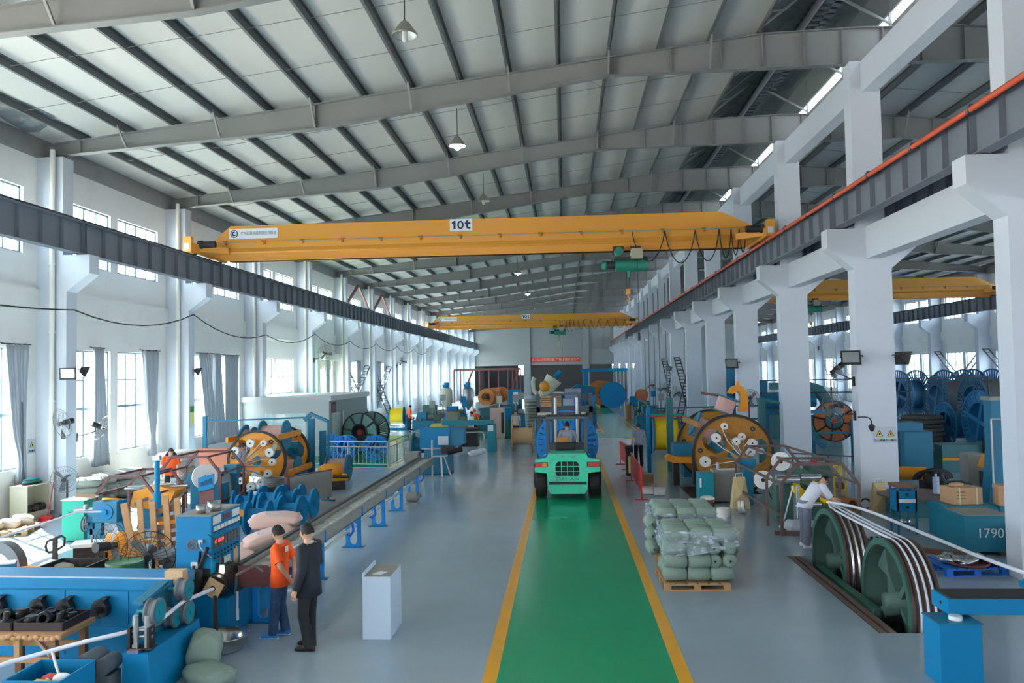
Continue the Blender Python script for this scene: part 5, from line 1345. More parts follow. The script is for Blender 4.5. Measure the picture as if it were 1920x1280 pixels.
def stranding_cage(label, x, z, yf, yr, rad, yhub, holes, rolls, bobbins, rear_holes, arms, mt='cage_orange'):
    """two big discs on a common shaft along the hall, bobbins between them, tape rolls and a hub cone in front"""
    t = thing('stranding_cage', label, 'machine', (x, yf, z))
    D = yr - yf
    for y, hl in ((0, holes), (D, rear_holes)):
        m = MB(); holed(m, circ(0, 0, rad * .985, 56), [circ(a, b, r, 24, sx, 1, ro) for a, b, r, sx, ro in hl], .05, (0, y, 0), (1, 0, 0), (0, 0, 1)); d = m.build('disc', mt, t)
        m = MB(); m.ring((0, y, 0), (0, 1, 0), rad, rad * .94, .16, 56); m.build('disc_rim', 'iron_dark', d)
        for k in range(3):
            m = MB(); a = .9 + 2 * PI * k / 3; m.ring((rad * .80 * math.cos(a), y - .035, rad * .80 * math.sin(a)), (0, 1, 0), .075, .03, .03, 18); m.build('bearing', 'dark_metal', d)
    m = MB(); m.cyl((0, -.05, 0), (0, D + 1.2, 0), .16, n=20); m.build('shaft', 'machine_blue_dull', t)
    L = yhub - yf
    m = MB(); m.lathe([(.001, L - .25), (.05, L - .25), (.06, L), (.11, L + .02), (.135, L + .12), (.13, L + .22), (.07, L + .28), (.06, -.02), (.30, -.02)], (0, 0, 0), (0, 1, 0), 24); m.build('hub_cone', mt, t)
    for i, (a, rr, sz, y) in enumerate(rolls):
        px, pz = rr * math.cos(math.radians(a)), rr * math.sin(math.radians(a))
        m = MB(); m.lathe([(.025, -.07), (sz, -.07), (sz, .07), (.025, .07), (.025, -.07)], (px, y, pz), (0, 1, 0), 24, smooth=False); r_ = m.build('tape_roll', 'yarn_white', t)
        q = MB(); q.cyl((px, y - .085, pz), (px, y + .075, pz), .028, n=10); q.build('roll_core', 'iron_dark', r_)
        q = MB(); q.tube([(px, y + .07, pz), (px * .8, y + .12 + .0, pz * .8), (px * .62, -.02, pz * .62)], .012, 6); q.build('roll_arm', mt, t)
        q = MB(); ux, uz = -math.sin(math.radians(a)), math.cos(math.radians(a))
        q.tube([(px + ux * sz * .9, y, pz + uz * sz * .9), (px * .55 + ux * .1, y * .5 + L * .25, pz * .55 + uz * .1), (px * .10, L + .2, pz * .10)], .010, 6); q.build('tape_strip', 'yarn_white', t)
    for k in range(arms):
        a = .4 + 2 * PI * k / arms; m = MB(); m.tube([(rad * .55 * math.cos(a), -.03, rad * .55 * math.sin(a)), (rad * .35 * math.cos(a), L * .35, rad * .35 * math.sin(a)), (.07 * math.cos(a), L + .15, .07 * math.sin(a))], .016, 6); m.build('wire_guide', 'steel_bare', t)
    for i, (bx, by, bz, rf, w, ang) in enumerate(bobbins):
        c = Vector((bx, by, bz)); ax = Vector((math.cos(ang), 0, -math.sin(ang)))
        m = MB()
        m.cyl(c - ax * w / 2, c + ax * w / 2, rf * .66, n=30); b = m.build('bobbin', 'copper_pink', t)
        q = MB()
        for s in (-1, 1): q.disc(c + ax * s * w / 2, ax, rf, .05, 36)
        q.build('bobbin_flange', 'machine_blue_dull', b)
        q = MB(); p = c + ax * w * .62; p2 = c - ax * w * .62
        q.bar((p.x, .05, p.z), (p.x, D - .05, p.z), .08, .18); q.bar((p2.x, .05, p2.z), (p2.x, D - .05, p2.z), .08, .18); q.cyl(p2, p, .035, n=10)
        q.build('cradle', mt, t)
    m = MB(); m.box(-rad * .75, rad * .75, D + .5, D + 1.4, -z, -.1); m.box(-.35, .35, D + .6, D + 1.3, -.1, .35); m.build('gear_case', 'machine_blue_dull', t)
    m = MB()
    for s in (-1, 1): m.box(s * rad * .55 - .10, s * rad * .55 + .10, -.15, .15, -z, -rad * .98 + .05 if rad < z else -z + .02); m.cyl((s * rad * .5, -.1, -math.sqrt(rad ** 2 - (rad * .5) ** 2) - .1), (s * rad * .5, .1, -math.sqrt(rad ** 2 - (rad * .5) ** 2) - .1), .1, n=14)
    m.build('support_roller', 'dark_metal', t)
    m = MB(); m.box(-.12, .12, L - .5, L - .2, -z, -.15); m.box(-.2, .2, L - .55, L - .15, -.15, .1); m.build('die_stand', 'machine_blue_dull', t)
    return t
stranding_cage('orange stranding cage with white tape rolls by the window wall', -10.1, 1.09, 25.6, 28.0, .98, 24.05,
    [(-.48, .42, .30, .8, .6), (.62, .30, .27, .75, -.5), (.05, -.62, .30, 1.1, 0)],
    [(100, .60, .13, -.25), (150, .70, .13, -.25), (62, .66, .10, -.2), (28, .62, .14, -.3), (-2, .62, .11, -.25), (-38, .62, .12, -.3), (-70, .70, .12, -.25), (-95, .80, .14, -.3), (-125, .75, .11, -.25)],
    [(.15, 1.2, .74, .50, .82, 0), (-.85, 1.25, .62, .46, .3, .3), (.55, 1.2, -.42, .44, .8, .0)],
    [(.46, .10, .34, 1, 0), (-.5, .3, .3, 1, 0), (0, -.6, .3, 1, 0)], 8)
t = thing('hook_gantry', 'blue hooked frame rising behind the left orange cage', 'frame', (-9.2, 28.9, 0))
m = MB(); m.bar((-.15, 0, 0), (-.15, 0, 2.25), .24, .14); m.bar((.25, .1, 0), (.25, .1, 1.8), .22, .14); m.build('post', 'machine_blue_dull', t)
m = MB(); m.bar((-.4, 0, 2.2), (-.1, 0, 2.45), .14); m.bar((-.15, 0, 2.42), (.55, -.2, 2.15), .14, .1); m.bar((.55, -.2, 2.18), (.58, -.3, .6), .07); m.build('hook_arm', 'machine_blue_dull', t)
m = MB(); m.prism([(-.62, 1.7), (-.15, 1.2), (-.15, .3), (-.75, .15), (-.3, 1.0)], (0, .05, 0), (1, 0, 0), (0, 0, 1), .05); m.build('gusset', 'machine_blue_dull', t)
m = MB(); m.cyl((-4.2, 0, 2.2), (-.3, 0, 2.3), .03, n=8); m.build('guard_rail', 'machine_blue_dull', t)
m = MB(); m.box(-4.25, -4.1, -.05, .05, 0, 2.4); m.build('far_post', 'machine_blue_dull', t)
t = thing('control_desk', 'blue and grey control desk in front of the left orange cage', 'machine', (-10.7, 23.6, 0))
m = MB(); m.box(-.55, .15, -.3, .4, 0, .85); m.build('body', 'machine_blue_dull', t, bevel=.01)
m = MB(); m.prism([(.15, 0), (.75, 0), (.62, .95), (.15, .95)], (0, .35, 0), (1, 0, 0), (0, 0, 1), .55); m.build('grey_door', 'control_grey', t)
m = MB(); m.box(-.5, .0, -.25, .25, .85, .98); m.cyl((-.2, -.1, 1.0), (.3, -.2, 1.05), .09, n=14); m.cyl((.2, -.25, .9), (.2, -.25, 1.2), .06, n=12); m.cbox((.35, -.1, 1.0), (.2, .2, .25)); m.build('roller_set', 'steel_bare', t)

# blue empty reels behind the pink sacks
RL = ('empty blue reel nearest the control cabinet in the reel cluster', 'empty blue reel right behind the topmost pink sack', 'empty blue reel in the middle of the reel cluster', 'empty blue reel behind the one nearest the control cabinet', 'empty blue reel beside the maroon edge of the grey guard panel', 'empty blue reel in the back row under the orange cage disc', 'small empty blue reel by the grey control desk', 'empty blue reel in the back row next to the guard panel')
for i, (x, y, rz, r_, w) in enumerate(((-7.55, 19.2, .1, .40, .52), (-7.0, 20.0, -.05, .40, .5), (-7.75, 20.6, .05, .40, .5), (-8.35, 20.5, .1, .38, .45), (-7.05, 21.2, 0, .40, .5), (-8.2, 21.8, -.1, .40, .5), (-8.95, 21.6, .2, .36, .45), (-7.7, 22.1, .0, .40, .5))):
    reel(RL[i], (x, y, r_), rz, r_, r_ * .55, w, 'plain', 'machine_blue', 'machine_blue', group='blue reels behind the pink sacks')
t = thing('sheet_guard', 'grey sheet guard panel with maroon edge beside the blue reels', 'panel', (-7.62, 23.4, 0), math.radians(66))
m = MB(); m.box(-.95, .95, -.03, .03, .10, .92); m.build('sheet', 'panel_grey', t)
m = MB(); m.box(-1.0, -.9, -.06, .06, .06, .95); m.box(-1.0, .97, -.04, .04, .92, .95); m.build('edge_bar', 'frame_maroon', t)
for x in (-.8, .8): m = MB(); m.box(x - .03, x + .03, -.25, .25, 0, .05); m.box(x - .03, x + .03, -.03, .03, .05, .12); m.build('foot', 'machine_blue_dull', t)
reel('blue reel wound with pinkish copper strand in front of the railing', (-8.3, 28.75, .47), 0, .47, .26, .75, 'plain', 'machine_blue_dull', 'machine_blue_dull', 'copper_pink', .33)
t = thing('take_up_motor', 'orange rounded motor cover beside the pink wound reel', 'motor', (-7.9, 26.6, 0), .4)
m = MB(); m.lathe([(.001, -.45), (.16, -.42), (.24, -.25), (.25, .3), (.001, .32)], (0, 0, .62), (1, 0, 0), 22); m.box(-.7, .5, -.3, .3, .30, .46); m.build('motor_cover', 'cage_orange', t)
m = MB(); m.box(-.3, .4, -.28, .28, 0, .3); m.cyl((.0, -.3, .45), (.5, -.5, .45), .05, n=10); m.build('base', 'iron_dark', t)
t = thing('spool_rack', 'low wire rack with grey coils by the guard panel', 'rack', (-9.0, 24.2, 0))
m = MB()
for s in (-.3, .3):
    for k in (-.3, .3): m.box(s - .02, s + .02, k - .02, k + .02, 0, .45)
m.box(-.35, .35, -.35, .35, .43, .46); m.build('frame', 'iron_dark', t)
m = MB(); 
for k in range(5): m.tube([(.3 * math.cos(a), .3 * math.sin(a), .49 + .05 * k) for a in [2 * PI * j / 20 for j in range(20)]], .03, 6, closed=True)
m.build('coil', 'wire_grey', t)

# ---------------------------------------------------------------- office cabin
mat('cabin_wall', (186, 190, 188), .6); mat('cabin_side', (140, 152, 148), .6); mat('cabin_glass', (196, 216, 212), .1, spec=.8)
t = thing('office_cabin', 'grey site office cabin with flat roof against the window wall', 'cabin', (-13.3, 40.9, 0))
m = MB(); m.box(-2.1, 2.1, -3.6, 3.6, 0, 2.62); m.build('wall', 'cabin_wall', t)
m = MB(); m.box(2.1, 2.13, -3.58, 3.6, .05, 2.6); m.build('side_cladding', 'cabin_side', t)
m = MB(); m.box(-2.15, 2.25, -3.75, 3.75, 2.62, 2.86); m.build('roof_edge', 'cabin_wall', t)
m = MB(); m.box(-1.0, .98, -3.63, -3.58, .95, 2.05); wf = m.build('window_frame', 'meter_white', t)
for i in range(2):
    for j in range(2): m = MB(); m.box(-.96 + i * .97, -.02 + i * .97, -3.64, -3.62, .99 + j * .53, 1.48 + j * .53); m.build('pane', 'cabin_glass', wf)
m = MB(); m.box(2.12, 2.16, -3.2, -1.9, .9, 2.0); wf = m.build('window_frame', 'cabin_wall', t)
m = MB(); m.box(2.155, 2.17, -3.1, -2.0, .98, 1.92); m.build('pane', 'cabin_glass', wf)
m = MB(); m.box(2.12, 2.16, -1.5, -.5, .05, 2.05); dr = m.build('door', 'cabin_side', t); m = MB(); m.box(2.16, 2.17, -1.5, -1.35, .05, 2.05); m.box(2.16, 2.17, -1.30, -1.26, .05, 2.05); m.cbox((2.19, -.62, 1.0), (.05, .12, .03)); m.build('door_trim', 'meter_white', dr)
m = MB(); m.box(2.13, 2.15, -3.3, -2.55, 2.03, 2.55); m.build('red_notice', 'frame_maroon', t)
m = MB(); m.box(2.13, 2.15, -3.1, -2.8, 2.42, 2.52); m.build('notice_head', 'red_plastic', t)

# railing with green-painted bay, big reels
m = MB(); m.box(-11.9, -7.3, 32.7, 41.2, 0, .0035); m.build('green_bay', 'lane_green', floor)
m = MB(); m.box(-7.3, -7.15, 32.5, 41.2, 0, .004); m.box(-11.9, -7.3, 32.55, 32.7, 0, .004); m.build('bay_line', 'lane_yellow', floor)
def railing(label, p, q, h=1.05, step=.19):
    p, q = Vector(p), Vector(q); d = q - p; L = d.length; a = math.atan2(d.y, d.x)
    r = thing('railing', label, 'railing', p, a)
    m = MB(); m.cyl((0, 0, h), (L, 0, h), .028, n=8); m.cyl((0, 0, h - .22), (L, 0, h - .22), .02, n=8); m.cyl((0, 0, .12), (L, 0, .12), .02, n=8); m.build('rail', 'rail_grey', r)
    n = max(1, round(L / 1.5))
    for i in range(n + 1): m = MB(); x = L * i / n; m.cyl((x, 0, 0), (x, 0, h), .03, n=8); m.build('post', 'rail_grey', r)
    k = int(L / step)
    for i in range(1, k): m = MB(); x = L * i / k; m.cyl((x, 0, .12), (x, 0, h - .22), .012, n=6); m.build('baluster', 'rail_grey', r)
    return r
railing('grey steel railing before the blue spoked reels', (-10.9, 33.4, 0), (-7.35, 32.65, 0))
railing('grey steel railing running back beside the trough', (-7.28, 32.65, 0), (-7.2, 41.2, 0), step=.22)
mat('segment_teal', (110, 152, 150), .6, noise_amt=.7, noise_scale=3, noise_rgb=(150, 120, 118))
reel('huge cable reel with teal plank segments in a black rim by the cabin', (-10.0, 39.6, .98), math.radians(76), .98, .42, 1.3, 'segment', 'iron_dark', 'iron_dark', 'segment_teal')
for i, (x, y, lb) in enumerate(((-8.5, 35.3, 'blue spoked reel behind the railing corner'), (-9.95, 35.6, 'blue spoked reel in the middle behind the railing'), (-10.75, 36.2, 'blue spoked reel at the left end behind the railing'))):
    reel(lb, (x, y, .56), PI / 2 + (.08, -.1, .2)[i], .56, .30, .5, 'spoked', 'trough_blue', 'trough_blue', group='blue spoked reels behind the railing', nsp=26)
reel('dark blue empty reel between the railing and the haul-off machine', (-6.55, 36.5, .55), .0, .55, .36, .9, 'plain', 'machine_blue_dull', 'machine_blue_dull')

# haul-off machine and stands at the trough end
t = thing('haul_off', 'blue caterpillar haul-off at the far end of the trough', 'machine', (-4.95, 30.6, 0))
m = MB(); m.box(-.42, .5, -.5, .9, .02, .95); m.build('base', 'machine_blue_dull', t, bevel=.01)
m = MB(); m.prism([(-.6, .95), (.55, .95), (.55, 1.75), (-.6, 1.75)], (0, .25, 0), (1, 0, 0), (0, 0, 1), .65); m.build('head', 'machine_blue', t, bevel=.015)
m = MB(); m.prism([(.55, .95), (1.1, 1.15), (1.1, 1.75), (.55, 1.75)], (0, .25, 0), (1, 0, 0), (0, 0, 1), .6); m.build('side_guard', 'machine_blue_dull', t)
m = MB(); m.box(.1, .5, -.47, -.42, 1.12, 1.45); m.build('control_panel', 'sign_panel', t)
m = MB(); m.box(.25, .7, -.55, -.40, .80, 1.08); m.cyl((.5, -.7, .85), (1.0, -.4, .95), .1, n=14); m.build('track', 'iron_dark', t)
m = MB(); m.bar((-.05, -.9, 0), (-.05, -.9, 1.35), .06); m.bar((-.45, -.9, 1.02), (.25, -.9, 1.02), .03); m.build('guide_post', 'steel_bare', t)
m = MB(); m.bar((.35, -1.1, 0), (.30, -1.0, .75), .06); m.bar((.65, -.9, 0), (.40, -.95, .75), .05); m.cbox((.25, -.95, .76), (.55, .3, .04)); m.build('side_table', 'rail_grey', t)
t = thing('drive_motor_box', 'grey box-shaped motor beside the dark blue reel', 'motor', (-5.85, 30.4, 0))
m = MB(); m.box(-.25, .25, -.3, .3, .0, .85); m.cyl((-.1, -.32, .6), (-.1, -.30, .6), .18, n=20); m.build('housing', 'panel_grey', t, bevel=.03)
t = thing('portal_gantry', 'blue portal frame with white reel notice behind the haul-off', 'frame', (-4.75, 38.8, 0))
m = MB(); m.box(-1.25, 1.25, -.22, .22, 1.30, 1.52); m.build('beam', 'teal_paint', t)
m = MB(); m.prism([(.95, 0), (1.4, 0), (1.36, 1.35), (.95, 1.35)], (0, .22, 0), (1, 0, 0), (0, 0, 1), .44); m.build('leg', 'teal_paint', t); m = MB(); m.box(-.95, -.7, -.2, .2, 0, 1.3); m.build('leg', 'teal_paint', t)
m = MB(); m.box(1.0, 1.26, -.235, -.225, 1.0, 1.28); m.build('notice', 'sign_white', t)
m = MB(); m.tube([(-.6, -.3, .3), (-.6, -.3, .85), (-.5, -.3, .95), (.7, -.3, .95), (.8, -.3, .85), (.8, -.3, .4)], .04, 8); m.build('bent_tube', 'rail_grey', t)
m = MB(); m.box(-.5, .45, .3, .9, .2, 1.1); m.build('dark_box', 'black_paint', t)
m = MB(); m.cyl((-.7, -.3, .55), (-.3, -.4, .45), .18, n=16); m.build('tension_roller', 'trough_blue', t)
sack('crumpled white sheet on the floor before the portal frame', (-4.1, 36.9, .15), (.85, .35, .25), (.2, -.2, .3), 'white_shirt', 31)

# ---------------------------------------------------------------- left side by the windows
t = thing('shelf_cabinet', 'open cream shelf cabinet against the left wall', 'cabinet', (-14.92, 21.45, 0))
m = MB()
m.box(-.25, .25, -.52, -.5, 0, .93); m.box(-.25, .25, .42, .44, 0, .93); m.box(-.25, -.235, -.5, .42, 0, .93)
m.box(-.25, .27, -.54, .46, .93, .96); m.box(-.25, .25, -.5, .42, .18, .20); m.box(.22, .25, -.5, .42, 0, .18)
m.build('carcass', 'cream_paint', t)
for i, (sx, sy, mt) in enumerate(((.36, .62, 'iron_dark'), (.34, .58, 'green_paint'), (.32, .52, 'panel_grey'), (.3, .5, 'teal_paint'))):
    m = MB(); m.ball((0, 0, .02), (sx * .5, sy * .62, .025), 16, 6, .2, i); o = m.build('rag', mt); o.location = (-14.9, 21.45, .965 + .036 * i); tag(o, ('dark folded cloth at the bottom of the shelf top pile', 'green folded cloth on the shelf top pile', 'grey folded cloth on the shelf top pile', 'teal cloth topping the shelf pile')[i], 'cloth', 'folded cloths on the shelf top')
for i in range(3):
    m = MB(); m.sack((0, 0, .08), (.26, .26, .2), seed=40 + i); o = m.build('tool_bundle', 'iron_dark'); o.location = (-14.88, 21.15 + .3 * i, .205); tag(o, 'dark bundle of tools on the lower shelf of the cream cabinet', 'bundle', 'dark tool bundles in the shelf cabinet')
m = MB(); m.cyl((0, 0, 0), (.05, .25, 1.15), .012, n=8); m.sack((0, -.05, .04), (.35, .25, .12), seed=3); o = tag(m.build('broom', 'red_plastic'), 'red broom leaning beside the shelf cabinet', 'broom'); o.location = (-14.35, 21.3, 0.02)
t = thing('dustpan', 'red plastic dustpan on the floor by the broom', 'dustpan', (-14.2, 21.0, 0), .4)
m = MB(); m.box(-.16, .16, -.15, .15, 0, .015); m.box(-.16, .16, .13, .15, 0, .12); m.box(-.16, -.145, -.15, .15, 0, .09); m.box(.145, .16, -.15, .15, 0, .09); m.build('pan', 'red_plastic', t); m = MB(); m.cyl((0, .14, .1), (0, .4, .18), .015, n=8); m.build('handle', 'red_plastic', t)
m = MB(); pts = [(-15.2, 21.55, .95), (-15.25, 21.55, 1.6), (-15.2, 21.5, 2.4), (-15.2, 21.45, 3.25)]; m.tube(pts, .022, 8); tag(m.build('grey_pole', 'control_grey'), 'grey pole leaning on the wall above the shelf cabinet', 'pole')
t = pallet('wooden pallet with pale sacks in the sunlight at the left edge', (-14.05, 19.45, 0), .35, 1.0, 1.2)
for i, (x, y, z, lb) in enumerate(((-14.35, 19.1, .24, 'pale sack at the left of the sunlit pallet'), (-14.15, 19.5, .22, 'small pale sack in the middle of the sunlit pallet'), (-14.1, 19.95, .24, 'round pale sack at the back of the sunlit pallet'))):
    sack(lb, (x, y, z), (.5, .45 - .1 * (i == 1), .24), (0, .1, .3 * i), 'sack_white', 50 + i, 'pale sacks on the sunlit pallet')
t = thing('green_cabinet', 'bright green metal cabinet with a sheet of board on top', 'cabinet', (-11.68, 18.55, 0), .1)
m = MB(); m.box(-.3, .22, -.25, .3, .03, .98); m.build('cabinet_body', 'green_paint', t, bevel=.01)
m = MB(); m.box(-.32, .30, -.27, .32, .98, 1.0); m.build('cabinet_top', 'meter_white', t)
m = MB(); m.tube([(-.15, -.27, .72), (-.05, -.29, .69), (.05, -.27, .68)], .008, 6); m.build('handle', 'dark_metal', t)
m = MB(); m.cbox((0, 0, 0), (.42, .3, .02), (.1, .15, .5)); o = tag(m.build('cardboard', 'carton'), 'loose brown board on the green cabinet', 'board'); o.location = (-11.5, 18.5, 1.06)
t = thing('cable_capstan', 'blue A-frame cable capstan with a grooved wheel beside the green cabinet', 'machine', (-10.05, 17.05, 0))
m = MB(); m.box(-.28, .28, -.2, .2, .72, 1.17); m.build('head', 'machine_blue_dull', t, bevel=.015)
m = MB(); m.bar((-.22, 0, .75), (-.28, 0, 0), .14); m.bar((.22, 0, .75), (.52, 0, 0), .14); m.bar((-.26, 0, .38), (.34, 0, .38), .1); m.bar((-.42, 0, .0), (-.42, 0, .95), .12); m.bar((-.42, 0, .5), (-.2, 0, .5), .12); m.build('a_frame', 'machine_blue_dull', t)
m = MB(); m.disc((.02, -.21, .95), (0, 1, 0), .17, .02, 26); m.cyl((.02, -.26, .95), (.02, -.2, .95), .06, n=14); m.build('face_plate', 'machine_blue', t)
m = MB(); m.lathe([(.15, -.03), (.17, -.03), (.155, 0), (.17, .03), (.15, .03), (.15, -.03)], (-.50, -.1, .68), (1, .15, 0), 28, smooth=False); m.cyl((-.56, -.1, .68), (-.42, -.1, .68), .04, n=12)
for k in range(5): a = 2 * PI * k / 5; m.bar((-.5, -.1, .68), (-.5, -.1 + .15 * math.cos(a), .68 + .15 * math.sin(a)), .02)
m.build('grooved_wheel', 'grooved_grey', t)
m = MB(); m.cyl((-.75, -.1, .98), (-.35, -.05, 1.0), .04, n=10); m.ball((-.48, -.1, 1.05), .06); m.build('guide_roller', 'steel_bare', t)
m = MB(); m.ring((.05, .0, 1.2), (0, .2, 1), .2, .15, .04, 20); m.build('top_ring', 'cage_orange', t)
m = MB(); m.tube([(-12.6, 13.5, .55), (-11.1, 15.1, .78), (-10.5, 16.6, 1.0), (-10.03, 16.86, .96)], .022, 8); tag(m.build('white_cable', 'cable_white'), 'thin white cable running from the blue capstan to the left edge', 'cable')
def arch_frame(label, x, y, w, d, h, mt='frame_maroon', rz=0, sh=.45):
    """two octagonal arches of angle bar joined by rails"""
    t = thing('machine_guard', label, 'frame', (x, y, 0), rz)
    pts = [(-w / 2, 0), (-w / 2, h - sh), (-w / 2 + sh * .8, h), (w / 2 - sh * .8, h), (w / 2, h - sh), (w / 2, 0)]
    for yy in (-d / 2, d / 2):
        m = MB()
        for a, b in zip(pts, pts[1:]): m.bar((a[0], yy, a[1]), (b[0], yy, b[1]), .06, .06, up=(0, 1, 0))
        m.build('arch', mt, t)
    for p in pts[1:5]: m = MB(); m.bar((p[0], -d / 2, p[1]), (p[0], d / 2, p[1]), .05); m.build('rail', mt, t)
    for s in (-1, 1): m = MB(); m.bar((s * w / 2, -d / 2, .45), (s * w / 2, d / 2, .45), .05); m.build('rail', mt, t)
    return t
arch_frame('maroon guard frame over the orange taping head, left of the blue post', -10.95, 20.0, 1.5, 1.5, 1.42)
arch_frame('maroon guard frame over the white tape disc, beside the blue lettered sign', -10.35, 22.2, 1.75, 1.6, 1.66)
t = thing('taping_unit', 'orange taping head with steel rollers inside the left maroon frame', 'machine', (-10.7, 20.2, 0))
m = MB(); m.prism([(-.5, .55), (.45, .45), (.7, .95), (.2, 1.1), (-.4, .95)], (0, .3, 0), (1, 0, 0), (0, 0, 1), .6); m.build('rotor', 'cage_orange', t)
for i in range(5): m = MB(); a = i * 1.25; m.cyl((-.3 + .2 * i, -.45, .62 + .12 * math.sin(a)), (-.1 + .2 * i, .1, .8 + .12 * math.cos(a)), .045, n=10); m.build('roller', 'steel_bare', t)
m = MB(); m.cyl((-.8, 0, .98), (.9, 0, 1.05), .035, n=10); m.cyl((-.6, -.2, 1.05), (.6, -.15, 1.12), .03, n=10); m.build('shaft', 'steel_bare', t)
m = MB(); m.prism([(-.35, 0), (.35, 0), (.2, .5), (-.2, .5)], (0, .25, 0), (1, 0, 0), (0, 0, 1), .5); m.build('base', 'machine_blue_dull', t)
t = thing('disc_taper', 'taping head with a large white tape disc under the second maroon frame', 'machine', (-10.15, 21.9, 0))
m = MB(); m.lathe([(.04, -.05), (.34, -.05), (.34, .05), (.04, .05)], (.1, -.2, 1.08), (.55, -.8, .1), 36, smooth=False); m.build('tape_disc', 'yarn_white', t)
m = MB(); m.box(-.3, .5, -.2, .5, 0, .85); m.prism([(-.5, .85), (.2, .85), (.1, 1.15), (-.4, 1.15)], (0, .3, 0), (1, 0, 0), (0, 0, 1), .5); m.build('body', 'machine_blue_dull', t)
m = MB(); m.cyl((-.9, -.1, 1.0), (-.3, -.1, 1.0), .06, n=12); m.cyl((-.7, -.3, .9), (-.5, -.1, 1.1), .09, n=12); m.cbox((-.75, -.1, .95), (.2, .2, .2)); m.build('roller_set', 'steel_bare', t)
t = thing('blue_pillar', 'slim light blue pillar with a stepped base before the maroon frames', 'post', (-8.95, 17.0, 0))
m = MB(); m.cyl((0, 0, 0), (0, 0, 1.35), .085, n=18); m.cyl((0, 0, 1.35), (0, 0, 2.05), .055, n=18); m.cyl((0, 0, 0), (0, 0, .03), .16, n=20); m.build('shaft', 'trough_blue' if False else 'machine_blue', t)
m = MB(); m.cbox((0, 0, 2.1), (.16, .1, .1)); m.build('cap', 'rail_grey', t)
t = thing('lettered_sign', 'blue lettered sign on a brown stand left of the control cabinet', 'sign', (-8.4, 18.2, 0))
m = MB(); m.prism([(-.19, 1.17), (.19, 1.27), (.19, 1.60), (-.19, 1.50)], (0, .02, 0), (1, 0, 0), (0, 0, 1), .03); sg = m.build('sign_panel', 'machine_blue', t)
text('1#成缆', .14, 'lettering_blue', sg, (0, -.018, 1.385), (PI / 2, -.26, 0), sx=.8)
m = MB(); m.box(-.17, .17, .03, .06, 0, 1.3); m.build('stand_board', 'frame_maroon', t); m = MB(); m.box(-.2, .2, -.1, .15, 0, .03); m.build('foot', 'iron_dark', t)
# leaning pallet of planks
t = thing('leaning_pallet', 'wooden pallet propped upright behind the black pedestal fan', 'pallet', (-7.1, 13.75, 0))
t.rotation_euler = (-.16, -.12, .12)
for i, x in enumerate((-.34, -.12, .12, .32)):
    m = MB(); m.box(x - .05, x + .05, -.02, .02, 0, 1.75 - .07 * (i % 2)); m.build('board', 'wood', t)
for i in range(9): m = MB(); m.box(-.10, .34, .02, .05, .25 + i * .15, .34 + i * .15); m.build('board', 'wood_dark', t)
m = MB(); m.bar((-.45, .1, .1), (-.62, .0, 1.72), .12, .04, up=(0, 1, 0)); m.build('loose_plank', 'wood', t)
t = thing('belt_cover', 'orange belt guard lying before the fans, with white lettering strip', 'guard', (-8.35, 14.6, 0), .45)
m = MB(); m.lathe([(.001, -.28), (.2, -.28), (.22, 0), (.2, .28), (.001, .28)], (0, 0, .76), (1, 0, 0), 20); m.box(-.3, .3, -.21, .21, .46, .76); m.build('cover', 'cage_orange', t)
m = MB(); m.box(-.28, .28, -.2, .2, 0, .46); m.build('machine_bed', 'iron_dark', t)
m = MB(); m.bar((.25, .1, .7), (1.4, .5, .85), .12, .06); m.build('arm', 'cage_orange', t)
t = thing('sunlit_bench', 'white-topped machine bench in the sunlight behind the pallet jack handle', 'bench', (-8.95, 15.0, 0), .35)
m = MB(); m.box(-.55, .45, -.25, .25, .66, .72); m.build('bench_top', 'meter_white', t); m = MB(); m.box(-.5, .4, -.2, .2, .1, .66); m.build('bench_body', 'iron_dark', t)
m = MB(); m.cyl((-.2, -.1, .72), (-.2, -.1, .85), .02, n=8); m.cyl((.1, .0, .72), (.1, .0, .9), .02, n=8); m.cbox((.25, 0, .78), (.2, .15, .12)); m.build('fitting', 'steel_bare', t)
t = thing('drum', 'green steel drum behind the long blue cabinet', 'drum', (-7.0, 12.3, 0))
m = MB(); m.lathe([(.001, .95), (.27, .95), (.285, .97), (.285, .92), (.28, .65), (.292, .63), (.28, .61), (.28, .33), (.292, .31), (.28, .29), (.28, .02), (.001, .02)], (0, 0, 0), (0, 0, 1), 28); m.build('drum_body', 'sack_green' if False else 'drum_green', t) if 'drum_green' in MATS else (mat('drum_green', (78, 128, 92), .5), m.build('drum_body', 'drum_green', t))
t = thing('air_unit', 'pale grey box unit with a red dot behind the black fan guard', 'box', (-6.35, 13.0, 0))
m = MB(); m.box(-.28, .28, -.25, .25, .02, 1.0); m.build('housing', 'panel_grey', t, bevel=.02)
m = MB(); m.cyl((-.15, -.26, .85), (-.15, -.245, .85), .03, n=12); m.build('red_button', 'red_plastic', t)
for i in range(4): m = MB(); m.box(-.24, .24, -.258, -.25, .3 + i * .12, .36 + i * .12); m.build('slat', 'control_grey', t)
sack('white plastic sack of scrap behind the long blue cabinet', (-8.2, 12.4, .62), (.62, .5, .62), (.1, .1, .2), 'sack_white', 60)
sack('pinkish sack of scrap beside the bin behind the blue cabinet', (-7.9, 13.0, .55), (.6, .5, .55), (0, .2, .6), 'sack_pink', 61)
t = thing('scrap_bin', 'dark green open scrap bin behind the long blue cabinet', 'bin', (-7.75, 12.15, 0))
m = MB()
for a in (-1, 1): m.box(a * .38 - .015, a * .38 + .015, -.3, .3, .05, .98); m.box(-.38, .38, a * .3 - .015, a * .3 + .015, .05, .98)
m.box(-.38, .38, -.3, .3, .03, .06); m.build('bin_body', 'iron_dark', t)
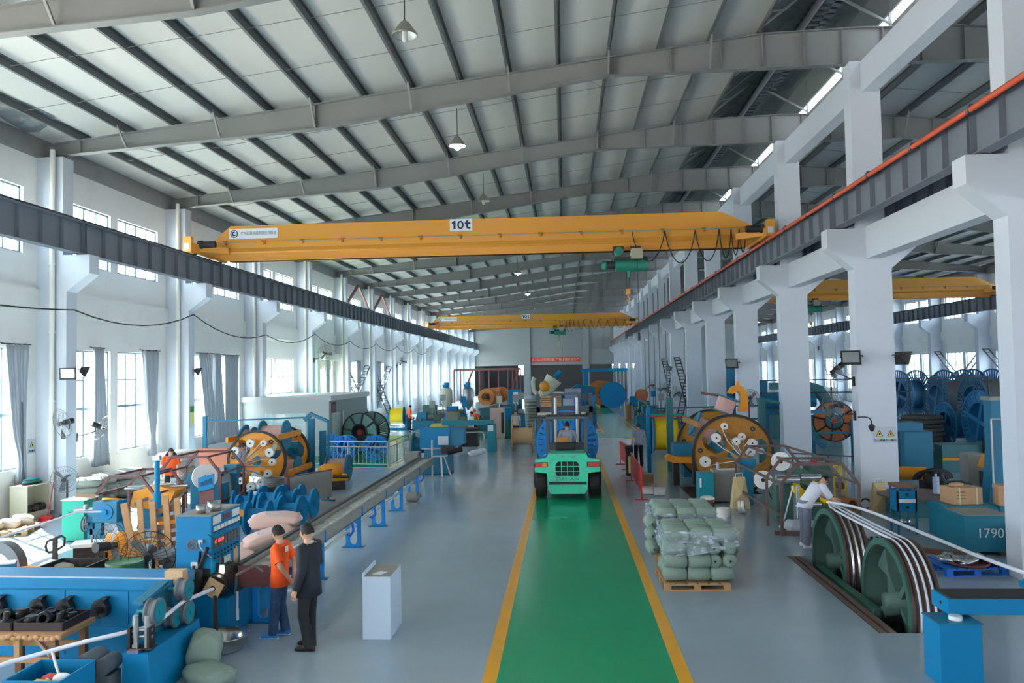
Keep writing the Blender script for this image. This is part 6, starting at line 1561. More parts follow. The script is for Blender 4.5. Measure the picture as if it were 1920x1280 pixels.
m = MB(); m.lathe([(.12, .55), (.15, .85), (.16, .85), (.13, .55), (.001, .55)], (.1, 0, 0), (0, 0, 1), 18); o = tag(m.build('bucket', 'green_paint'), 'green bucket standing in the scrap bin', 'bucket'); o.location = (-7.75, 12.15, 0)
t = thing('pallet_jack', 'pallet jack with loop handle behind the long blue cabinet', 'pallet jack', (-8.55, 12.9, 0), .2)
m = MB(); m.tube([(-.13, 0, 1.0), (-.15, 0, 1.08), (-.12, 0, 1.16), (.10, 0, 1.24), (.15, 0, 1.2), (.14, 0, 1.08), (.02, 0, 1.0), (-.1, 0, .97)], .02, 8, closed=True); m.bar((0, 0, .25), (0, 0, 1.2), .07, .05); m.build('handle', 'black_paint', t)
m = MB(); m.box(-.28, -.12, .1, 1.2, .06, .12); m.box(.12, .28, .1, 1.2, .06, .12); m.box(-.25, .25, -.1, .12, .06, .3); m.build('forks', 'cage_orange', t)
m = MB(); m.cyl((-.06, 0, .09), (.06, 0, .09), .09, n=16); m.build('wheel', 'black_paint', t)
t = thing('steel_ring', 'big grey steel ring standing on edge at the left edge', 'ring', (-10.3, 14.0, 0), .25)
m = MB(); m.lathe([(.26, -.1), (.46, -.1), (.46, .1), (.26, .1), (.26, -.1)], (0, 0, .47), (.35, 1, 0), 40, smooth=False); m.build('ring_body', 'grooved_grey', t)
t = thing('orange_bench', 'orange and blue machine bed slanting behind the long blue cabinet', 'machine', (-9.1, 12.6, 0), .5)
m = MB(); m.box(-.9, .65, -.16, .16, .35, .76); m.build('orange_bed', 'cage_orange', t); m = MB(); m.box(-1.4, .1, -.36, -.16, .30, .92); m.build('blue_side', 'machine_blue_dull', t); m = MB(); m.box(-1.4, .1, -.37, -.14, .92, .94); m.build('white_edge', 'meter_white', t)
m = MB(); m.box(-1.2, .5, -.3, .1, 0, .35); m.build('base', 'iron_dark', t)
t = thing('orange_rail', 'orange steel beam lying behind the control cabinet', 'beam', (-7.3, 15.6, 0), .6)
m = MB(); m.box(-.8, .8, -.08, .08, 1.0, 1.12); m.build('beam', 'cage_orange', t); m = MB(); m.box(-.7, -.6, -.06, .06, 0, 1.0); m.build('leg', 'cage_orange', t); m = MB(); m.box(.6, .7, -.06, .06, 0, 1.0); m.build('leg', 'cage_orange', t)
# sack stacks and rolls against the window wall
n = 0
for y in (23.6, 24.4, 25.2, 26.0):
    for z in range(3):
        n += 1; sack(('bottom row grey sack of the stack under the windows', 'middle row grey sack of the stack under the windows', 'top row grey sack of the stack under the windows')[z], (-14.6 + .1 * (z % 2), y, .16 + .27 * z), (.75, .8, .3), (0, 0, .1 * n), 'sack_grey', 70 + n, 'grey sacks stacked under the windows')
for y in (26.9, 27.3, 27.7, 28.1):
    for z in range(4):
        n += 1; m = MB(); m.lathe([(.001, -.45), (.12, -.44), (.16, -.38), (.165, .38), (.12, .44), (.05, .45), (.001, .45)], (0, 0, 0), (1, 0, 0), 16); o = m.build('wrapped_roll', 'sack_white'); o.location = (-13.8 + .1 * (z % 2), y, .17 + .31 * z); tag(o, ('bottom row pale roll under the second bright window', 'second row pale roll under the second bright window', 'third row pale roll under the second bright window', 'top row pale roll under the second bright window')[z], 'roll', 'wrapped rolls under the window')
m = MB(); m.box(-.03, .03, -.6, .6, 0, 1.5); o = tag(m.build('leaning_board', 'tan_board'), 'orange-brown board leaning by the left orange cage', 'board'); o.location = (-11.6, 26.0, 0); o.rotation_euler = (0, -.15, 1.3)
mat('leaning_orange', (196, 116, 82), .7); o.data.materials[0] = MATS['leaning_orange']
mat('box_paint', (188, 206, 224), .6)
t = thing('display_box', 'plain white box plinth standing alone on the grey floor', 'box', (-2.79, 11.95, 0))
m = MB(); m.box(-.2, .2, -.385, .385, 0, .90); m.box(-.21, -.19, -.39, .38, 0, .96); m.build('box_body', 'box_paint', t)
m = MB(); m.box(-.19, .2, -.38, .38, .90, .905); m.build('box_top', 'panel_grey', t)
m = MB(); m.box(-.07, .07, -.1, .1, 0, .004); o = tag(m.build('paper_sheet', 'sign_white'), 'sheet of paper on the white box plinth', 'paper'); o.location = (-2.78, 11.75, .907); o.rotation_euler = (0, 0, -.4)
# ---------------------------------------------------------------- forklift
mat('forklift_mint', (62, 212, 170), .4, noise_amt=.7, noise_scale=4.5, noise_rgb=(128, 112, 108))
mat('forklift_grey', (74, 80, 86), .5)
mat('tail_red', (216, 60, 50), .35)
mat('tail_amber', (236, 150, 60), .35)
mat('seat_black', (30, 30, 32), .6)
mat('seat_tan', (176, 120, 70), .7)
t = thing('forklift', 'mint green forklift driving away along the green aisle, seen from behind', 'forklift', (.035, 24.1, 0))
m = MB()
body = [(-.98, .84), (-.97, 1.17), (-.62, 1.24), (-.56, 1.38), (.56, 1.38), (.62, 1.24), (.97, 1.17), (.98, .84), (.62, .80), (.58, .30), (.50, .18), (-.50, .18), (-.58, .30), (-.62, .80)]
grille = [(-.36, .76), (-.30, .70), (.30, .70), (.36, .76), (.36, 1.04), (.28, 1.14), (-.28, 1.14), (-.36, 1.04)]
holed(m, body, [grille], .30, (0, .02, 0), (1, 0, 0), (0, 0, 1))
m.box(-.58, .58, .17, 1.2, .25, 1.36); m.box(-.97, .97, .17, .45, .86, 1.18); m.box(-.62, .62, .3, 2.1, .35, 1.0)
m.build('counterweight', 'forklift_mint', t, bevel=.02)
m = MB(); m.box(-.36, .36, .10, .13, .70, 1.14); m.build('grille_back', 'black_paint', t)
m = MB()
for i in range(1, 4): m.cyl((-.36 + .72 * i / 4, -.10, .70), (-.36 + .72 * i / 4, -.10, 1.14), .012, n=6)
for i in range(1, 3): m.cyl((-.36, -.10, .70 + .44 * i / 3), (.36, -.10, .70 + .44 * i / 3), .012, n=6)
m.build('grille_bars', 'forklift_mint', t)
m = MB(); m.box(-.56, .56, -.15, -.10, .46, .54); m.build('tow_slot', 'black_paint', t)
text('DALIAN', .13, 'forklift_grey', t, (0, -.133, .62), (PI / 2, 0, 0), sx=1.5)
for s in (-1, 1):
    m = MB(); m.box(s * .78 - .20, s * .78 + .20, -.16, -.12, .98, 1.13); lp = m.build('tail_lamp', 'forklift_grey', t)
    m = MB(); m.box(s * .78 - .17, s * .78 + .02, -.175, -.155, 1.0, 1.11); m.build('red_lens', 'tail_red', lp); m = MB(); m.box(s * .78 + .03, s * .78 + .17, -.175, -.155, 1.0, 1.11); m.build('amber_lens', 'tail_amber' if s < 0 else 'tail_red', lp)
    for y in (.45, 2.3):
        x = s * (.80 if y < 1 else .92); w = .17
        m = MB(); m.lathe([(.22, -w), (.40, -w), (.43, -w * .6), (.43, w * .6), (.40, w), (.22, w), (.22, -w)], (x, y, .43), (1, 0, 0), 32); wl = m.build('tyre', 'rubber', t)
        for k in range(24):
            a = 2 * PI * k / 24; q = None
        q = MB()
        for k in range(24): a = 2 * PI * k / 24; q.bar((x - w * .8, y + .43 * math.cos(a), .43 + .43 * math.sin(a)), (x + w * .8, y + .43 * math.cos(a), .43 + .43 * math.sin(a)), .03, .03, up=(0, math.cos(a), math.sin(a)))
        q.build('tread', 'rubber', wl)
        q = MB(); q.cyl((x - w * .7, y, .43), (x + w * .7, y, .43), .22, n=20); q.build('wheel_hub', 'forklift_mint', wl)
    m = MB(); m.bar((s * .58, .55, 1.3), (s * .60, 1.0, 2.36), .10, .08); m.bar((s * .60, 2.35, 1.0), (s * .60, 2.25, 2.36), .09, .08); m.build('guard_post', 'forklift_grey', t)
m = MB(); m.box(-.66, .66, .92, 1.05, 2.34, 2.42); m.box(-.66, -.58, .95, 2.3, 2.34, 2.42); m.box(.58, .66, .95, 2.3, 2.34, 2.42); m.box(-.66, .66, 2.2, 2.3, 2.34, 2.42)
for i in range(5): m.bar((-.5 + i * .25, 1.0, 2.40), (-.5 + i * .25, 2.25, 2.40), .04, .04)
m.build('overhead_guard', 'forklift_grey', t)
m = MB(); m.box(-.28, .22, 1.5, 1.9, 2.26, 2.30); m.build('roof_sheet', 'green_paint', t)
m = MB(); m.box(-.34, .26, .95, 1.45, 1.28, 1.42); m.build('seat', 'seat_black', t); m = MB(); m.box(-.34, .26, .86, .98, 1.40, 1.62); m.build('seat_back', 'seat_black', t, bevel=.03); m = MB(); m.box(-.32, .06, .84, .88, 1.62, 1.80); m.build('head_rest', 'seat_tan', t, bevel=.02)
m = MB(); m.tube([(.25 * math.cos(a), 1.95 + .06 * math.sin(a), 1.72 + .17 * math.sin(a)) for a in [2 * PI * k / 20 for k in range(20)]], .015, 6, closed=True); m.cyl((0, 1.97, 1.7), (0, 2.2, 1.2), .03, n=8); m.build('steering_wheel', 'seat_black', t)
m = MB(); m.box(-.6, .6, 2.1, 2.3, .5, 1.5); m.build('dash', 'forklift_grey', t)
m = MB()
for s in (-1, 1): m.box(s * .43 - .06, s * .43 + .06, 2.72, 2.88, .1, 3.12)
m.box(-.5, .5, 2.76, 2.86, 3.05, 3.12); m.box(-.5, .5, 2.74, 2.84, 2.34, 2.46); m.box(-.5, .5, 2.74, 2.84, 1.0, 1.12); m.build('mast', 'forklift_grey', t)
for s in (-1, 1):
    m = MB(); m.cyl((s * .36, 2.68, .3), (s * .36, 2.68, 2.95), .05, n=12); m.build('lift_cylinder', 'steel_bare', t)
m = MB(); m.box(-.55, .55, 2.9, 3.0, .3, .9); m.box(-.45, -.3, 3.0, 4.3, .22, .28); m.box(.3, .45, 3.0, 4.3, .22, .28); m.build('fork', 'forklift_grey', t)
person('forklift driver in a grey-blue shirt sitting under the overhead guard', (0.05, 25.42, 0), math.radians(0), 1.7, 'shirt_grey', 'trousers_dark', 'shoe_black', pitch=.05, hem=.92, sit=True, z0=.52, head_yaw=-.2,
       arms={1: ((.27, .12, 1.16), (.24, .36, 1.14)), -1: ((-.25, .12, 1.14), (-.18, .40, 1.16))}, legs={1: ((.16, .42, .90), (.17, .52, .50), (.18, .72, .46)), -1: ((-.16, .42, .90), (-.17, .52, .50), (-.18, .72, .46))})
reel('big bright blue spoked reel carried on the forklift forks', (.05, 28.2, 1.36), PI / 2, 1.08, .55, .9, 'spoked', 'trough_blue', 'trough_blue', nsp=30)
t = thing('timber_gantry', 'dark frame with planks on the floor ahead of the forklift', 'frame', (-.05, 33.5, 0))
m = MB(); m.box(-1.15, 1.2, -.1, .1, 2.12, 2.36); m.box(-1.15, -1.0, -.1, .1, 0, 2.9); m.box(1.05, 1.2, -.1, .1, 0, 2.9); m.build('beam', 'forklift_grey', t)
for i in range(5): m = MB(); m.box(-.95, -.1, -.3, .3, 2.38 + i * .09, 2.45 + i * .09); m.build('plank', 'wood', t)
m = MB(); m.box(-1.1, .9, -.2, -.12, 2.02, 2.12); m.build('light_edge', 'cream_paint', t)
reel('wooden cable reel with a tan drum standing left of the forklift', (-2.1, 39.0, .70), .04, .70, .38, 1.0, 'wood', 'wood', 'tan_board', 'tan_board', .42)
reel('dark blue reel behind the wooden reel', (-1.35, 40.6, .72), .1, .72, .4, .35, 'plain', 'machine_blue_dull', 'machine_blue_dull')
# ---------------------------------------------------------------- right-hand side of the main hall
stranding_cage('dark orange stranding cage with white tape discs before the middle columns', 5.12, 1.18, 25.0, 28.3, 1.25, 23.4,
    [(-.55, .42, .40, .85, .7), (.82, .10, .38, .62, -.15), (-.10, -.85, .38, 1.1, 0)],
    [(108, .95, .10, -.3), (135, .78, .14, -.3), (68, .62, .11, -.25), (88, .45, .12, -.45), (40, .62, .13, -.5), (22, .42, .14, -.6), (10, .80, .09, -.3), (190, .92, .16, -.35), (232, 1.02, .12, -.35)],
    [(-.62, 1.3, .72, .42, .7, .5), (.2, 1.5, -.78, .5, .8, 0)],
    [(-.5, .5, .38, .8, .5), (.6, .3, .4, 1, 0), (0, -.75, .4, 1, 0)], 9, 'cage_mustard')
t = thing('bobbin_yoke', 'orange yoke holding a pink wound bobbin on top of the dark orange cage', 'machine', (5.45, 26.6, 2.42))
m = MB(); m.prism([(.20, 0), (.52, 0), (.50, .55), (.40, .78), (.22, .88), (.0, .80), (-.12, .62), (.02, .58), (.20, .66), (.30, .50)], (0, .12, 0), (1, 0, 0), (0, 0, 1), .24); m.cyl((.22, 0, .85), (.22, 0, .98), .07, n=12); m.build('yoke', 'cage_orange', t)
m = MB(); m.cyl((-.28, 0, 0), (-.12, 0, .42), .30, n=28); m.build('bobbin', 'copper_pink', t)
m = MB(); m.disc((-.11, 0, .45), (.35, 0, .93), .40, .04, 32); m.disc((-.30, 0, -.02), (.35, 0, .93), .40, .04, 32); m.build('bobbin_flange', 'machine_blue_dull', t)
m = MB(); m.bar((-.95, .2, .62), (-.35, .1, .52), .10, .08); m.build('red_bar', 'frame_maroon', t)
t = thing('cradle_arm', 'orange cradle arm lying low at the left of the dark orange cage', 'machine', (3.3, 27.0, 0))
m = MB(); m.prism([(0, .92), (.1, 1.02), (.3, .95), (1.1, .92), (1.1, .72), (.25, .74), (.02, .82)], (0, .2, 0), (1, 0, 0), (0, 0, 1), .4); m.build('arm', 'cage_orange', t)
m = MB(); m.box(.3, 1.1, .0, .8, .95, 1.35); m.build('blue_box', 'machine_blue_dull', t)
m = MB(); m.box(.25, .45, -.15, .15, 0, .74); m.box(.9, 1.1, -.15, .15, 0, .74); m.build('stand', 'iron_dark', t)
m = MB(); m.box(.1, 1.7, -1.6, 1.2, .0, .012); o = tag(m.build('oily_mat', 'black_paint'), 'black oily floor plate under the dark orange cage', 'mat'); o.location = (3.6, 25.2, .003)
t = thing('guard_gantry', 'teal guard gantry with thin rails over the dark orange cage', 'frame', (3.95, 30.6, 0))
m = MB(); m.box(-.12, .12, -.12, .12, 0, 2.75); m.build('post', 'teal_dark', t) if 'teal_dark' in MATS else (mat('teal_dark', (44, 108, 112), .5), m.build('post', 'teal_dark', t))
m = MB(); m.box(3.3, 3.55, -.12, .12, 0, 2.7); m.build('post', 'teal_dark', t)
m = MB(); m.cyl((-.9, 0, 2.35), (3.4, 0, 2.42), .03, n=8); m.cyl((0, 0, 1.95), (3.4, .3, 1.9), .03, n=8); m.bar((3.4, 0, 2.66), (4.1, -.3, 2.5), .08); m.bar((4.1, -.3, 2.5), (4.1, -.3, .4), .06); m.build('guard_rail', 'teal_dark', t)
t = thing('pay_off_post', 'slim light blue post beside the worker in grey', 'post', (3.08, 30.0, 0))
m = MB(); m.box(-.07, .07, -.1, .1, 0, 2.45); m.box(-.12, .12, -.15, .15, 0, .04); m.build('shaft', 'machine_blue', t); m = MB(); m.tube([(0, 0, 2.4), (-.1, -.1, 2.6), (-.35, -.2, 2.7)], .05, 8); m.build('arm', 'control_grey', t)
mat('drum_yellow', (234, 196, 24), .45)
reel('yellow wound cable drum in a teal pay-off behind the red barriers', (4.62, 37.6, .86), .02, .86, .5, 1.15, 'plain', 'machine_blue_dull', 'machine_blue_dull', 'drum_yellow', .76)
t = thing('drum_guard', 'red and green edged cover bar above the yellow drum', 'frame', (4.62, 37.0, 0))
m = MB(); m.box(-.75, .75, -.06, .06, 1.72, 1.80); m.build('green_bar', 'green_paint', t); m = MB(); m.box(-.75, .75, -.07, .07, 1.66, 1.72); m.build('red_bar', 'red_plastic', t)
for s in (-.72, .72): m = MB(); m.box(s - .05, s + .05, -.05, .05, 0, 1.68); m.build('leg', 'iron_dark', t)
for i, (x0, y0, x1, y1, lb) in enumerate(((2.22, 33.0, 2.34, 30.9, 'red sheet barrier farther back along the aisle line'), (2.26, 28.1, 2.2, 23.75, 'red sheet barrier closest to the aisle line'))):
    d = Vector((x1 - x0, y1 - y0, 0)); a = math.atan2(d.y, d.x); L = d.length
    t = thing('barrier', lb, 'barrier', (x0, y0, 0), a)
    m = MB(); m.box(0, L, -.008, .008, .24, .95); m.build('sheet', 'red_plastic', t)
    m = MB(); m.bar((0, 0, .95), (L, 0, .95), .04); m.bar((0, 0, .24), (L, 0, .24), .03); m.bar((.02, 0, 0), (.02, 0, .95), .04); m.bar((L - .02, 0, 0), (L - .02, 0, .95), .04); m.build('tube_frame', 'red_paint', t)
    for x in (.15, L - .15): m = MB(); m.box(x - .02, x + .02, -.2, .2, 0, .03); m.build('foot', 'red_paint', t)
t = thing('gloves_rack', 'dark rack with tools between the two red barriers', 'rack', (2.3, 29.5, 0))
m = MB(); m.box(-.12, .12, -.2, .2, .0, .9); m.sack((0, 0, .95), (.3, .4, .3), seed=4); m.build('rack_body', 'iron_dark', t); m = MB(); m.box(-.04, .04, -.22, -.2, .1, .7); m.build('yellow_strip', 'notice_yellow', t)
for i, (x, y) in enumerate(((2.5, 24.95), (2.83, 24.7))):
    m = MB(); m.lathe([(.03, -.17), (.12, -.17), (.125, -.15), (.125, .15), (.12, .17), (.03, .17), (.03, -.17)], (0, 0, 0), (1, -.12, 0), 22, smooth=False); o = tag(m.build('white_roll', 'yarn_white'), ('white roll on the floor touching the red barrier', 'white roll on the floor, right of its twin')[i], 'roll', 'white rolls by the barrier'); o.location = (x, y, .126)
m = MB(); m.box(-.2, .2, -.2, .2, 0, .3); o = tag(m.build('carton', 'carton'), 'small brown carton behind the red barrier', 'carton'); o.location = (2.75, 27.6, 0)

# taping machine under a brown angle-bar frame
mat('frame_brown', (104, 84, 80), .55, noise_amt=.4, noise_scale=5)
t = arch_frame('brown angle-bar guard frame around the right-hand taping machine', 5.72, 20.9, 1.75, 4.4, 1.62, 'frame_brown', .02)
m = MB()
for a, b in (((-.875, -1.0, 0), (-.875, -1.0, 1.17)), ((-.875, -1.0, 1.17), (-.515, -1.0, 1.62)), ((-.515, -1.0, 1.62), (.515, -1.0, 1.62)), ((.515, -1.0, 1.62), (.875, -1.0, 1.17)), ((.875, -1.0, 1.17), (.875, -1.0, 0))): m.bar(a, b, .06, .06, up=(0, 1, 0))
m.build('arch', 'frame_brown', t)
for i, (x, y, z, r_, lb) in enumerate(((4.98, 20.7, 1.0, .23, 'lower white tape disc on the brown guard frame'), (5.30, 20.2, 1.52, .23, 'upper white tape disc on the brown guard frame'))):
    t = thing('tape_disc', lb, 'disc', (x, y, z), -.25)
    m = MB(); m.lathe([(.05, -.035), (r_, -.035), (r_, .035), (.05, .035), (.05, -.035)], (0, 0, 0), (0, 1, 0), 32, smooth=False); m.build('disc_body', 'yarn_white', t)
    m = MB(); m.cyl((0, -.06, 0), (0, .3, 0), .05, n=14); m.bar((0, .1, 0), (.2, .12, -.5), .03); m.build('spindle', 'iron_dark', t)
t = thing('taping_machine', 'green and yellow taping machine with steel rollers inside the brown frame', 'machine', (5.95, 20.4, 0))
m = MB(); m.box(-.75, -.35, -.1, .6, 0, 1.05); m.box(.0, .5, -.3, .6, 0, .9); m.lathe([(.001, -.4), (.32, -.4), (.36, -.2), (.36, .2), (.32, .4), (.001, .4)], (.2, 1.4, .8), (0, 1, 0), 24); m.build('body', 'pit_green' if 'pit_green' in MATS else 'machine_green', t) if 'machine_green' in MATS else (mat('machine_green', (72, 108, 98), .5, noise_amt=.4, noise_scale=4), m.build('body', 'machine_green', t))
m = MB(); 
for i in range(7): a = i * .9; m.ball((-.3 + .11 * i, -.3 + .05 * math.sin(a), .72 + .12 * math.cos(a * 1.7)), (.13, .12, .12), 9, 6, .8, i)
m.build('yellow_drive', 'drum_yellow', t)
m = MB(); m.cyl((-.8, -.3, 1.08), (-.25, -.3, 1.08), .12, n=16); m.cyl((-.2, -.25, 1.12), (.3, -.25, 1.12), .09, n=16); m.cyl((-.35, -.5, .95), (-.35, -.5, .15), .04, n=10); m.ball((-.3, -.5, .55), .06); m.cyl((-.1, -.5, .5), (.2, -.5, .5), .06, n=12); m.build('steel_roller', 'stainless', t)
m = MB(); m.tube([(-.45, -.5, .95), (-.62, -.7, .6), (-.75, -.8, .25), (-.9, -.85, .02)], .02, 6); m.build('tape_strip', 'cable_white', t)
m = MB(); m.bar((-1.2, -1.6, .05), (.2, -1.9, .05), .10); m.bar((-.9, -1.4, .05), (-.6, .5, .05), .10); m.cyl((-.4, -1.7, .1), (.1, -1.5, .12), .09, n=12); m.build('base_frame', 'frame_brown', t)
m = MB(); m.sack((-.55, -1.35, .16), (.7, .4, .3), (0, 0, .3), seed=8); m.build('plastic_cover', 'sign_panel', t)
t = thing('hand_wheel_stand', 'dark stand with hand wheel and guide rollers before the bending worker', 'machine', (5.62, 17.1, 0))
m = MB(); m.box(-.12, .2, -.15, .3, 0, .8); m.build('stand_body', 'machine_green', t)
m = MB(); m.ring((-.08, -.18, .72), (0, 1, .1), .17, .12, .04, 24); m.cyl((-.08, -.22, .72), (-.08, -.1, .72), .04, n=10); m.build('hand_wheel', 'iron_dark', t)
m = MB(); m.cyl((.0, -.2, .4), (.0, -.2, .98), .03, n=10); m.cyl((-.1, -.2, .92), (.25, -.2, .98), .025, n=10); m.build('guide_bar', 'stainless', t)
t = thing('teal_cabinet', 'low teal cabinet before the dark orange cage', 'cabinet', (3.95, 23.15, 0))
m = MB(); m.box(-.22, .2, -.25, .3, .03, .9); m.build('cabinet_body', 'teal_paint', t, bevel=.01); m = MB(); m.box(-.2, -.15, -.26, -.25, .5, .75); m.build('edge_plate', 'sign_white', t)
t = thing('grey_desk', 'grey desk cabinet with papers next to the teal cabinet', 'cabinet', (4.72, 23.6, 0))
m = MB(); m.box(-.5, .35, -.3, .3, .03, .92); m.build('cabinet_body', 'panel_grey', t, bevel=.01); m = MB(); m.box(-.35, .2, -.2, .15, .92, .93); m.build('paper', 'sign_white', t)
m = MB(); m.cyl((0, 0, 0), (0, 0, .2), .05, n=12); o = tag(m.build('bottle', 'shirt_pale_blue'), 'lilac bottle on the grey desk cabinet', 'bottle'); o.location = (4.38, 23.5, .925)
def paper_bag(label, p, w, d, h, rz, mt='paper_bag'):
    t = thing('paper_bag', label, 'bag', p, rz); m = MB()
    vs = [(-w / 2, -d / 2, 0), (w / 2, -d / 2, 0), (w / 2, d / 2, 0), (-w / 2, d / 2, 0), (-w * .32, -d * .12, h), (w * .30, -d * .10, h), (w * .30, d * .12, h), (-w * .32, d * .12, h), (0, -d * .55, h * .5), (0, d * .5, h * .5)]
    m.add(vs, [(3, 2, 1, 0), (0, 1, 8), (1, 5, 8), (5, 4, 8), (4, 0, 8), (1, 2, 6, 5), (2, 3, 9), (3, 7, 9), (7, 6, 9), (6, 2, 9), (3, 0, 4, 7)]); m.build('bag_body', mt, t)
    m = MB(); m.tube([(-w * .22, 0, h), (-w * .2, 0, h + .09), (w * .16, 0, h + .10), (w * .18, 0, h)], .012, 6); m.build('handle', 'sign_white', t)
    return t
mat('paper_bag', (214, 190, 142), .85, noise_amt=.3, noise_scale=4)
paper_bag('upright tan paper sack leaning on the grey desk cabinet', (4.75, 22.4, 0), .5, .25, .85, .1)
paper_bag('tan paper bag with white handles at the foot of the nearest white column', (8.27, 21.85, 0), .48, .3, .74, .05)
m = MB(); m.tube([(.13 * math.cos(a), 0, .15 + .13 * math.sin(a)) for a in [2 * PI * k / 20 for k in range(20)]], .022, 8, closed=True); o = tag(m.build('rubber_ring', 'rubber'), 'dark hoop leaning on the column beside the paper bag', 'ring'); o.location = (7.98, 22.05, 0)
m = MB(); m.lathe([(.04, 0), (.17, 0), (.17, .22), (.04, .22), (.04, 0)], (0, 0, 0), (0, 0, 1), 28, smooth=False); o = tag(m.build('white_roll', 'yarn_white'), 'wide white roll standing flat on the floor before the grey desk', 'roll'); o.location = (4.05, 21.15, 0)
m = MB(); m.lathe([(.04, -.08), (.17, -.08), (.17, -.02), (.15, 0), (.17, .02), (.17, .08), (.04, .08), (.04, -.08)], (0, 0, 0), (1, -.35, .1), 28, smooth=False); o = tag(m.build('white_roll', 'yarn_white'), 'white roll on edge leaning by the upright paper sack', 'roll'); o.location = (4.62, 21.6, .17)
t = thing('waste_basket', 'wicker-coloured waste basket full of white scraps behind the wrapped pallet', 'basket', (3.75, 21.7, 0))
m = MB(); m.lathe([(.001, .01), (.15, .01), (.2, .36), (.215, .37), (.2, .34), (.14, .03), (.001, .03)], (0, 0, 0), (0, 0, 1), 24); m.build('basket_body', 'seat_tan' if False else 'wood_dark', t); m = MB(); m.sack((0, 0, .36), (.36, .34, .16), seed=5); m.build('scraps', 'yarn_white', t)

# wrapped pallets of rolled bags at the aisle
pallet('wooden pallet under the wrapped bag rolls, front one', (2.22, 14.72, 0), .03, 1.15, 1.15)
pallet('wooden pallet under the bag rolls, rear one', (2.35, 17.0, 0), .03, 1.25, 1.5)
def bag_roll_mesh(seed, L=.38, r=.125):
    m = MB(); rr = random.Random(seed); n = 16; vs = []
    prof = [(.02, -L / 2 - .05), (.04, -L / 2 - .02), (r * .75, -L / 2), (r * .98, -L / 2 + .03), (r, 0), (r * .98, L / 2 - .03), (r * .8, L / 2), (r * .35, L / 2 + .012), (.02, L / 2 + .012)]
    for rad, x in prof:
        for i in range(n):
            t = 2 * PI * i / n; k = 1 + .07 * noise.noise(Vector((x * 6 + seed, math.cos(t) * 1.3, math.sin(t) * 1.3)))
            vs.append((x, rad * k * math.cos(t), rad * k * math.sin(t)))
    m.add(vs, [(j * n + i, j * n + (i + 1) % n, (j + 1) * n + (i + 1) % n, (j + 1) * n + i) for j in range(len(prof) - 1) for i in range(n)], True)
    return m
BR = [bag_roll_mesh(s).build('bag_roll', 'sack_green') for s in range(4)]
placed = 0
def put_roll(x, y, z, rz, label, group):
    global placed
    src = BR[placed % 4]
    o = src if placed < 4 else src.copy()
    if placed >= 4: COL.objects.link(o)
    o.location = (x, y, z); o.rotation_euler = (R.uniform(-.05, .05) + placed, R.uniform(-.06, .06), rz + R.uniform(-.08, .08)); placed += 1
    tag(o, label, 'bag', group)
gl, gr = 'rolled green sacks on the front pallet', 'rolled green sacks on the rear pallet'
LN = ('bottom layer', 'second layer', 'third layer', 'top layer')
for L in range(4):
    z = .26 + L * .225; sh = .05 * (L % 2)
    if L in (0, 3):
        for i in range(3): put_roll(1.88 + i * .40 + sh, 14.3, z, (0, PI)[(i + L) % 2], 'sack roll at the %s of the front face, %s, front pallet' % (('aisle end', 'middle', 'right end')[i], LN[L]), gl)
    else:
        for i in range(2): put_roll(1.86 + i * .41 + sh * .5, 14.28, z, PI, 'lengthwise sack roll %s, %s of the front pallet face' % (('at the aisle end', 'next to the round ends')[i], LN[L]), gl)
        for i in range(2): put_roll(2.56 + i * .255, 14.42, z, -PI / 2, '%s sack roll showing a round end, %s of the front pallet' % (('inner', 'outer')[i], LN[L]), gl)
    for j in range(1, 4):
        put_roll(1.88 + sh, 14.3 + j * .27, z, (0, PI)[j % 2], 'grey-green sack roll along the aisle side of the front pallet, %s' % LN[L], gl)
        if L == 3:
            for i in (1, 2): put_roll(1.88 + i * .40 + sh, 14.3 + j * .27, z, (0, PI)[(i + j) % 2], 'sack roll on top of the front pallet, row %s from the front, %s file' % (('two', 'three', 'four')[j - 1], ('middle', 'outer')[i - 1]), gl)
for L in range(4):
    z = .26 + L * .22
    for j in range(5):
        for i in range(3):
            if i == 0: put_roll(1.95 + .05 * (L % 2), 16.45 + j * .28, z, (0, PI)[j % 2], 'grey-green sack roll along the aisle side of the rear pallet, %s' % LN[L], gr)
            elif L == 3: put_roll(1.95 + i * .40 + .05, 16.45 + j * .28, z, (0, PI)[(i + j) % 2], 'grey-green sack roll on top of the rear pallet, %s' % ('middle file', 'outer file')[i - 1], gr)
            elif j == 0: put_roll(1.95 + i * .40 + .05 * (L % 2), 16.45, z, 0, 'grey-green sack roll at the front of the rear pallet, %s' % LN[L], gr)
for x0, x1, y0, y1, lb in ((2.1, 2.6, 14.6, 15.3, 'inner sack rolls closed in by the outer ones on the front pallet'), (2.2, 2.9, 16.65, 17.65, 'inner sack rolls closed in by the outer ones on the rear pallet')):
    m = MB(); m.box(x0, x1, y0, y1, .14, .80); tag(m.build('inner_sacks', 'sack_green'), lb, 'bags', None, 'stuff')
for i in range(3): put_roll(1.62 + .02 * i, 15.6 + .3 * i, .45 + .18 * i, PI / 2, ('lowest loose sack roll between the two wrapped pallets', 'middle loose sack roll between the two wrapped pallets', 'highest loose sack roll between the two wrapped pallets')[i], 'loose sacks between the pallets')
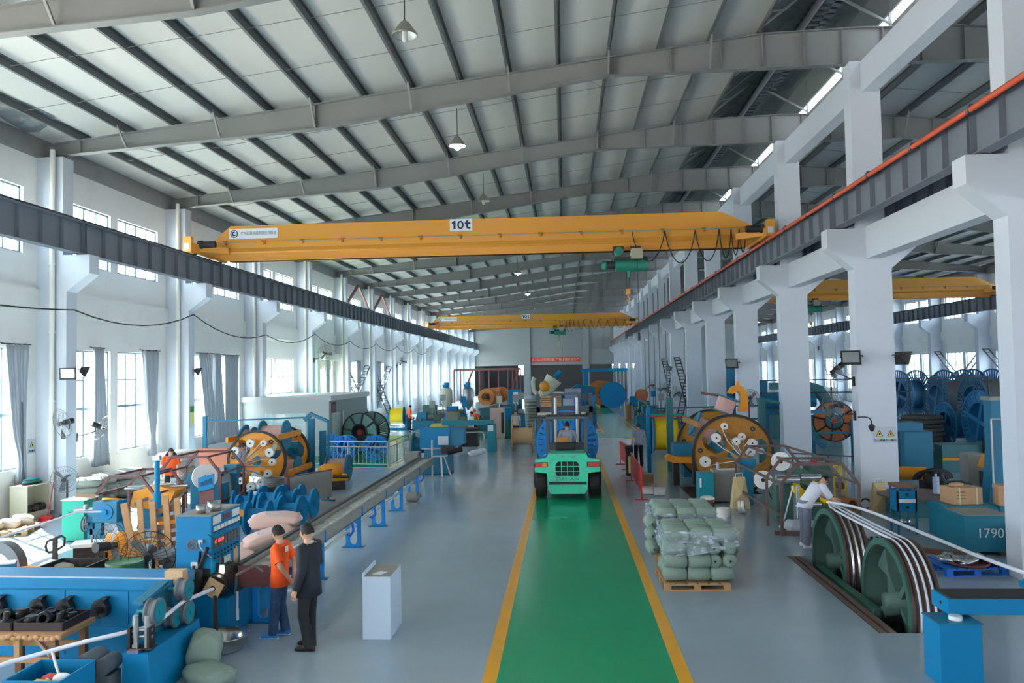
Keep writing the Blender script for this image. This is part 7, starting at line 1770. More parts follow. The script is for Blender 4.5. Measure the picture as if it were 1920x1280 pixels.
def film():
    m = bpy.data.materials.new('plastic_film'); m.use_nodes = True; nt = m.node_tree; nt.nodes.clear()
    o = nt.nodes.new('ShaderNodeOutputMaterial'); t_ = nt.nodes.new('ShaderNodeBsdfTransparent'); g = nt.nodes.new('ShaderNodeBsdfPrincipled'); mx = nt.nodes.new('ShaderNodeMixShader'); nz = nt.nodes.new('ShaderNodeTexNoise'); nz.inputs['Scale'].default_value = 9; nz.inputs['Detail'].default_value = 3
    g.inputs['Base Color'].default_value = (*s2l((200, 210, 226)), 1); g.inputs['Roughness'].default_value = .12
    r = nt.nodes.new('ShaderNodeMapRange'); r.inputs[1].default_value = .45; r.inputs[2].default_value = .72; r.inputs[3].default_value = .16; r.inputs[4].default_value = .75
    nt.links.new(nz.outputs['Fac'], r.inputs[0]); nt.links.new(r.outputs[0], mx.inputs[0]); nt.links.new(t_.outputs[0], mx.inputs[1]); nt.links.new(g.outputs[0], mx.inputs[2]); nt.links.new(mx.outputs[0], o.inputs[0]); MATS['plastic_film'] = m
film()
def film_wrap(label, x0, x1, y0, y1, z0, z1):
    m = MB(); vs = []; per = []; n = 36
    for i in range(n): per.append((x0 + (x1 - x0) * i / n, y0, 0, -1))
    for i in range(n): per.append((x1, y0 + (y1 - y0) * i / n, 1, 0))
    for i in range(n): per.append((x1 - (x1 - x0) * i / n, y1, 0, 1))
    for i in range(n): per.append((x0, y1 - (y1 - y0) * i / n, -1, 0))
    rows = 14; N = len(per)
    for j in range(rows + 1):
        z = z0 + (z1 - z0) * j / rows
        for k, (x, y, nx, ny) in enumerate(per):
            w = .06 * noise.noise(Vector((x * 5, y * 5, z * 12))) + .035 * noise.noise(Vector((x * 14, y * 14, z * 5))) - .02
            sl = .10 * math.sin(x * 2.2 + .6) * (1 - j / rows)
            vs.append((x + nx * w, y + ny * w, z + sl))
    fs = [(j * N + k, j * N + (k + 1) % N, (j + 1) * N + (k + 1) % N, (j + 1) * N + k) for j in range(rows) for k in range(N)]
    m.add(vs, fs, True); o = tag(m.build('plastic_wrap', 'plastic_film'), label, 'plastic wrap'); return o
film_wrap('clear plastic film wound round the upper sacks of the front pallet', 1.66, 2.98, 14.12, 15.4, .68, 1.02)
film_wrap('clear plastic film round the rear pallet sacks', 1.7, 3.02, 16.25, 17.85, .55, .95)
sack('grey-green sack lying on the floor right of the wrapped pallet', (3.2, 16.7, .13), (.5, .34, .26), (0, 0, .4), 'sack_green', 77)

# ---------------------------------------------------------------- capstan wheels in the pit
mat('wheel_green', (48, 96, 82), .5, noise_amt=.4, noise_scale=3, noise_rgb=(36, 60, 54))
mat('wheel_dark', (76, 104, 94), .6, noise_amt=.4, noise_scale=2.5, noise_rgb=(50, 66, 60))
mat('groove_rust', (92, 76, 72), .45, metal=.4, noise_amt=.4, noise_scale=9, noise_rgb=(70, 52, 50))
mat('rail_rust', (112, 92, 84), .6, noise_amt=.5, noise_scale=6, noise_rgb=(80, 62, 56))
for i, (yc, lb) in enumerate(((12.96, 'green-rimmed grooved capstan wheel in the pit with three white cables over it'), (15.66, 'green-rimmed grooved capstan wheel in the pit nearest the bending worker'))):
    zc, r_, x0, w = .16, .965, 4.93, .46
    t = thing('grooved_capstan', lb, 'wheel', (x0, yc, zc))
    prof = [(r_ * .90, 0), (r_, 0)]
    g = []
    for k in range(4):
        a = .04 + k * .105; g += [(r_, a), (r_, a + .025), (r_ - .035, a + .045), (r_ - .035, a + .06), (r_, a + .08)]
    prof = [(r_ * .88, .02), (r_, .02)] + g + [(r_, w), (r_ * .88, w), (r_ * .88, .02)]
    m = MB(); m.lathe(prof, (0, 0, 0), (1, 0, 0), 72, smooth=False); m.build('grooved_rim', 'groove_rust', t)
    m = MB(); m.ring((.01, 0, 0), (1, 0, 0), r_, r_ * .90, .03, 72); m.build('rim_face', 'wheel_green', t)
    m = MB(); m.disc((w * .85, 0, 0), (1, 0, 0), r_ * .875, .03, 56); m.lathe([(r_ * .872, .025), (r_ * .872, w * .85)], (0, 0, 0), (1, 0, 0), 56); m.build('web', 'wheel_dark', t)
    m = MB(); m.lathe([(.001, .0), (.13, .0), (.14, .25), (.22, .34), (.001, .34)], (0, 0, 0), (1, 0, 0), 24)
    for k in range(4):
        a = .75 + 2 * PI * k / 4; c, s_ = math.cos(a), math.sin(a)
        m.prism([(.10, -.05), (.5, -.05), (.83, -.26), (.83, .26), (.5, .05), (.10, .05)], (.20, 0, 0), (0, c, s_), (0, -s_, c), .18)
    m.build('spokes', 'wheel_dark', t)
    rr_w = r_ - .012
    for k in range(3):
        x = .04 + (k + .5 + .0) * .105 + .055
        m = MB(); m.tube([(x, rr_w * math.cos(a), rr_w * math.sin(a)) for a in [math.radians(d) for d in range(90, 216, 6)]], .022, 8)
        o = tag(m.build('cable_turn', 'cable_white' if i == 0 else 'stainless'), ('white cable in the %s groove of the nearer pit wheel' if i == 0 else 'bare steel strand in the %s groove of the farther pit wheel') % ('innermost', 'middle', 'outermost')[k], 'cable', 'cable turns on the nearer pit wheel' if i == 0 else 'steel strands on the farther pit wheel'); o.location = (x0, yc, zc)
t = thing('axle_beam', 'green channel beam with bearing along the left of the pit wheels', 'beam', (4.80, 14.2, 0))
m = MB(); m.box(-.05, .07, -1.25, 1.7, -.16, .02); m.box(-.05, .10, -1.25, 1.7, .0, .025); m.build('channel', 'wheel_green', t); m = MB(); m.box(-.06, .02, -1.32, -1.2, -.25, .04); m.cyl((.1, -1.25, .0), (.4, -1.25, .05), .09, n=16); m.build('bearing', 'wheel_dark', t)
for i, x in enumerate((4.52, 4.66)):
    m = MB(); m.box(-.035, .035, PY0, PY1, -.06, -.005); m.box(-.05, .05, PY0, PY1, -.012, -.004); o = struct(m.build('pit_edge_rail', 'rail_rust')); o.location = (x, 0, 0)
m = MB()
for y in (12.8, 14.3, 15.8): m.box(4.46, 4.72, y, y + .05, -.05, -.006)
struct(m.build('pit_rail_tie', 'rail_rust'))
def cab(label, pts, r_=.022, mt='cable_white'):
    m = MB(); P_ = [Vector(p) for p in pts]; out = []
    for i in range(len(P_) - 1):
        p0, p1, p2, p3 = P_[max(0, i - 1)], P_[i], P_[i + 1], P_[min(len(P_) - 1, i + 2)]
        for k in range(8):
            t_ = k / 8; out.append(.5 * ((2 * p1) + (p2 - p0) * t_ + (2 * p0 - 5 * p1 + 4 * p2 - p3) * t_ ** 2 + (3 * p1 - p0 - 3 * p2 + p3) * t_ ** 3))
    out.append(P_[-1]); m.tube(out, r_, 8); return tag(m.build('white_cable', mt), label, 'cable')
cab('thick white cable running from the bending worker to the lower right', [(5.42, 17.1, 1.02), (5.62, 15.6, 1.12), (6.05, 13.9, .98), (6.4, 12.6, .86), (6.75, 11.5, .82), (7.6, 10.6, .80)], .03)
cab('white cable from the worker passing over both pit wheels, leftmost strand', [(5.42, 17.0, 1.0), (5.08, 15.7, 1.116), (5.08, 14.3, 1.11), (5.078, 12.96, 1.113)])
cab('white cable passing over both pit wheels, middle strand', [(5.44, 17.0, 1.0), (5.185, 15.7, 1.116), (5.185, 14.3, 1.11), (5.183, 12.96, 1.113)])
cab('white cable passing over both pit wheels, rightmost strand', [(5.46, 17.0, 1.0), (5.29, 15.7, 1.116), (5.29, 14.3, 1.11), (5.288, 12.96, 1.113)])
t = thing('push_button_box', 'grey box with black and red push buttons behind the pit wheels', 'box', (6.15, 16.2, 0))
m = MB(); m.box(-.25, .25, -.12, .12, .0, .45); m.build('box_body', 'control_grey', t)
for i in range(5): m = MB(); m.cyl((-.2 + .1 * i, -.02, .45), (-.2 + .1 * i, -.02, .50), .025, n=10); m.build('push_button', 'red_plastic' if i == 4 else 'black_paint', t)
m = MB(); m.box(-.2, .2, -.15, .15, 0, .3); o = tag(m.build('orange_guard', 'cage_orange'), 'orange guard box between the two pit wheels, behind', 'guard'); o.location = (5.95, 14.2, 0)
# blue post and beam in the lower right corner
t = thing('cable_stand', 'bright blue post and beam stand in the lower right corner', 'stand', (4.66, 10.2, 0))
m = MB(); m.box(-.25, .25, -.25, .2, 0, .74); m.build('post', 'machine_blue', t, bevel=.01)
m = MB(); m.box(-.26, .26, -.26, .21, .74, .752); m.build('post_cap', 'machine_blue_dull', t)
m = MB(); m.box(.24, .30, -.1, .15, .0, .38); m.build('side_plate', 'machine_blue', t)
m = MB(); m.cyl((.02, -.08, .752), (.02, -.08, .80), .075, n=20); m.build('white_cap', 'sign_white', t)
m = MB(); m.box(-.02, 2.6, .0, .46, .78, .97); m.build('beam', 'machine_blue', t, bevel=.008)
m = MB(); m.box(.02, 2.6, .03, .43, .97, .985); m.build('dark_top', 'rubber', t)
m = MB(); m.cyl((-.03, .2, .88), (.01, .2, .88), .02, n=10); m.build('bolt', 'dark_metal', t)
t = thing('roller_arm', 'blue roller bracket at the right frame edge over the beam', 'bracket', (6.65, 11.2, 0))
m = MB(); m.box(-.5, .9, -.15, .25, .80, .88); m.box(.2, .5, -.1, .2, 0, .8); m.bar((-.5, .1, .88), (-.2, .2, 1.1), .06); m.build('arm', 'machine_blue', t); m = MB(); m.cyl((-.3, -.1, 1.0), (.4, -.1, 1.0), .05, n=12); m.cyl((-.25, .1, .92), (.35, .1, .92), .04, n=12); m.build('roller', 'stainless', t)
m = MB(); m.box(.45, .6, -.05, .1, .8, 1.75); m.box(.2, .6, -.05, .1, 1.62, 1.78); m.build('upright', 'machine_blue', t)
# ---------------------------------------------------------------- next hall, seen between the columns
mat('drum_blue', (14, 108, 156), .45, noise_amt=.3, noise_scale=2)
mat('drum_navy', (28, 92, 126), .5, noise_amt=.3, noise_scale=2)
mat('drum_olive', (80, 92, 80), .6, noise_amt=.5, noise_scale=4)
mat('cable_dark', (84, 84, 82), .7, noise_amt=.4, noise_scale=6)
reel('large blue spoked cable drum with a cross of arms, closest of the big drums', (18.7, 35.6, 1.36), .05, 1.36, .85, 1.9, 'spoked', 'drum_blue', 'drum_blue', nsp=40, name='cable_drum')
reel('smaller blue spoked cable drum left of the cross-armed drum', (18.3, 38.2, 1.05), .05, 1.05, .62, 1.6, 'spoked', 'drum_blue', 'drum_navy', nsp=34, name='cable_drum')
reel('tall blue spoked drum full of grey cable behind the cross-armed drum', (24.4, 47.0, 1.62), .03, 1.62, 1.0, 2.6, 'spoked', 'drum_navy', 'drum_navy', 'cable_dark', 1.35, nsp=44, name='cable_drum')
reel('tall blue spoked drum with dark cable, second from the nearest column', (24.0, 51.5, 1.6), .03, 1.6, 1.0, 1.7, 'spoked', 'drum_navy', 'drum_navy', 'cable_dark', 1.2, nsp=44, name='cable_drum')
reel('low blue spoked drum just right of the nearest column', (25.2, 61.0, 1.25), .03, 1.25, .7, 1.6, 'spoked', 'drum_blue', 'drum_navy', 'cable_dark', .9, nsp=36, name='cable_drum')
reel('olive grey drum with oval holes beside the cross-armed blue drum', (20.3, 33.0, 1.1), .08, 1.1, .7, 1.0, 'spoked', 'drum_olive', 'drum_olive', nsp=32, name='cable_drum')
reel('blue drum mostly hidden behind the teal stand', (22.3, 36.6, 1.5), .05, 1.5, .9, 1.6, 'spoked', 'drum_blue', 'drum_blue', nsp=40, name='cable_drum')
for i, (x, y) in enumerate(((27.2, 56.0), (29.2, 56.2), (24.6, 57.2))):
    reel(('blue drum in the back row, right part', 'blue drum in the back row at the far right', 'blue drum in the back row behind the grey cable')[i], (x - .8, y, 1.75), .2, 1.75, 1.0, 1.4, 'spoked', 'drum_blue', 'drum_navy', nsp=40, name='cable_drum', group='back row of big drums')
t = thing('cable_coil', 'grey coil of bare cable heaped beside the drums', 'coil', (16.4, 38.0, 0))
m = MB()
for k in range(8): m.tube([((.85 - .05 * (k % 3)) * math.cos(a), (.85 - .05 * (k % 3)) * math.sin(a), .1 + .19 * k) for a in [2 * PI * j / 28 for j in range(28)]], .10, 8, closed=True)
m.build('coil_turns', 'cable_dark', t)
t = thing('reel_stand', 'blue pay-off stand with an orange wooden reel, seen between two columns', 'machine', (10.9, 33.3, 0))
m = MB(); m.bar((-1.6, -.5, 2.02), (.1, -.45, 2.05), .16); m.bar((-1.9, -.5, 1.7), (-.55, -.5, .62), .30, .16); m.bar((-1.75, -.5, 2.0), (-1.85, -.5, 1.2), .2); m.bar((-1.0, -.5, 0), (-1.0, -.5, .9), .16); m.bar((.6, -.4, 0), (.6, -.4, 1.7), .14); m.bar((-1.2, -.4, 1.15), (.9, -.4, 1.2), .08); m.build('arm', 'machine_blue_dull', t)
mat('wood_orange', (190, 112, 66), .7, noise_amt=.5, noise_scale=4, noise_rgb=(150, 84, 60))
reel('orange wooden reel with dark radial bars on the blue pay-off stand', (10.95, 33.4, 1.62), math.radians(72), .82, .36, .5, 'segment', 'iron_dark', 'wood_dark', 'wood_orange')
t = thing('press_machine', 'dark teal C-shaped machine frame behind the orange wooden reel', 'machine', (13.3, 44, 0))
m = MB(); pts = [(-2.2, 3.0), (-.2, 3.05), (.5, 2.8), (.9, 2.2), (1.1, 1.2), (.75, 1.2), (.45, 2.0), (.1, 2.45), (-.4, 2.65), (-2.2, 2.65)]
m.prism(pts, (0, .3, 0), (1, 0, 0), (0, 0, 1), .6); m.box(-2.2, 1.4, -.4, .4, 0, 1.25); m.build('frame_body', 'teal_dark', t)
m = MB(); m.cyl((-1.6, -.4, 2.0), (.0, -.4, 2.1), .4, n=22); m.build('tank', 'machine_blue_dull', t)
t = thing('hall_rail', 'dark horizontal guard rails across the next hall', 'railing', (10, 43.0, 0))
m = MB(); m.bar((0, 0, 3.15), (12, 0, 3.15), .06); m.bar((0, 0, 2.5), (8, 0, 2.45), .05); m.build('rail', 'dark_metal', t)
for x in (.1, 4, 8, 12): m = MB(); m.bar((x, 0, 0), (x, 0, 3.15), .07); m.build('post', 'dark_metal', t)
t = thing('drawing_machine', 'teal wire drawing machine far along the next hall', 'machine', (12.4, 52, 0))
m = MB(); m.box(-1, 2.6, -.8, .8, 0, 1.3); m.cyl((-.6, -.9, 1.7), (2.2, -.9, 1.7), .5, n=22); m.box(-.6, .4, -.6, .6, 1.3, 3.0); m.build('body', 'machine_blue_dull', t); m = MB(); m.cyl((.8, -.9, 1.2), (.8, -.8, 2.2), .2, n=14); m.build('motor', 'steel_grey_dark', t)
t = thing('cable_tower', 'tall blue machine tower with dark fittings just past the third column', 'machine', (9.9, 49, 0))
m = MB(); m.box(-.4, .4, -.5, .5, 0, 4.0); m.box(-.7, .1, -.6, -.4, 2.6, 3.8); m.build('tower_body', 'machine_blue_dull', t); m = MB()
for i in range(6): m.cbox((.3 + .25 * (i % 3), -.55, .8 + .5 * i), (.35, .3, .3))
m.build('fitting', 'iron_dark', t)
t = thing('shelf_rack', 'wooden slatted rack seen between the far columns', 'rack', (9.9, 44.5, 0))
m = MB(); m.box(-.5, .5, -.3, .3, 2.3, 2.4); m.box(-.5, .5, -.3, .3, 0, .1); m.build('rack_frame', 'wood_dark', t)
for i in range(6): m = MB(); m.box(-.48, .48, -.28, .28, 2.45 + .18 * i, 2.58 + .18 * i); m.build('board', 'wood', t)
m = MB()
for x in (-.45, .45): m.box(x - .05, x + .05, -.28, .28, .1, 2.3)
m.build('rack_leg', 'wood_dark', t)
# control cabinets and cluttered floor beyond the nearest column
t = thing('control_cabinet', 'dull blue control cabinet behind the warning signs column', 'cabinet', (12.6, 29.8, 0))
m = MB(); m.box(-.55, .45, -.4, .5, .03, 1.45); m.box(-.62, .3, .0, .9, .03, 1.75); m.build('cabinet_body', 'machine_blue_dull', t, bevel=.015)
m = MB(); m.box(.46, .55, -.3, .2, .75, 1.05); m.build('control_plate', 'iron_dark', t); m = MB(); m.box(.56, .57, -.22, .0, .85, .98); m.build('lettering_plate', 'sign_white', t)
t = thing('winding_machine', 'teal winding machine bed with orange hood at the foot of the drums', 'machine', (14.6, 30.0, 0))
m = MB(); m.box(-1.2, 2.4, -.5, .6, .0, .95); m.build('bed', 'teal_dark', t); m = MB(); m.box(-1.2, 2.4, -.55, -.5, .42, .50); m.build('orange_edge', 'cage_orange', t)
m = MB(); m.box(.2, .6, -.7, -.5, .5, 1.2); m.cyl((.4, -.7, .9), (.4, -.72, .9), .12, n=16); m.build('gauge_post', 'iron_dark', t)
t = thing('grey_cabinet', 'pale grey cabinet with dark blue door in front of the drums', 'cabinet', (13.1, 26.8, 0))
m = MB(); m.box(-.25, .25, -.3, .3, 0, .98); m.build('cabinet_body', 'panel_grey', t, bevel=.01); m = MB(); m.box(.25, .9, -.3, .3, 0, .75); m.build('blue_door', 'machine_blue_dull', t)
t = thing('orange_feeder', 'orange feeder hood tilted over dark rollers near the teal stand', 'machine', (13.4, 25.6, 0))
m = MB(); m.prism([(-.6, .65), (-.45, 1.0), (.1, 1.05), (.6, .85), (.7, .6), (-.2, .5)], (0, .3, 0), (1, 0, 0), (0, 0, 1), .6); m.build('hood', 'cage_orange', t)
m = MB(); m.box(-.5, .7, -.3, .4, 0, .5); m.cyl((.2, -.4, .4), (.8, -.3, .5), .12, n=14); m.build('roller_bed', 'iron_dark', t)
t = thing('yellow_duct', 'yellow-orange duct hood lying past the nearest column', 'duct', (10.15, 24.6, 0), -.35)
m = MB(); m.lathe([(.16, -.5), (.2, -.45), (.2, .5), (.14, .5), (.14, -.4)], (0, 0, .62), (1, 0, 0), 16); m.build('duct_body', 'drum_yellow' if False else 'cage_orange', t); m = MB(); m.box(-.4, -.3, -.1, .1, 0, .45); m.box(.3, .4, -.1, .1, 0, .45); m.build('leg', 'iron_dark', t)
t = thing('hose_heap', 'heap of black hoses on a machine behind the round table', 'hose', (10.9, 23.9, 0))
m = MB(); m.box(-.6, .6, -.3, .3, 0, .45)
for k in range(4): m.tube([(-.5 + .1 * k + .45 * math.cos(a), .1 * k - .2, .55 + .25 * math.sin(a)) for a in [PI * j / 12 for j in range(13)]], .05, 8)
m.ball((-.4, -.3, .55), (.3, .25, .25), 12, 8, .3, 2); m.build('hoses', 'rubber', t)
t = thing('column_stand', 'tall blue tapered column stand by the right-hand carton', 'stand', (11.65, 22.5, 0))
m = MB(); m.prism([(-.36, 0), (.36, 0), (.2, 1.5), (.2, 2.85), (-.2, 2.85), (-.2, 1.5)], (0, .2, 0), (1, 0, 0), (0, 0, 1), .4); m.build('column_body', 'machine_blue_dull', t, bevel=.015)
m = MB(); m.box(-.25, .3, -.25, .25, 2.85, 2.95); m.bar((.1, 0, 1.2), (.55, 0, 2.2), .12); m.build('head', 'panel_grey', t)
m = MB(); m.cyl((-.24, -.25, 0.1), (-.24, -.25, 2.35), .025, n=8); m.cyl((-.24, -.25, 2.35), (.25, -.25, 2.35), .025, n=8); m.box(.12, .22, -.27, -.23, 2.25, 2.4); m.build('conduit', 'rail_grey', t)
t = thing('tool_cabinet', 'small blue two-door tool cabinet on thin legs beside the round table', 'cabinet', (7.72, 19.0, 0))
m = MB(); m.box(-.22, .22, -.22, .22, .52, .98); m.build('cabinet_body', 'machine_blue', t); 
for s in (-1, 1):
    for k in (-1, 1): m = MB(); m.box(s * .20 - .02, s * .20 + .02, k * .2 - .02, k * .2 + .02, 0, 1.12); m.build('leg', 'machine_blue_dull', t)
m = MB(); m.box(-.24, .24, -.24, .24, 1.06, 1.12); m.build('top_tray', 'wood_dark', t)
m = MB(); m.box(-.19, .19, -.236, -.225, .72, .80); m.build('white_label', 'sign_white', t)
for z in (.62, .9): m = MB(); m.cyl((0, -.22, z), (0, -.24, z), .035, n=12); m.build('lock', 'iron_dark', t)
m = MB(); m.box(-.2, .2, -.2, .2, .18, .20); m.build('shelf', 'machine_blue_dull', t)
m = MB(); m.lathe([(.001, 0), (.1, 0), (.12, .08), (.08, .1), (.001, .1)], (0, 0, 0), (0, 0, 1), 18); o = tag(m.build('steel_pot', 'stainless'), 'shiny pot on the lower shelf of the tool cabinet', 'pot'); o.location = (7.74, 19.0, .205)
t = thing('round_table', 'round brown table on a dark box behind the tool cabinet', 'table', (9.0, 21.2, 0))
m = MB(); m.cyl((0, 0, .50), (0, 0, .545), .98, n=44); m.build('table_top', 'frame_brown', t); m = MB(); m.box(-.65, .75, -.45, .45, 0, .5); m.build('table_box', 'teal_dark', t)
m = MB(); m.cyl((0, 0, 0), (0, 0, .42), .08, n=14); m.cyl((0, 0, .42), (0, 0, .5), .03, n=10); o = tag(m.build('bottle', 'shirt_pale_blue'), 'pale blue bottle pack on the round brown table', 'bottle'); o.location = (9.45, 21.2, .546)
mat('crate_teal', (18, 118, 140), .5, noise_amt=.3, noise_scale=2)
def crate(label, x0, x1, y0, y1, h, num=None):
    t = thing('crate', label, 'crate', ((x0 + x1) / 2, (y0 + y1) / 2, 0)); w, d = (x1 - x0) / 2, (y1 - y0) / 2
    m = MB(); m.box(-w, w, -d, d, .06, h); m.build('crate_body', 'crate_teal', t, bevel=.01)
    m = MB(); m.box(-w - .03, w + .03, -d - .03, d + .03, h - .10, h - .04); m.build('crate_rim', 'crate_teal', t)
    m = MB(); m.box(-w + .03, w - .03, -d + .03, d - .03, h, h + .015); m.build('crate_lid', 'panel_grey' if num else 'crate_teal', t)
    for s in (-1, 1): m = MB(); m.box(s * w * .7 - .05, s * w * .7 + .05, -d, d, 0, .06); m.build('foot', 'wood_dark', t)
    if num: text(num, .27, 'sign_white', t, (.03, -d - .006, h * .55), (PI / 2, 0, 0), sx=1.0); text('KS0005', .07, 'panel_grey', t, (.0, -d - .006, h * .28), (PI / 2, 0, 0), sx=1.4) if False else None
    return t
crate('teal steel crate with the white number 179 in front', 8.0, 8.92, 16.75, 17.7, .78, '1790')
crate('teal steel crate behind the numbered one, under the strapped carton', 8.15, 9.2, 17.85, 18.7, .78)
crate('lower teal steel crate at the right of the numbered one', 8.98, 9.7, 16.2, 17.1, .62)
t = thing('carton', 'brown carton bound with pale straps on the teal crate', 'carton', (8.66, 18.25, .80), .1)
m = MB(); m.box(-.33, .33, -.25, .25, 0, .36); m.build('carton_body', 'carton', t, bevel=.008)
for x in (-.18, .2): m = MB(); m.box(x - .012, x + .012, -.256, .256, -.003, .366); m.build('strap', 'cream_paint', t)
m = MB(); m.sack((-.1, 0, .40), (.28, .18, .08), (0, 0, .3), seed=3); m.build('torn_flap', 'carton', t)
for i in range(3): m = MB(); m.box(-.25, -.05, -.254, -.25, .12 + i * .07, .14 + i * .07); m.build('print_line', 'wood_dark', t)
t = thing('carton', 'open brown carton at the right frame edge beside the near white column', 'carton', (9.5, 18.0, .80), -.2)
m = MB(); m.box(-.22, .22, -.2, .2, 0, .42); m.build('carton_body', 'carton', t); m = MB(); m.box(.1, .13, -.206, .206, .0, .425); m.build('strap', 'cream_paint', t)
m = MB(); m.box(-.5, .5, -.25, .25, 0, .80); o = tag(m.build('crate', 'crate_teal'), 'teal crate at the back under the open carton', 'crate'); o.location = (9.75, 18.05, 0)
t = pallet('blue plastic pallet with shiny metal parts by the near white column', (7.36, 15.6, 0), .1, 1.15, 1.0, 'plastic_blue', .15)
for i in range(7):
    x, y = 6.98 + .125 * i + .04 * math.sin(i * 2), 15.4 + .18 * math.sin(i * 1.7)
    m = MB(); m.ball((0, 0, .08), (.17, .14, .08), 12, 7, .5, i); o = tag(m.build('metal_part', 'stainless'), 'shiny metal wire bundle on the blue plastic pallet', 'metal part', 'shiny parts on the blue pallet'); o.location = (x, y, .155); o.rotation_euler = (.2 * math.sin(i), .3 * math.cos(i * 2), i)
m = MB(); m.lathe([(.001, 0), (.3, 0), (.36, .06), (.33, .06), (.28, .02), (.001, .02)], (0, 0, 0), (0, 0, 1), 26); o = tag(m.build('red_tray', 'frame_maroon'), 'red-brown tray at the front of the blue plastic pallet', 'tray'); o.location = (7.35, 15.3, .155)
m = MB(); m.box(-.5, .6, -.06, .06, 0, .10); o = tag(m.build('timber', 'wood_dark'), 'brown timber lying before the numbered crate', 'timber'); o.location = (7.6, 16.75, 0); o.rotation_euler = (0, 0, -.6)
t = thing('mesh_screen', 'grey wire mesh screen panel standing behind the brown guard frame', 'screen', (7.7, 26.0, 0))
m = MB(); m.bar((-.5, 0, 0), (-.5, 0, 1.1), .04); m.bar((1.9, 0, 0), (1.9, 0, .95), .04); m.bar((-.5, 0, 1.1), (1.9, 0, .95), .04); m.bar((.6, 0, 0), (.6, 0, 1.0), .03); m.build('screen_frame', 'dark_metal', t)
m = MB()
for i in range(24): m.bar((-.5 + .1 * i, 0, .08), (-.5 + .1 * i, 0, 1.05 - .006 * i), .008)
m.build('wire_mesh', 'wire_grey', t)['kind'] = 'stuff'
t = thing('green_cabinet', 'dark green cabinet with a grey lid left of the nearest column', 'cabinet', (7.5, 24.6, 0))
m = MB(); m.box(-.3, .3, -.3, .3, 0, .95); m.build('cabinet_body', 'machine_green', t, bevel=.01); m = MB(); m.box(-.32, .32, -.32, .32, .95, .98); m.build('cabinet_top', 'panel_grey', t); m = MB(); m.box(-.15, .0, -.1, .1, .98, 1.04); m.build('tool', 'red_plastic', t)
t = thing('yellow_shelf', 'narrow yellow shelf frame touching the nearest column', 'shelf', (7.85, 23.6, 0))
m = MB()
for s in (-.1, .1):
    for k in (-.2, .2): m.box(s - .02, s + .02, k - .02, k + .02, 0, 1.0)
for z in (.3, .65, .98): m.box(-.12, .12, -.22, .22, z, z + .02)
m.build('shelf_frame', 'drum_yellow', t); m = MB(); m.sack((0, 0, .42), (.2, .3, .2), seed=2); m.build('shelf_goods', 'wood_dark', t)
t = thing('motor_guard', 'tan motor cover on the floor left of the column foot', 'guard', (7.35, 21.6, 0), .3)
m = MB(); m.lathe([(.12, -.22), (.17, -.22), (.17, .22), (.12, .22), (.12, -.22)], (0, 0, .24), (0, 1, 0), 18, a0=0, a1=None); m.box(-.17, .17, -.22, .22, .0, .12); m.build('cover', 'seat_tan', t)
person('worker seen through the next hall, before the bright windows', (13.6, 60.0), math.radians(200), 1.7, 'white_shirt', 'trousers_dark', 'shoe_black')
# ---------------------------------------------------------------- far half of the main hall
reel('yellow wound reel in a blue stand by the far window wall', (-11.6, 54.5, .95), .05, .62, .35, 1.0, 'plain', 'machine_blue_dull', 'machine_blue_dull', 'drum_yellow', .52)
t = thing('reel_stand', 'blue stand legs under the yellow wound reel', 'stand', (-11.6, 54.5, 0))
m = MB(); m.box(-.75, -.6, -.3, .3, 0, 1.0); m.box(.6, .75, -.3, .3, 0, 1.0); m.box(-.75, .75, -.35, -.25, 0, .15); m.build('leg', 'machine_blue', t)
def far_machine(label, name, x, y, seed, w=1.6, mt='machine_blue_dull', h=1.2, extra=None):
    """a compact production machine: bed, head block, motor, rollers, control box on a post"""
    t = thing(name, label, 'machine', (x, y, 0)); rr = random.Random(seed)
    m = MB(); m.box(-w / 2, w / 2, -.5, .5, 0, h * .55); m.build('bed', mt, t, bevel=.02)
    m = MB(); m.box(-w * .3, w * .15, -.4, .4, h * .55, h); m.build('head', rr.choice((mt, 'machine_blue', 'teal_dark')), t, bevel=.02)
    m = MB(); m.cyl((w * .2, -.3, h * .55 + .18), (w * .48, -.3, h * .55 + .18), .18, n=16); m.build('motor', rr.choice(('panel_grey', 'machine_green', 'control_grey')), t)
    m = MB()
    for i in range(3): m.cyl((-w * .45 + i * .22, -.55, h * .6), (-w * .45 + i * .22, -.2, h * .6 + .1), .07, n=10)
    m.build('roller', 'steel_bare', t)
    m = MB(); m.cyl((w * .35, .3, 0), (w * .35, .3, h + .35), .04, n=8); m.box(w * .35 - .18, w * .35 + .18, .15, .4, h + .3, h + .75); m.build('control_box', extra or 'panel_grey', t)
    return t
far_machine('blue machine with a motor right of the yellow reel', 'winding_machine', -9.6, 54.0, 1, 1.5)
far_machine('green machine bed behind the welding worker', 'winding_machine', -9.8, 58.5, 2, 2.2, 'machine_green', 1.5)
far_machine('extruder with a blue box by the far windows', 'extruder', -8.4, 60.5, 3, 1.8, 'machine_blue', 1.3, 'machine_blue')
far_machine('grey fronted machine left of the portal frame', 'extruder', -7.0, 50.5, 4, 1.7, 'panel_grey', 1.35, 'machine_blue')
far_machine('teal machine behind the portal frame', 'extruder', -5.0, 52.5, 5, 1.9, 'teal_dark', 1.5, 'cream_paint')
far_machine('blue machine behind the worker in the orange helmet', 'extruder', -3.6, 56.0, 6, 1.6, 'machine_blue_dull', 1.6)
far_machine('tall blue machine beside the man in the beige shirt', 'control_machine', -3.5, 48.5, 7, 1.4, 'teal_dark', 1.7)
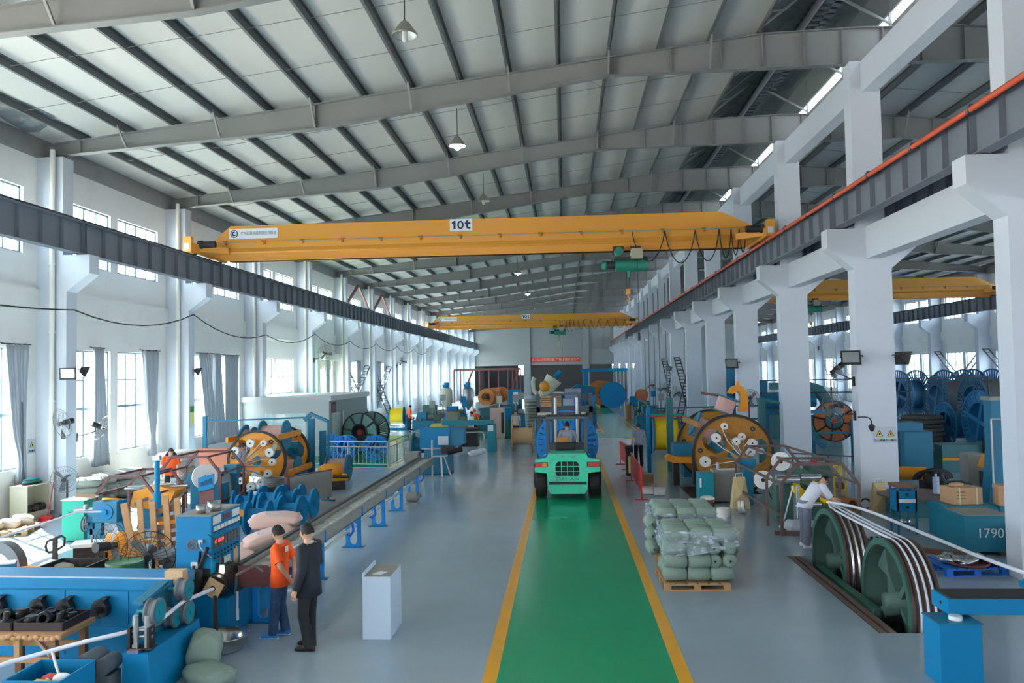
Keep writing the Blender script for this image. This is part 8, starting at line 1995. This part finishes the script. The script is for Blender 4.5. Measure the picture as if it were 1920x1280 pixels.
for i, (x, y, z, mt, lb) in enumerate(((-9.3, 62.5, 2.4, 'cream_paint', 'cream hopper dryer by the far windows, left one'), (-7.6, 62.5, 2.4, 'steel_bare', 'steel hopper dryer by the far windows, right one'))):
    t = thing('hopper', lb, 'hopper', (x, y, 0))
    m = MB(); m.lathe([(.08, .9), (.12, 1.0), (.45, 1.5), (.45, 2.5), (.3, 2.65), (.001, 2.68)], (0, 0, 0), (0, 0, 1), 22); m.build('hopper_body', mt, t); m = MB(); m.cyl((0, 0, 2.66), (0, 0, 3.1), .2, n=14); m.cyl((-.3, 0, 2.8), (.1, 0, 2.9), .12, n=12); m.build('blower', 'machine_blue', t)
    m = MB()
    for s in (-.35, .35): m.bar((s, .2, 0), (s, .2, 1.6), .07)
    m.build('leg', 'dark_metal', t)
t = thing('blue_tarp', 'bright blue tarpaulin hanging over a rail by the far machines', 'tarpaulin', (-8.0, 53.0, 0))
m = MB(); m.add([(-.3, -.4, .05), (.2, -.4, .05), (.5, .0, 1.35), (.1, 0, 1.35), (.0, .5, .1), (.5, .5, .1)], [(0, 1, 2, 3), (3, 2, 5, 4)]); o_ = m.build('sheet', 'plastic_blue', t); o_.modifiers.new('thick', 'SOLIDIFY').thickness = .02
m = MB(); m.box(-.4, .8, -.04, .04, 1.33, 1.37); m.box(.7, .78, -.04, .04, 0, 1.33); m.box(-.4, -.32, -.04, .04, 0, 1.33); m.build('rail', 'frame_maroon', t)
t = thing('pink_cabinet', 'pale pink cabinet right of the portal frame', 'cabinet', (-3.95, 46.5, 0)); m = MB(); m.box(-.4, .4, -.4, .4, 0, 1.75); m.build('cabinet_body', 'sack_pink', t, bevel=.02); m = MB(); m.box(.25, .42, -.42, -.4, .3, 1.5); m.build('cabinet_edge', 'iron_dark', t)
sack('yellow sack on the machine left of the portal frame', (-6.6, 42.0, 1.0), (1.1, .6, .4), (0, 0, .2), 'notice_yellow', 81)
t = thing('side_machine', 'blue machine table under the yellow sack', 'machine', (-6.6, 42.0, 0)); m = MB(); m.box(-.7, .7, -.4, .4, 0, .82); m.build('table_body', 'machine_blue_dull', t)
# maroon steel rack
t = thing('steel_rack', 'tall maroon steel rack before the left end-wall opening', 'rack', (-10.5, 100, 0))
m = MB(); m.bar((-3.4, 0, 4.2), (5.0, 0, 4.2), .28); m.bar((-3.4, 3, 4.2), (5.0, 3, 4.2), .2); m.build('beam', 'frame_maroon', t)
for x in (-3.4, -2.6, -.2, 1.0, 2.2, 3.4, 4.0, 4.5, 5.0): m = MB(); m.bar((x, 0, 0), (x, 0, 4.2), .18); m.build('post', 'frame_maroon', t)
for x in (-2.6, 3.4): m = MB(); m.bar((x, 0, .5), (x + 1.2, 3, 4.0), .15); m.build('brace', 'frame_maroon', t)
# far stranding machines seen lengthwise
def long_strander(label, x, y, rz, n=4, r=1.1):
    t = thing('stranding_cage', label, 'machine', (x, y, 1.35), rz)
    for i in range(n + 1):
        m = MB(); m.ring((0, i * 1.6, 0), (0, 1, 0), r, r * .55, .18, 30); m.build('disc', 'far_orange', t)
    for i in range(n):
        for k in range(3):
            a = 2 * PI * k / 3 + i * .6; m = MB(); m.cyl((r * .62 * math.cos(a) - .35, i * 1.6 + .8, r * .62 * math.sin(a)), (r * .62 * math.cos(a) + .35, i * 1.6 + .8, r * .62 * math.sin(a)), .30, n=16); m.build('bobbin', 'far_orange', t)
    m = MB(); m.cyl((0, -1.2, 0), (0, n * 1.6 + 1, 0), .2, n=14); m.box(-.6, .6, -.9, n * 1.6 + .6, -1.35, -1.1); m.build('shaft_bed', 'iron_dark', t)
    return t
long_strander('long orange stranding machine below the maroon rack', -7.9, 80, -.12, 5, .85)
long_strander('long orange stranding machine beside the far blue gantry', 4.2, 84, .05, 4, 1.35)
reel('blue reel closing the far orange stranding machine', (4.9, 82.0, 1.3), math.radians(75), 1.35, .5, .4, 'plain', 'machine_blue', 'machine_blue')
mat('lamp_far', (255, 255, 255), .4, emit=(235, 240, 255), estr=5.0)
t = thing('gantry', 'far light blue gantry with lamps on its end', 'gantry', (4.3, 88, 0))
m = MB(); m.box(-2.5, 2.6, -.2, .2, 3.7, 4.05); m.build('beam', 'machine_blue', t)
for x in (-2.1, -1.85, 1.2, 1.6, 2.0, 2.4): m = MB(); m.box(x - .13, x + .13, -.15, .15, 0, 3.7); m.build('post', 'machine_blue' if x < 0 else 'steel_grey', t)
for i in range(4): m = MB(); m.ball((1.0 + i * .75, -.3, 4.42), .09, 10, 6); m.cyl((1.0 + i * .75, -.3, 4.05), (1.0 + i * .75, -.3, 4.3), .04, n=6); m.build('lamp', 'lamp_far', t)
m = MB(); m.box(2.6, 3.4, -.15, .15, 4.05, 4.2); m.bar((3.0, 0, 0), (3.0, 0, 4.1), .12); m.build('side_post', 'rail_grey', t)
t = thing('mixer', 'cream tilted mixer with a blue motor past the timber frame', 'mixer', (-1.6, 70, 0))
m = MB(); m.cyl((-.4, 0, 1.6), (.7, 0, 3.2), .45, .75, n=20); m.tube([(-.5, 0, 1.5), (-1.1, 0, 2.2), (-1.15, 0, 3.0), (-1.0, 0, 3.3)], .2, 10); m.build('mixer_body', 'cream_paint', t); m = MB(); m.cyl((.8, 0, 3.3), (1.3, 0, 3.8), .25, n=14); m.build('motor', 'machine_blue', t); m = MB(); m.ball((-.1, -.4, 2.5), (.5, .4, .5), 12, 8, .2, 2); m.build('orange_drive', 'cage_orange', t); m = MB(); m.box(-.9, .6, -.6, .6, 0, 1.6); m.build('stand', 'machine_blue_dull', t)
t = thing('teal_hopper_base', 'dark teal machine body right of the cream mixer', 'machine', (.9, 72, 0)); m = MB(); m.prism([(-2.6, 0), (1.8, 0), (1.8, 2.4), (.2, 2.6), (-1.8, 1.4)], (0, .8, 0), (1, 0, 0), (0, 0, 1), 1.6); m.build('body', 'machine_blue_dull', t)
for i in range(10):
    for j in range(3):
        sack('grey sack in the %s column of the far stack beside the tall blue cabinet' % ('cabinet-side', 'middle', 'aisle-side')[j], (-2.2 + .75 * j, 52.0, .14 + .2 * i), (.72, .9, .22), (0, 0, .05 * i), 'sack_grey', 90 + i * 3 + j, 'far stack of grey sacks')
t = thing('blue_cabinet', 'tall blue cabinet with white labels left of the far sack stack', 'cabinet', (-3.55, 56.8, 0)); m = MB(); m.box(-.45, .45, -.4, .4, 0, 2.6); m.build('cabinet_body', 'machine_blue', t, bevel=.02)
for z in (1.5, 2.1): m = MB(); m.box(-.1, .25, -.41, -.4, z, z + .3); m.build('label', 'sign_white', t)
for i, (x, y, z, w, mt, lb) in enumerate(((.7, 60.0, 0, 1.3, 'plastic_blue', 'blue and white carton stack beyond the forklift mast, lower'), (.3, 60.4, 1.0, .9, 'sign_white', 'white box in the carton stack beyond the forklift mast'), (1.0, 60.3, 1.0, .6, 'plastic_blue', 'small blue box in the carton stack beyond the forklift mast'), (.6, 60.2, 1.75, 1.2, 'shirt_pale_blue', 'pale blue box topping the carton stack beyond the mast'))):
    m = MB(); m.box(-w / 2, w / 2, -.4, .4, 0, 1.0 if i == 0 else .74); o = tag(m.build('carton', mt), lb, 'carton'); o.location = (x, y, z)
far_machine('dark machine ahead of the timber frame', 'winding_machine', .6, 56, 12, 2.4, 'machine_blue_dull', 1.4, 'control_grey')
far_machine('blue machine right of the forklift load, far ahead', 'winding_machine', 1.65, 58.0, 13, 1.2, 'trough_blue', 1.3, 'trough_blue')
far_machine('blue machine line at the foot of the ladder braces', 'winding_machine', 5.6, 52.5, 14, 2.0, 'machine_blue_dull', 1.5, 'panel_grey')
far_machine('blue machine with round reel at the middle columns', 'winding_machine', 6.0, 60.0, 15, 1.8, 'teal_dark', 1.5, 'machine_blue')
far_machine('teal machine farther along the middle columns', 'winding_machine', 6.0, 68.0, 16, 1.8, 'teal_dark', 1.6, 'cream_paint')
reel('small tan and orange reel on a machine at the middle columns', (5.72, 60.0, 1.95), PI / 2 + .3, .44, .2, .4, 'plain', 'leaning_orange', 'wood')
t = thing('brown_post', 'short tan cylinder standing by the aisle near the middle columns', 'drum', (4.9, 62.0, 0)); m = MB(); m.cyl((0, 0, 0), (0, 0, 1.1), .3, n=18); m.build('drum_body', 'wood', t)
m = MB()
for x in (8.05, 7.9, 7.95, 8.0, 8.0):
    pass
t0 = None
for i, y in enumerate((62, 66.5, 70.0, 74.5, 78)):
    m = MB(); m.cyl((0, 0, 0.1), (0, 0, 10.5), .05, n=8); m.cyl((0, 0, .0), (0, 0, .12), .09, n=8); o = struct(m.build('conduit_pipe', 'wire_grey')); o.location = (7.86, y, 0)
# stuff outside the first windows
t = thing('outdoor_reel', 'orange spoked reel outside, seen through the lower window panes', 'reel', (-19.5, 30.5, 1.1))
m = MB(); m.ring((0, 0, 0), (1, -.3, 0), 1.3, 1.15, .1, 36)
for k in range(12): a = 2 * PI * k / 12; m.bar((0, .3 * math.cos(a), .3 * math.sin(a)), (0, 1.2 * math.cos(a), 1.2 * math.sin(a)), .06)
m.box(-.3, .3, -.7, .7, -1.45, -1.0)
m.build('flange', 'leaning_orange', t)
t = thing('outdoor_reel', 'orange spoked reel outside the window at the left edge', 'reel', (-18.2, 24.0, 1.2))
m = MB(); m.ring((0, 0, 0), (1, -.3, 0), 1.4, 1.2, .1, 36)
for k in range(12): a = 2 * PI * k / 12; m.bar((0, .3 * math.cos(a), .3 * math.sin(a)), (0, 1.3 * math.cos(a), 1.3 * math.sin(a)), .07)
m.box(-.3, .3, -.7, .7, -1.55, -1.1)
m.build('flange', 'leaning_orange', t)
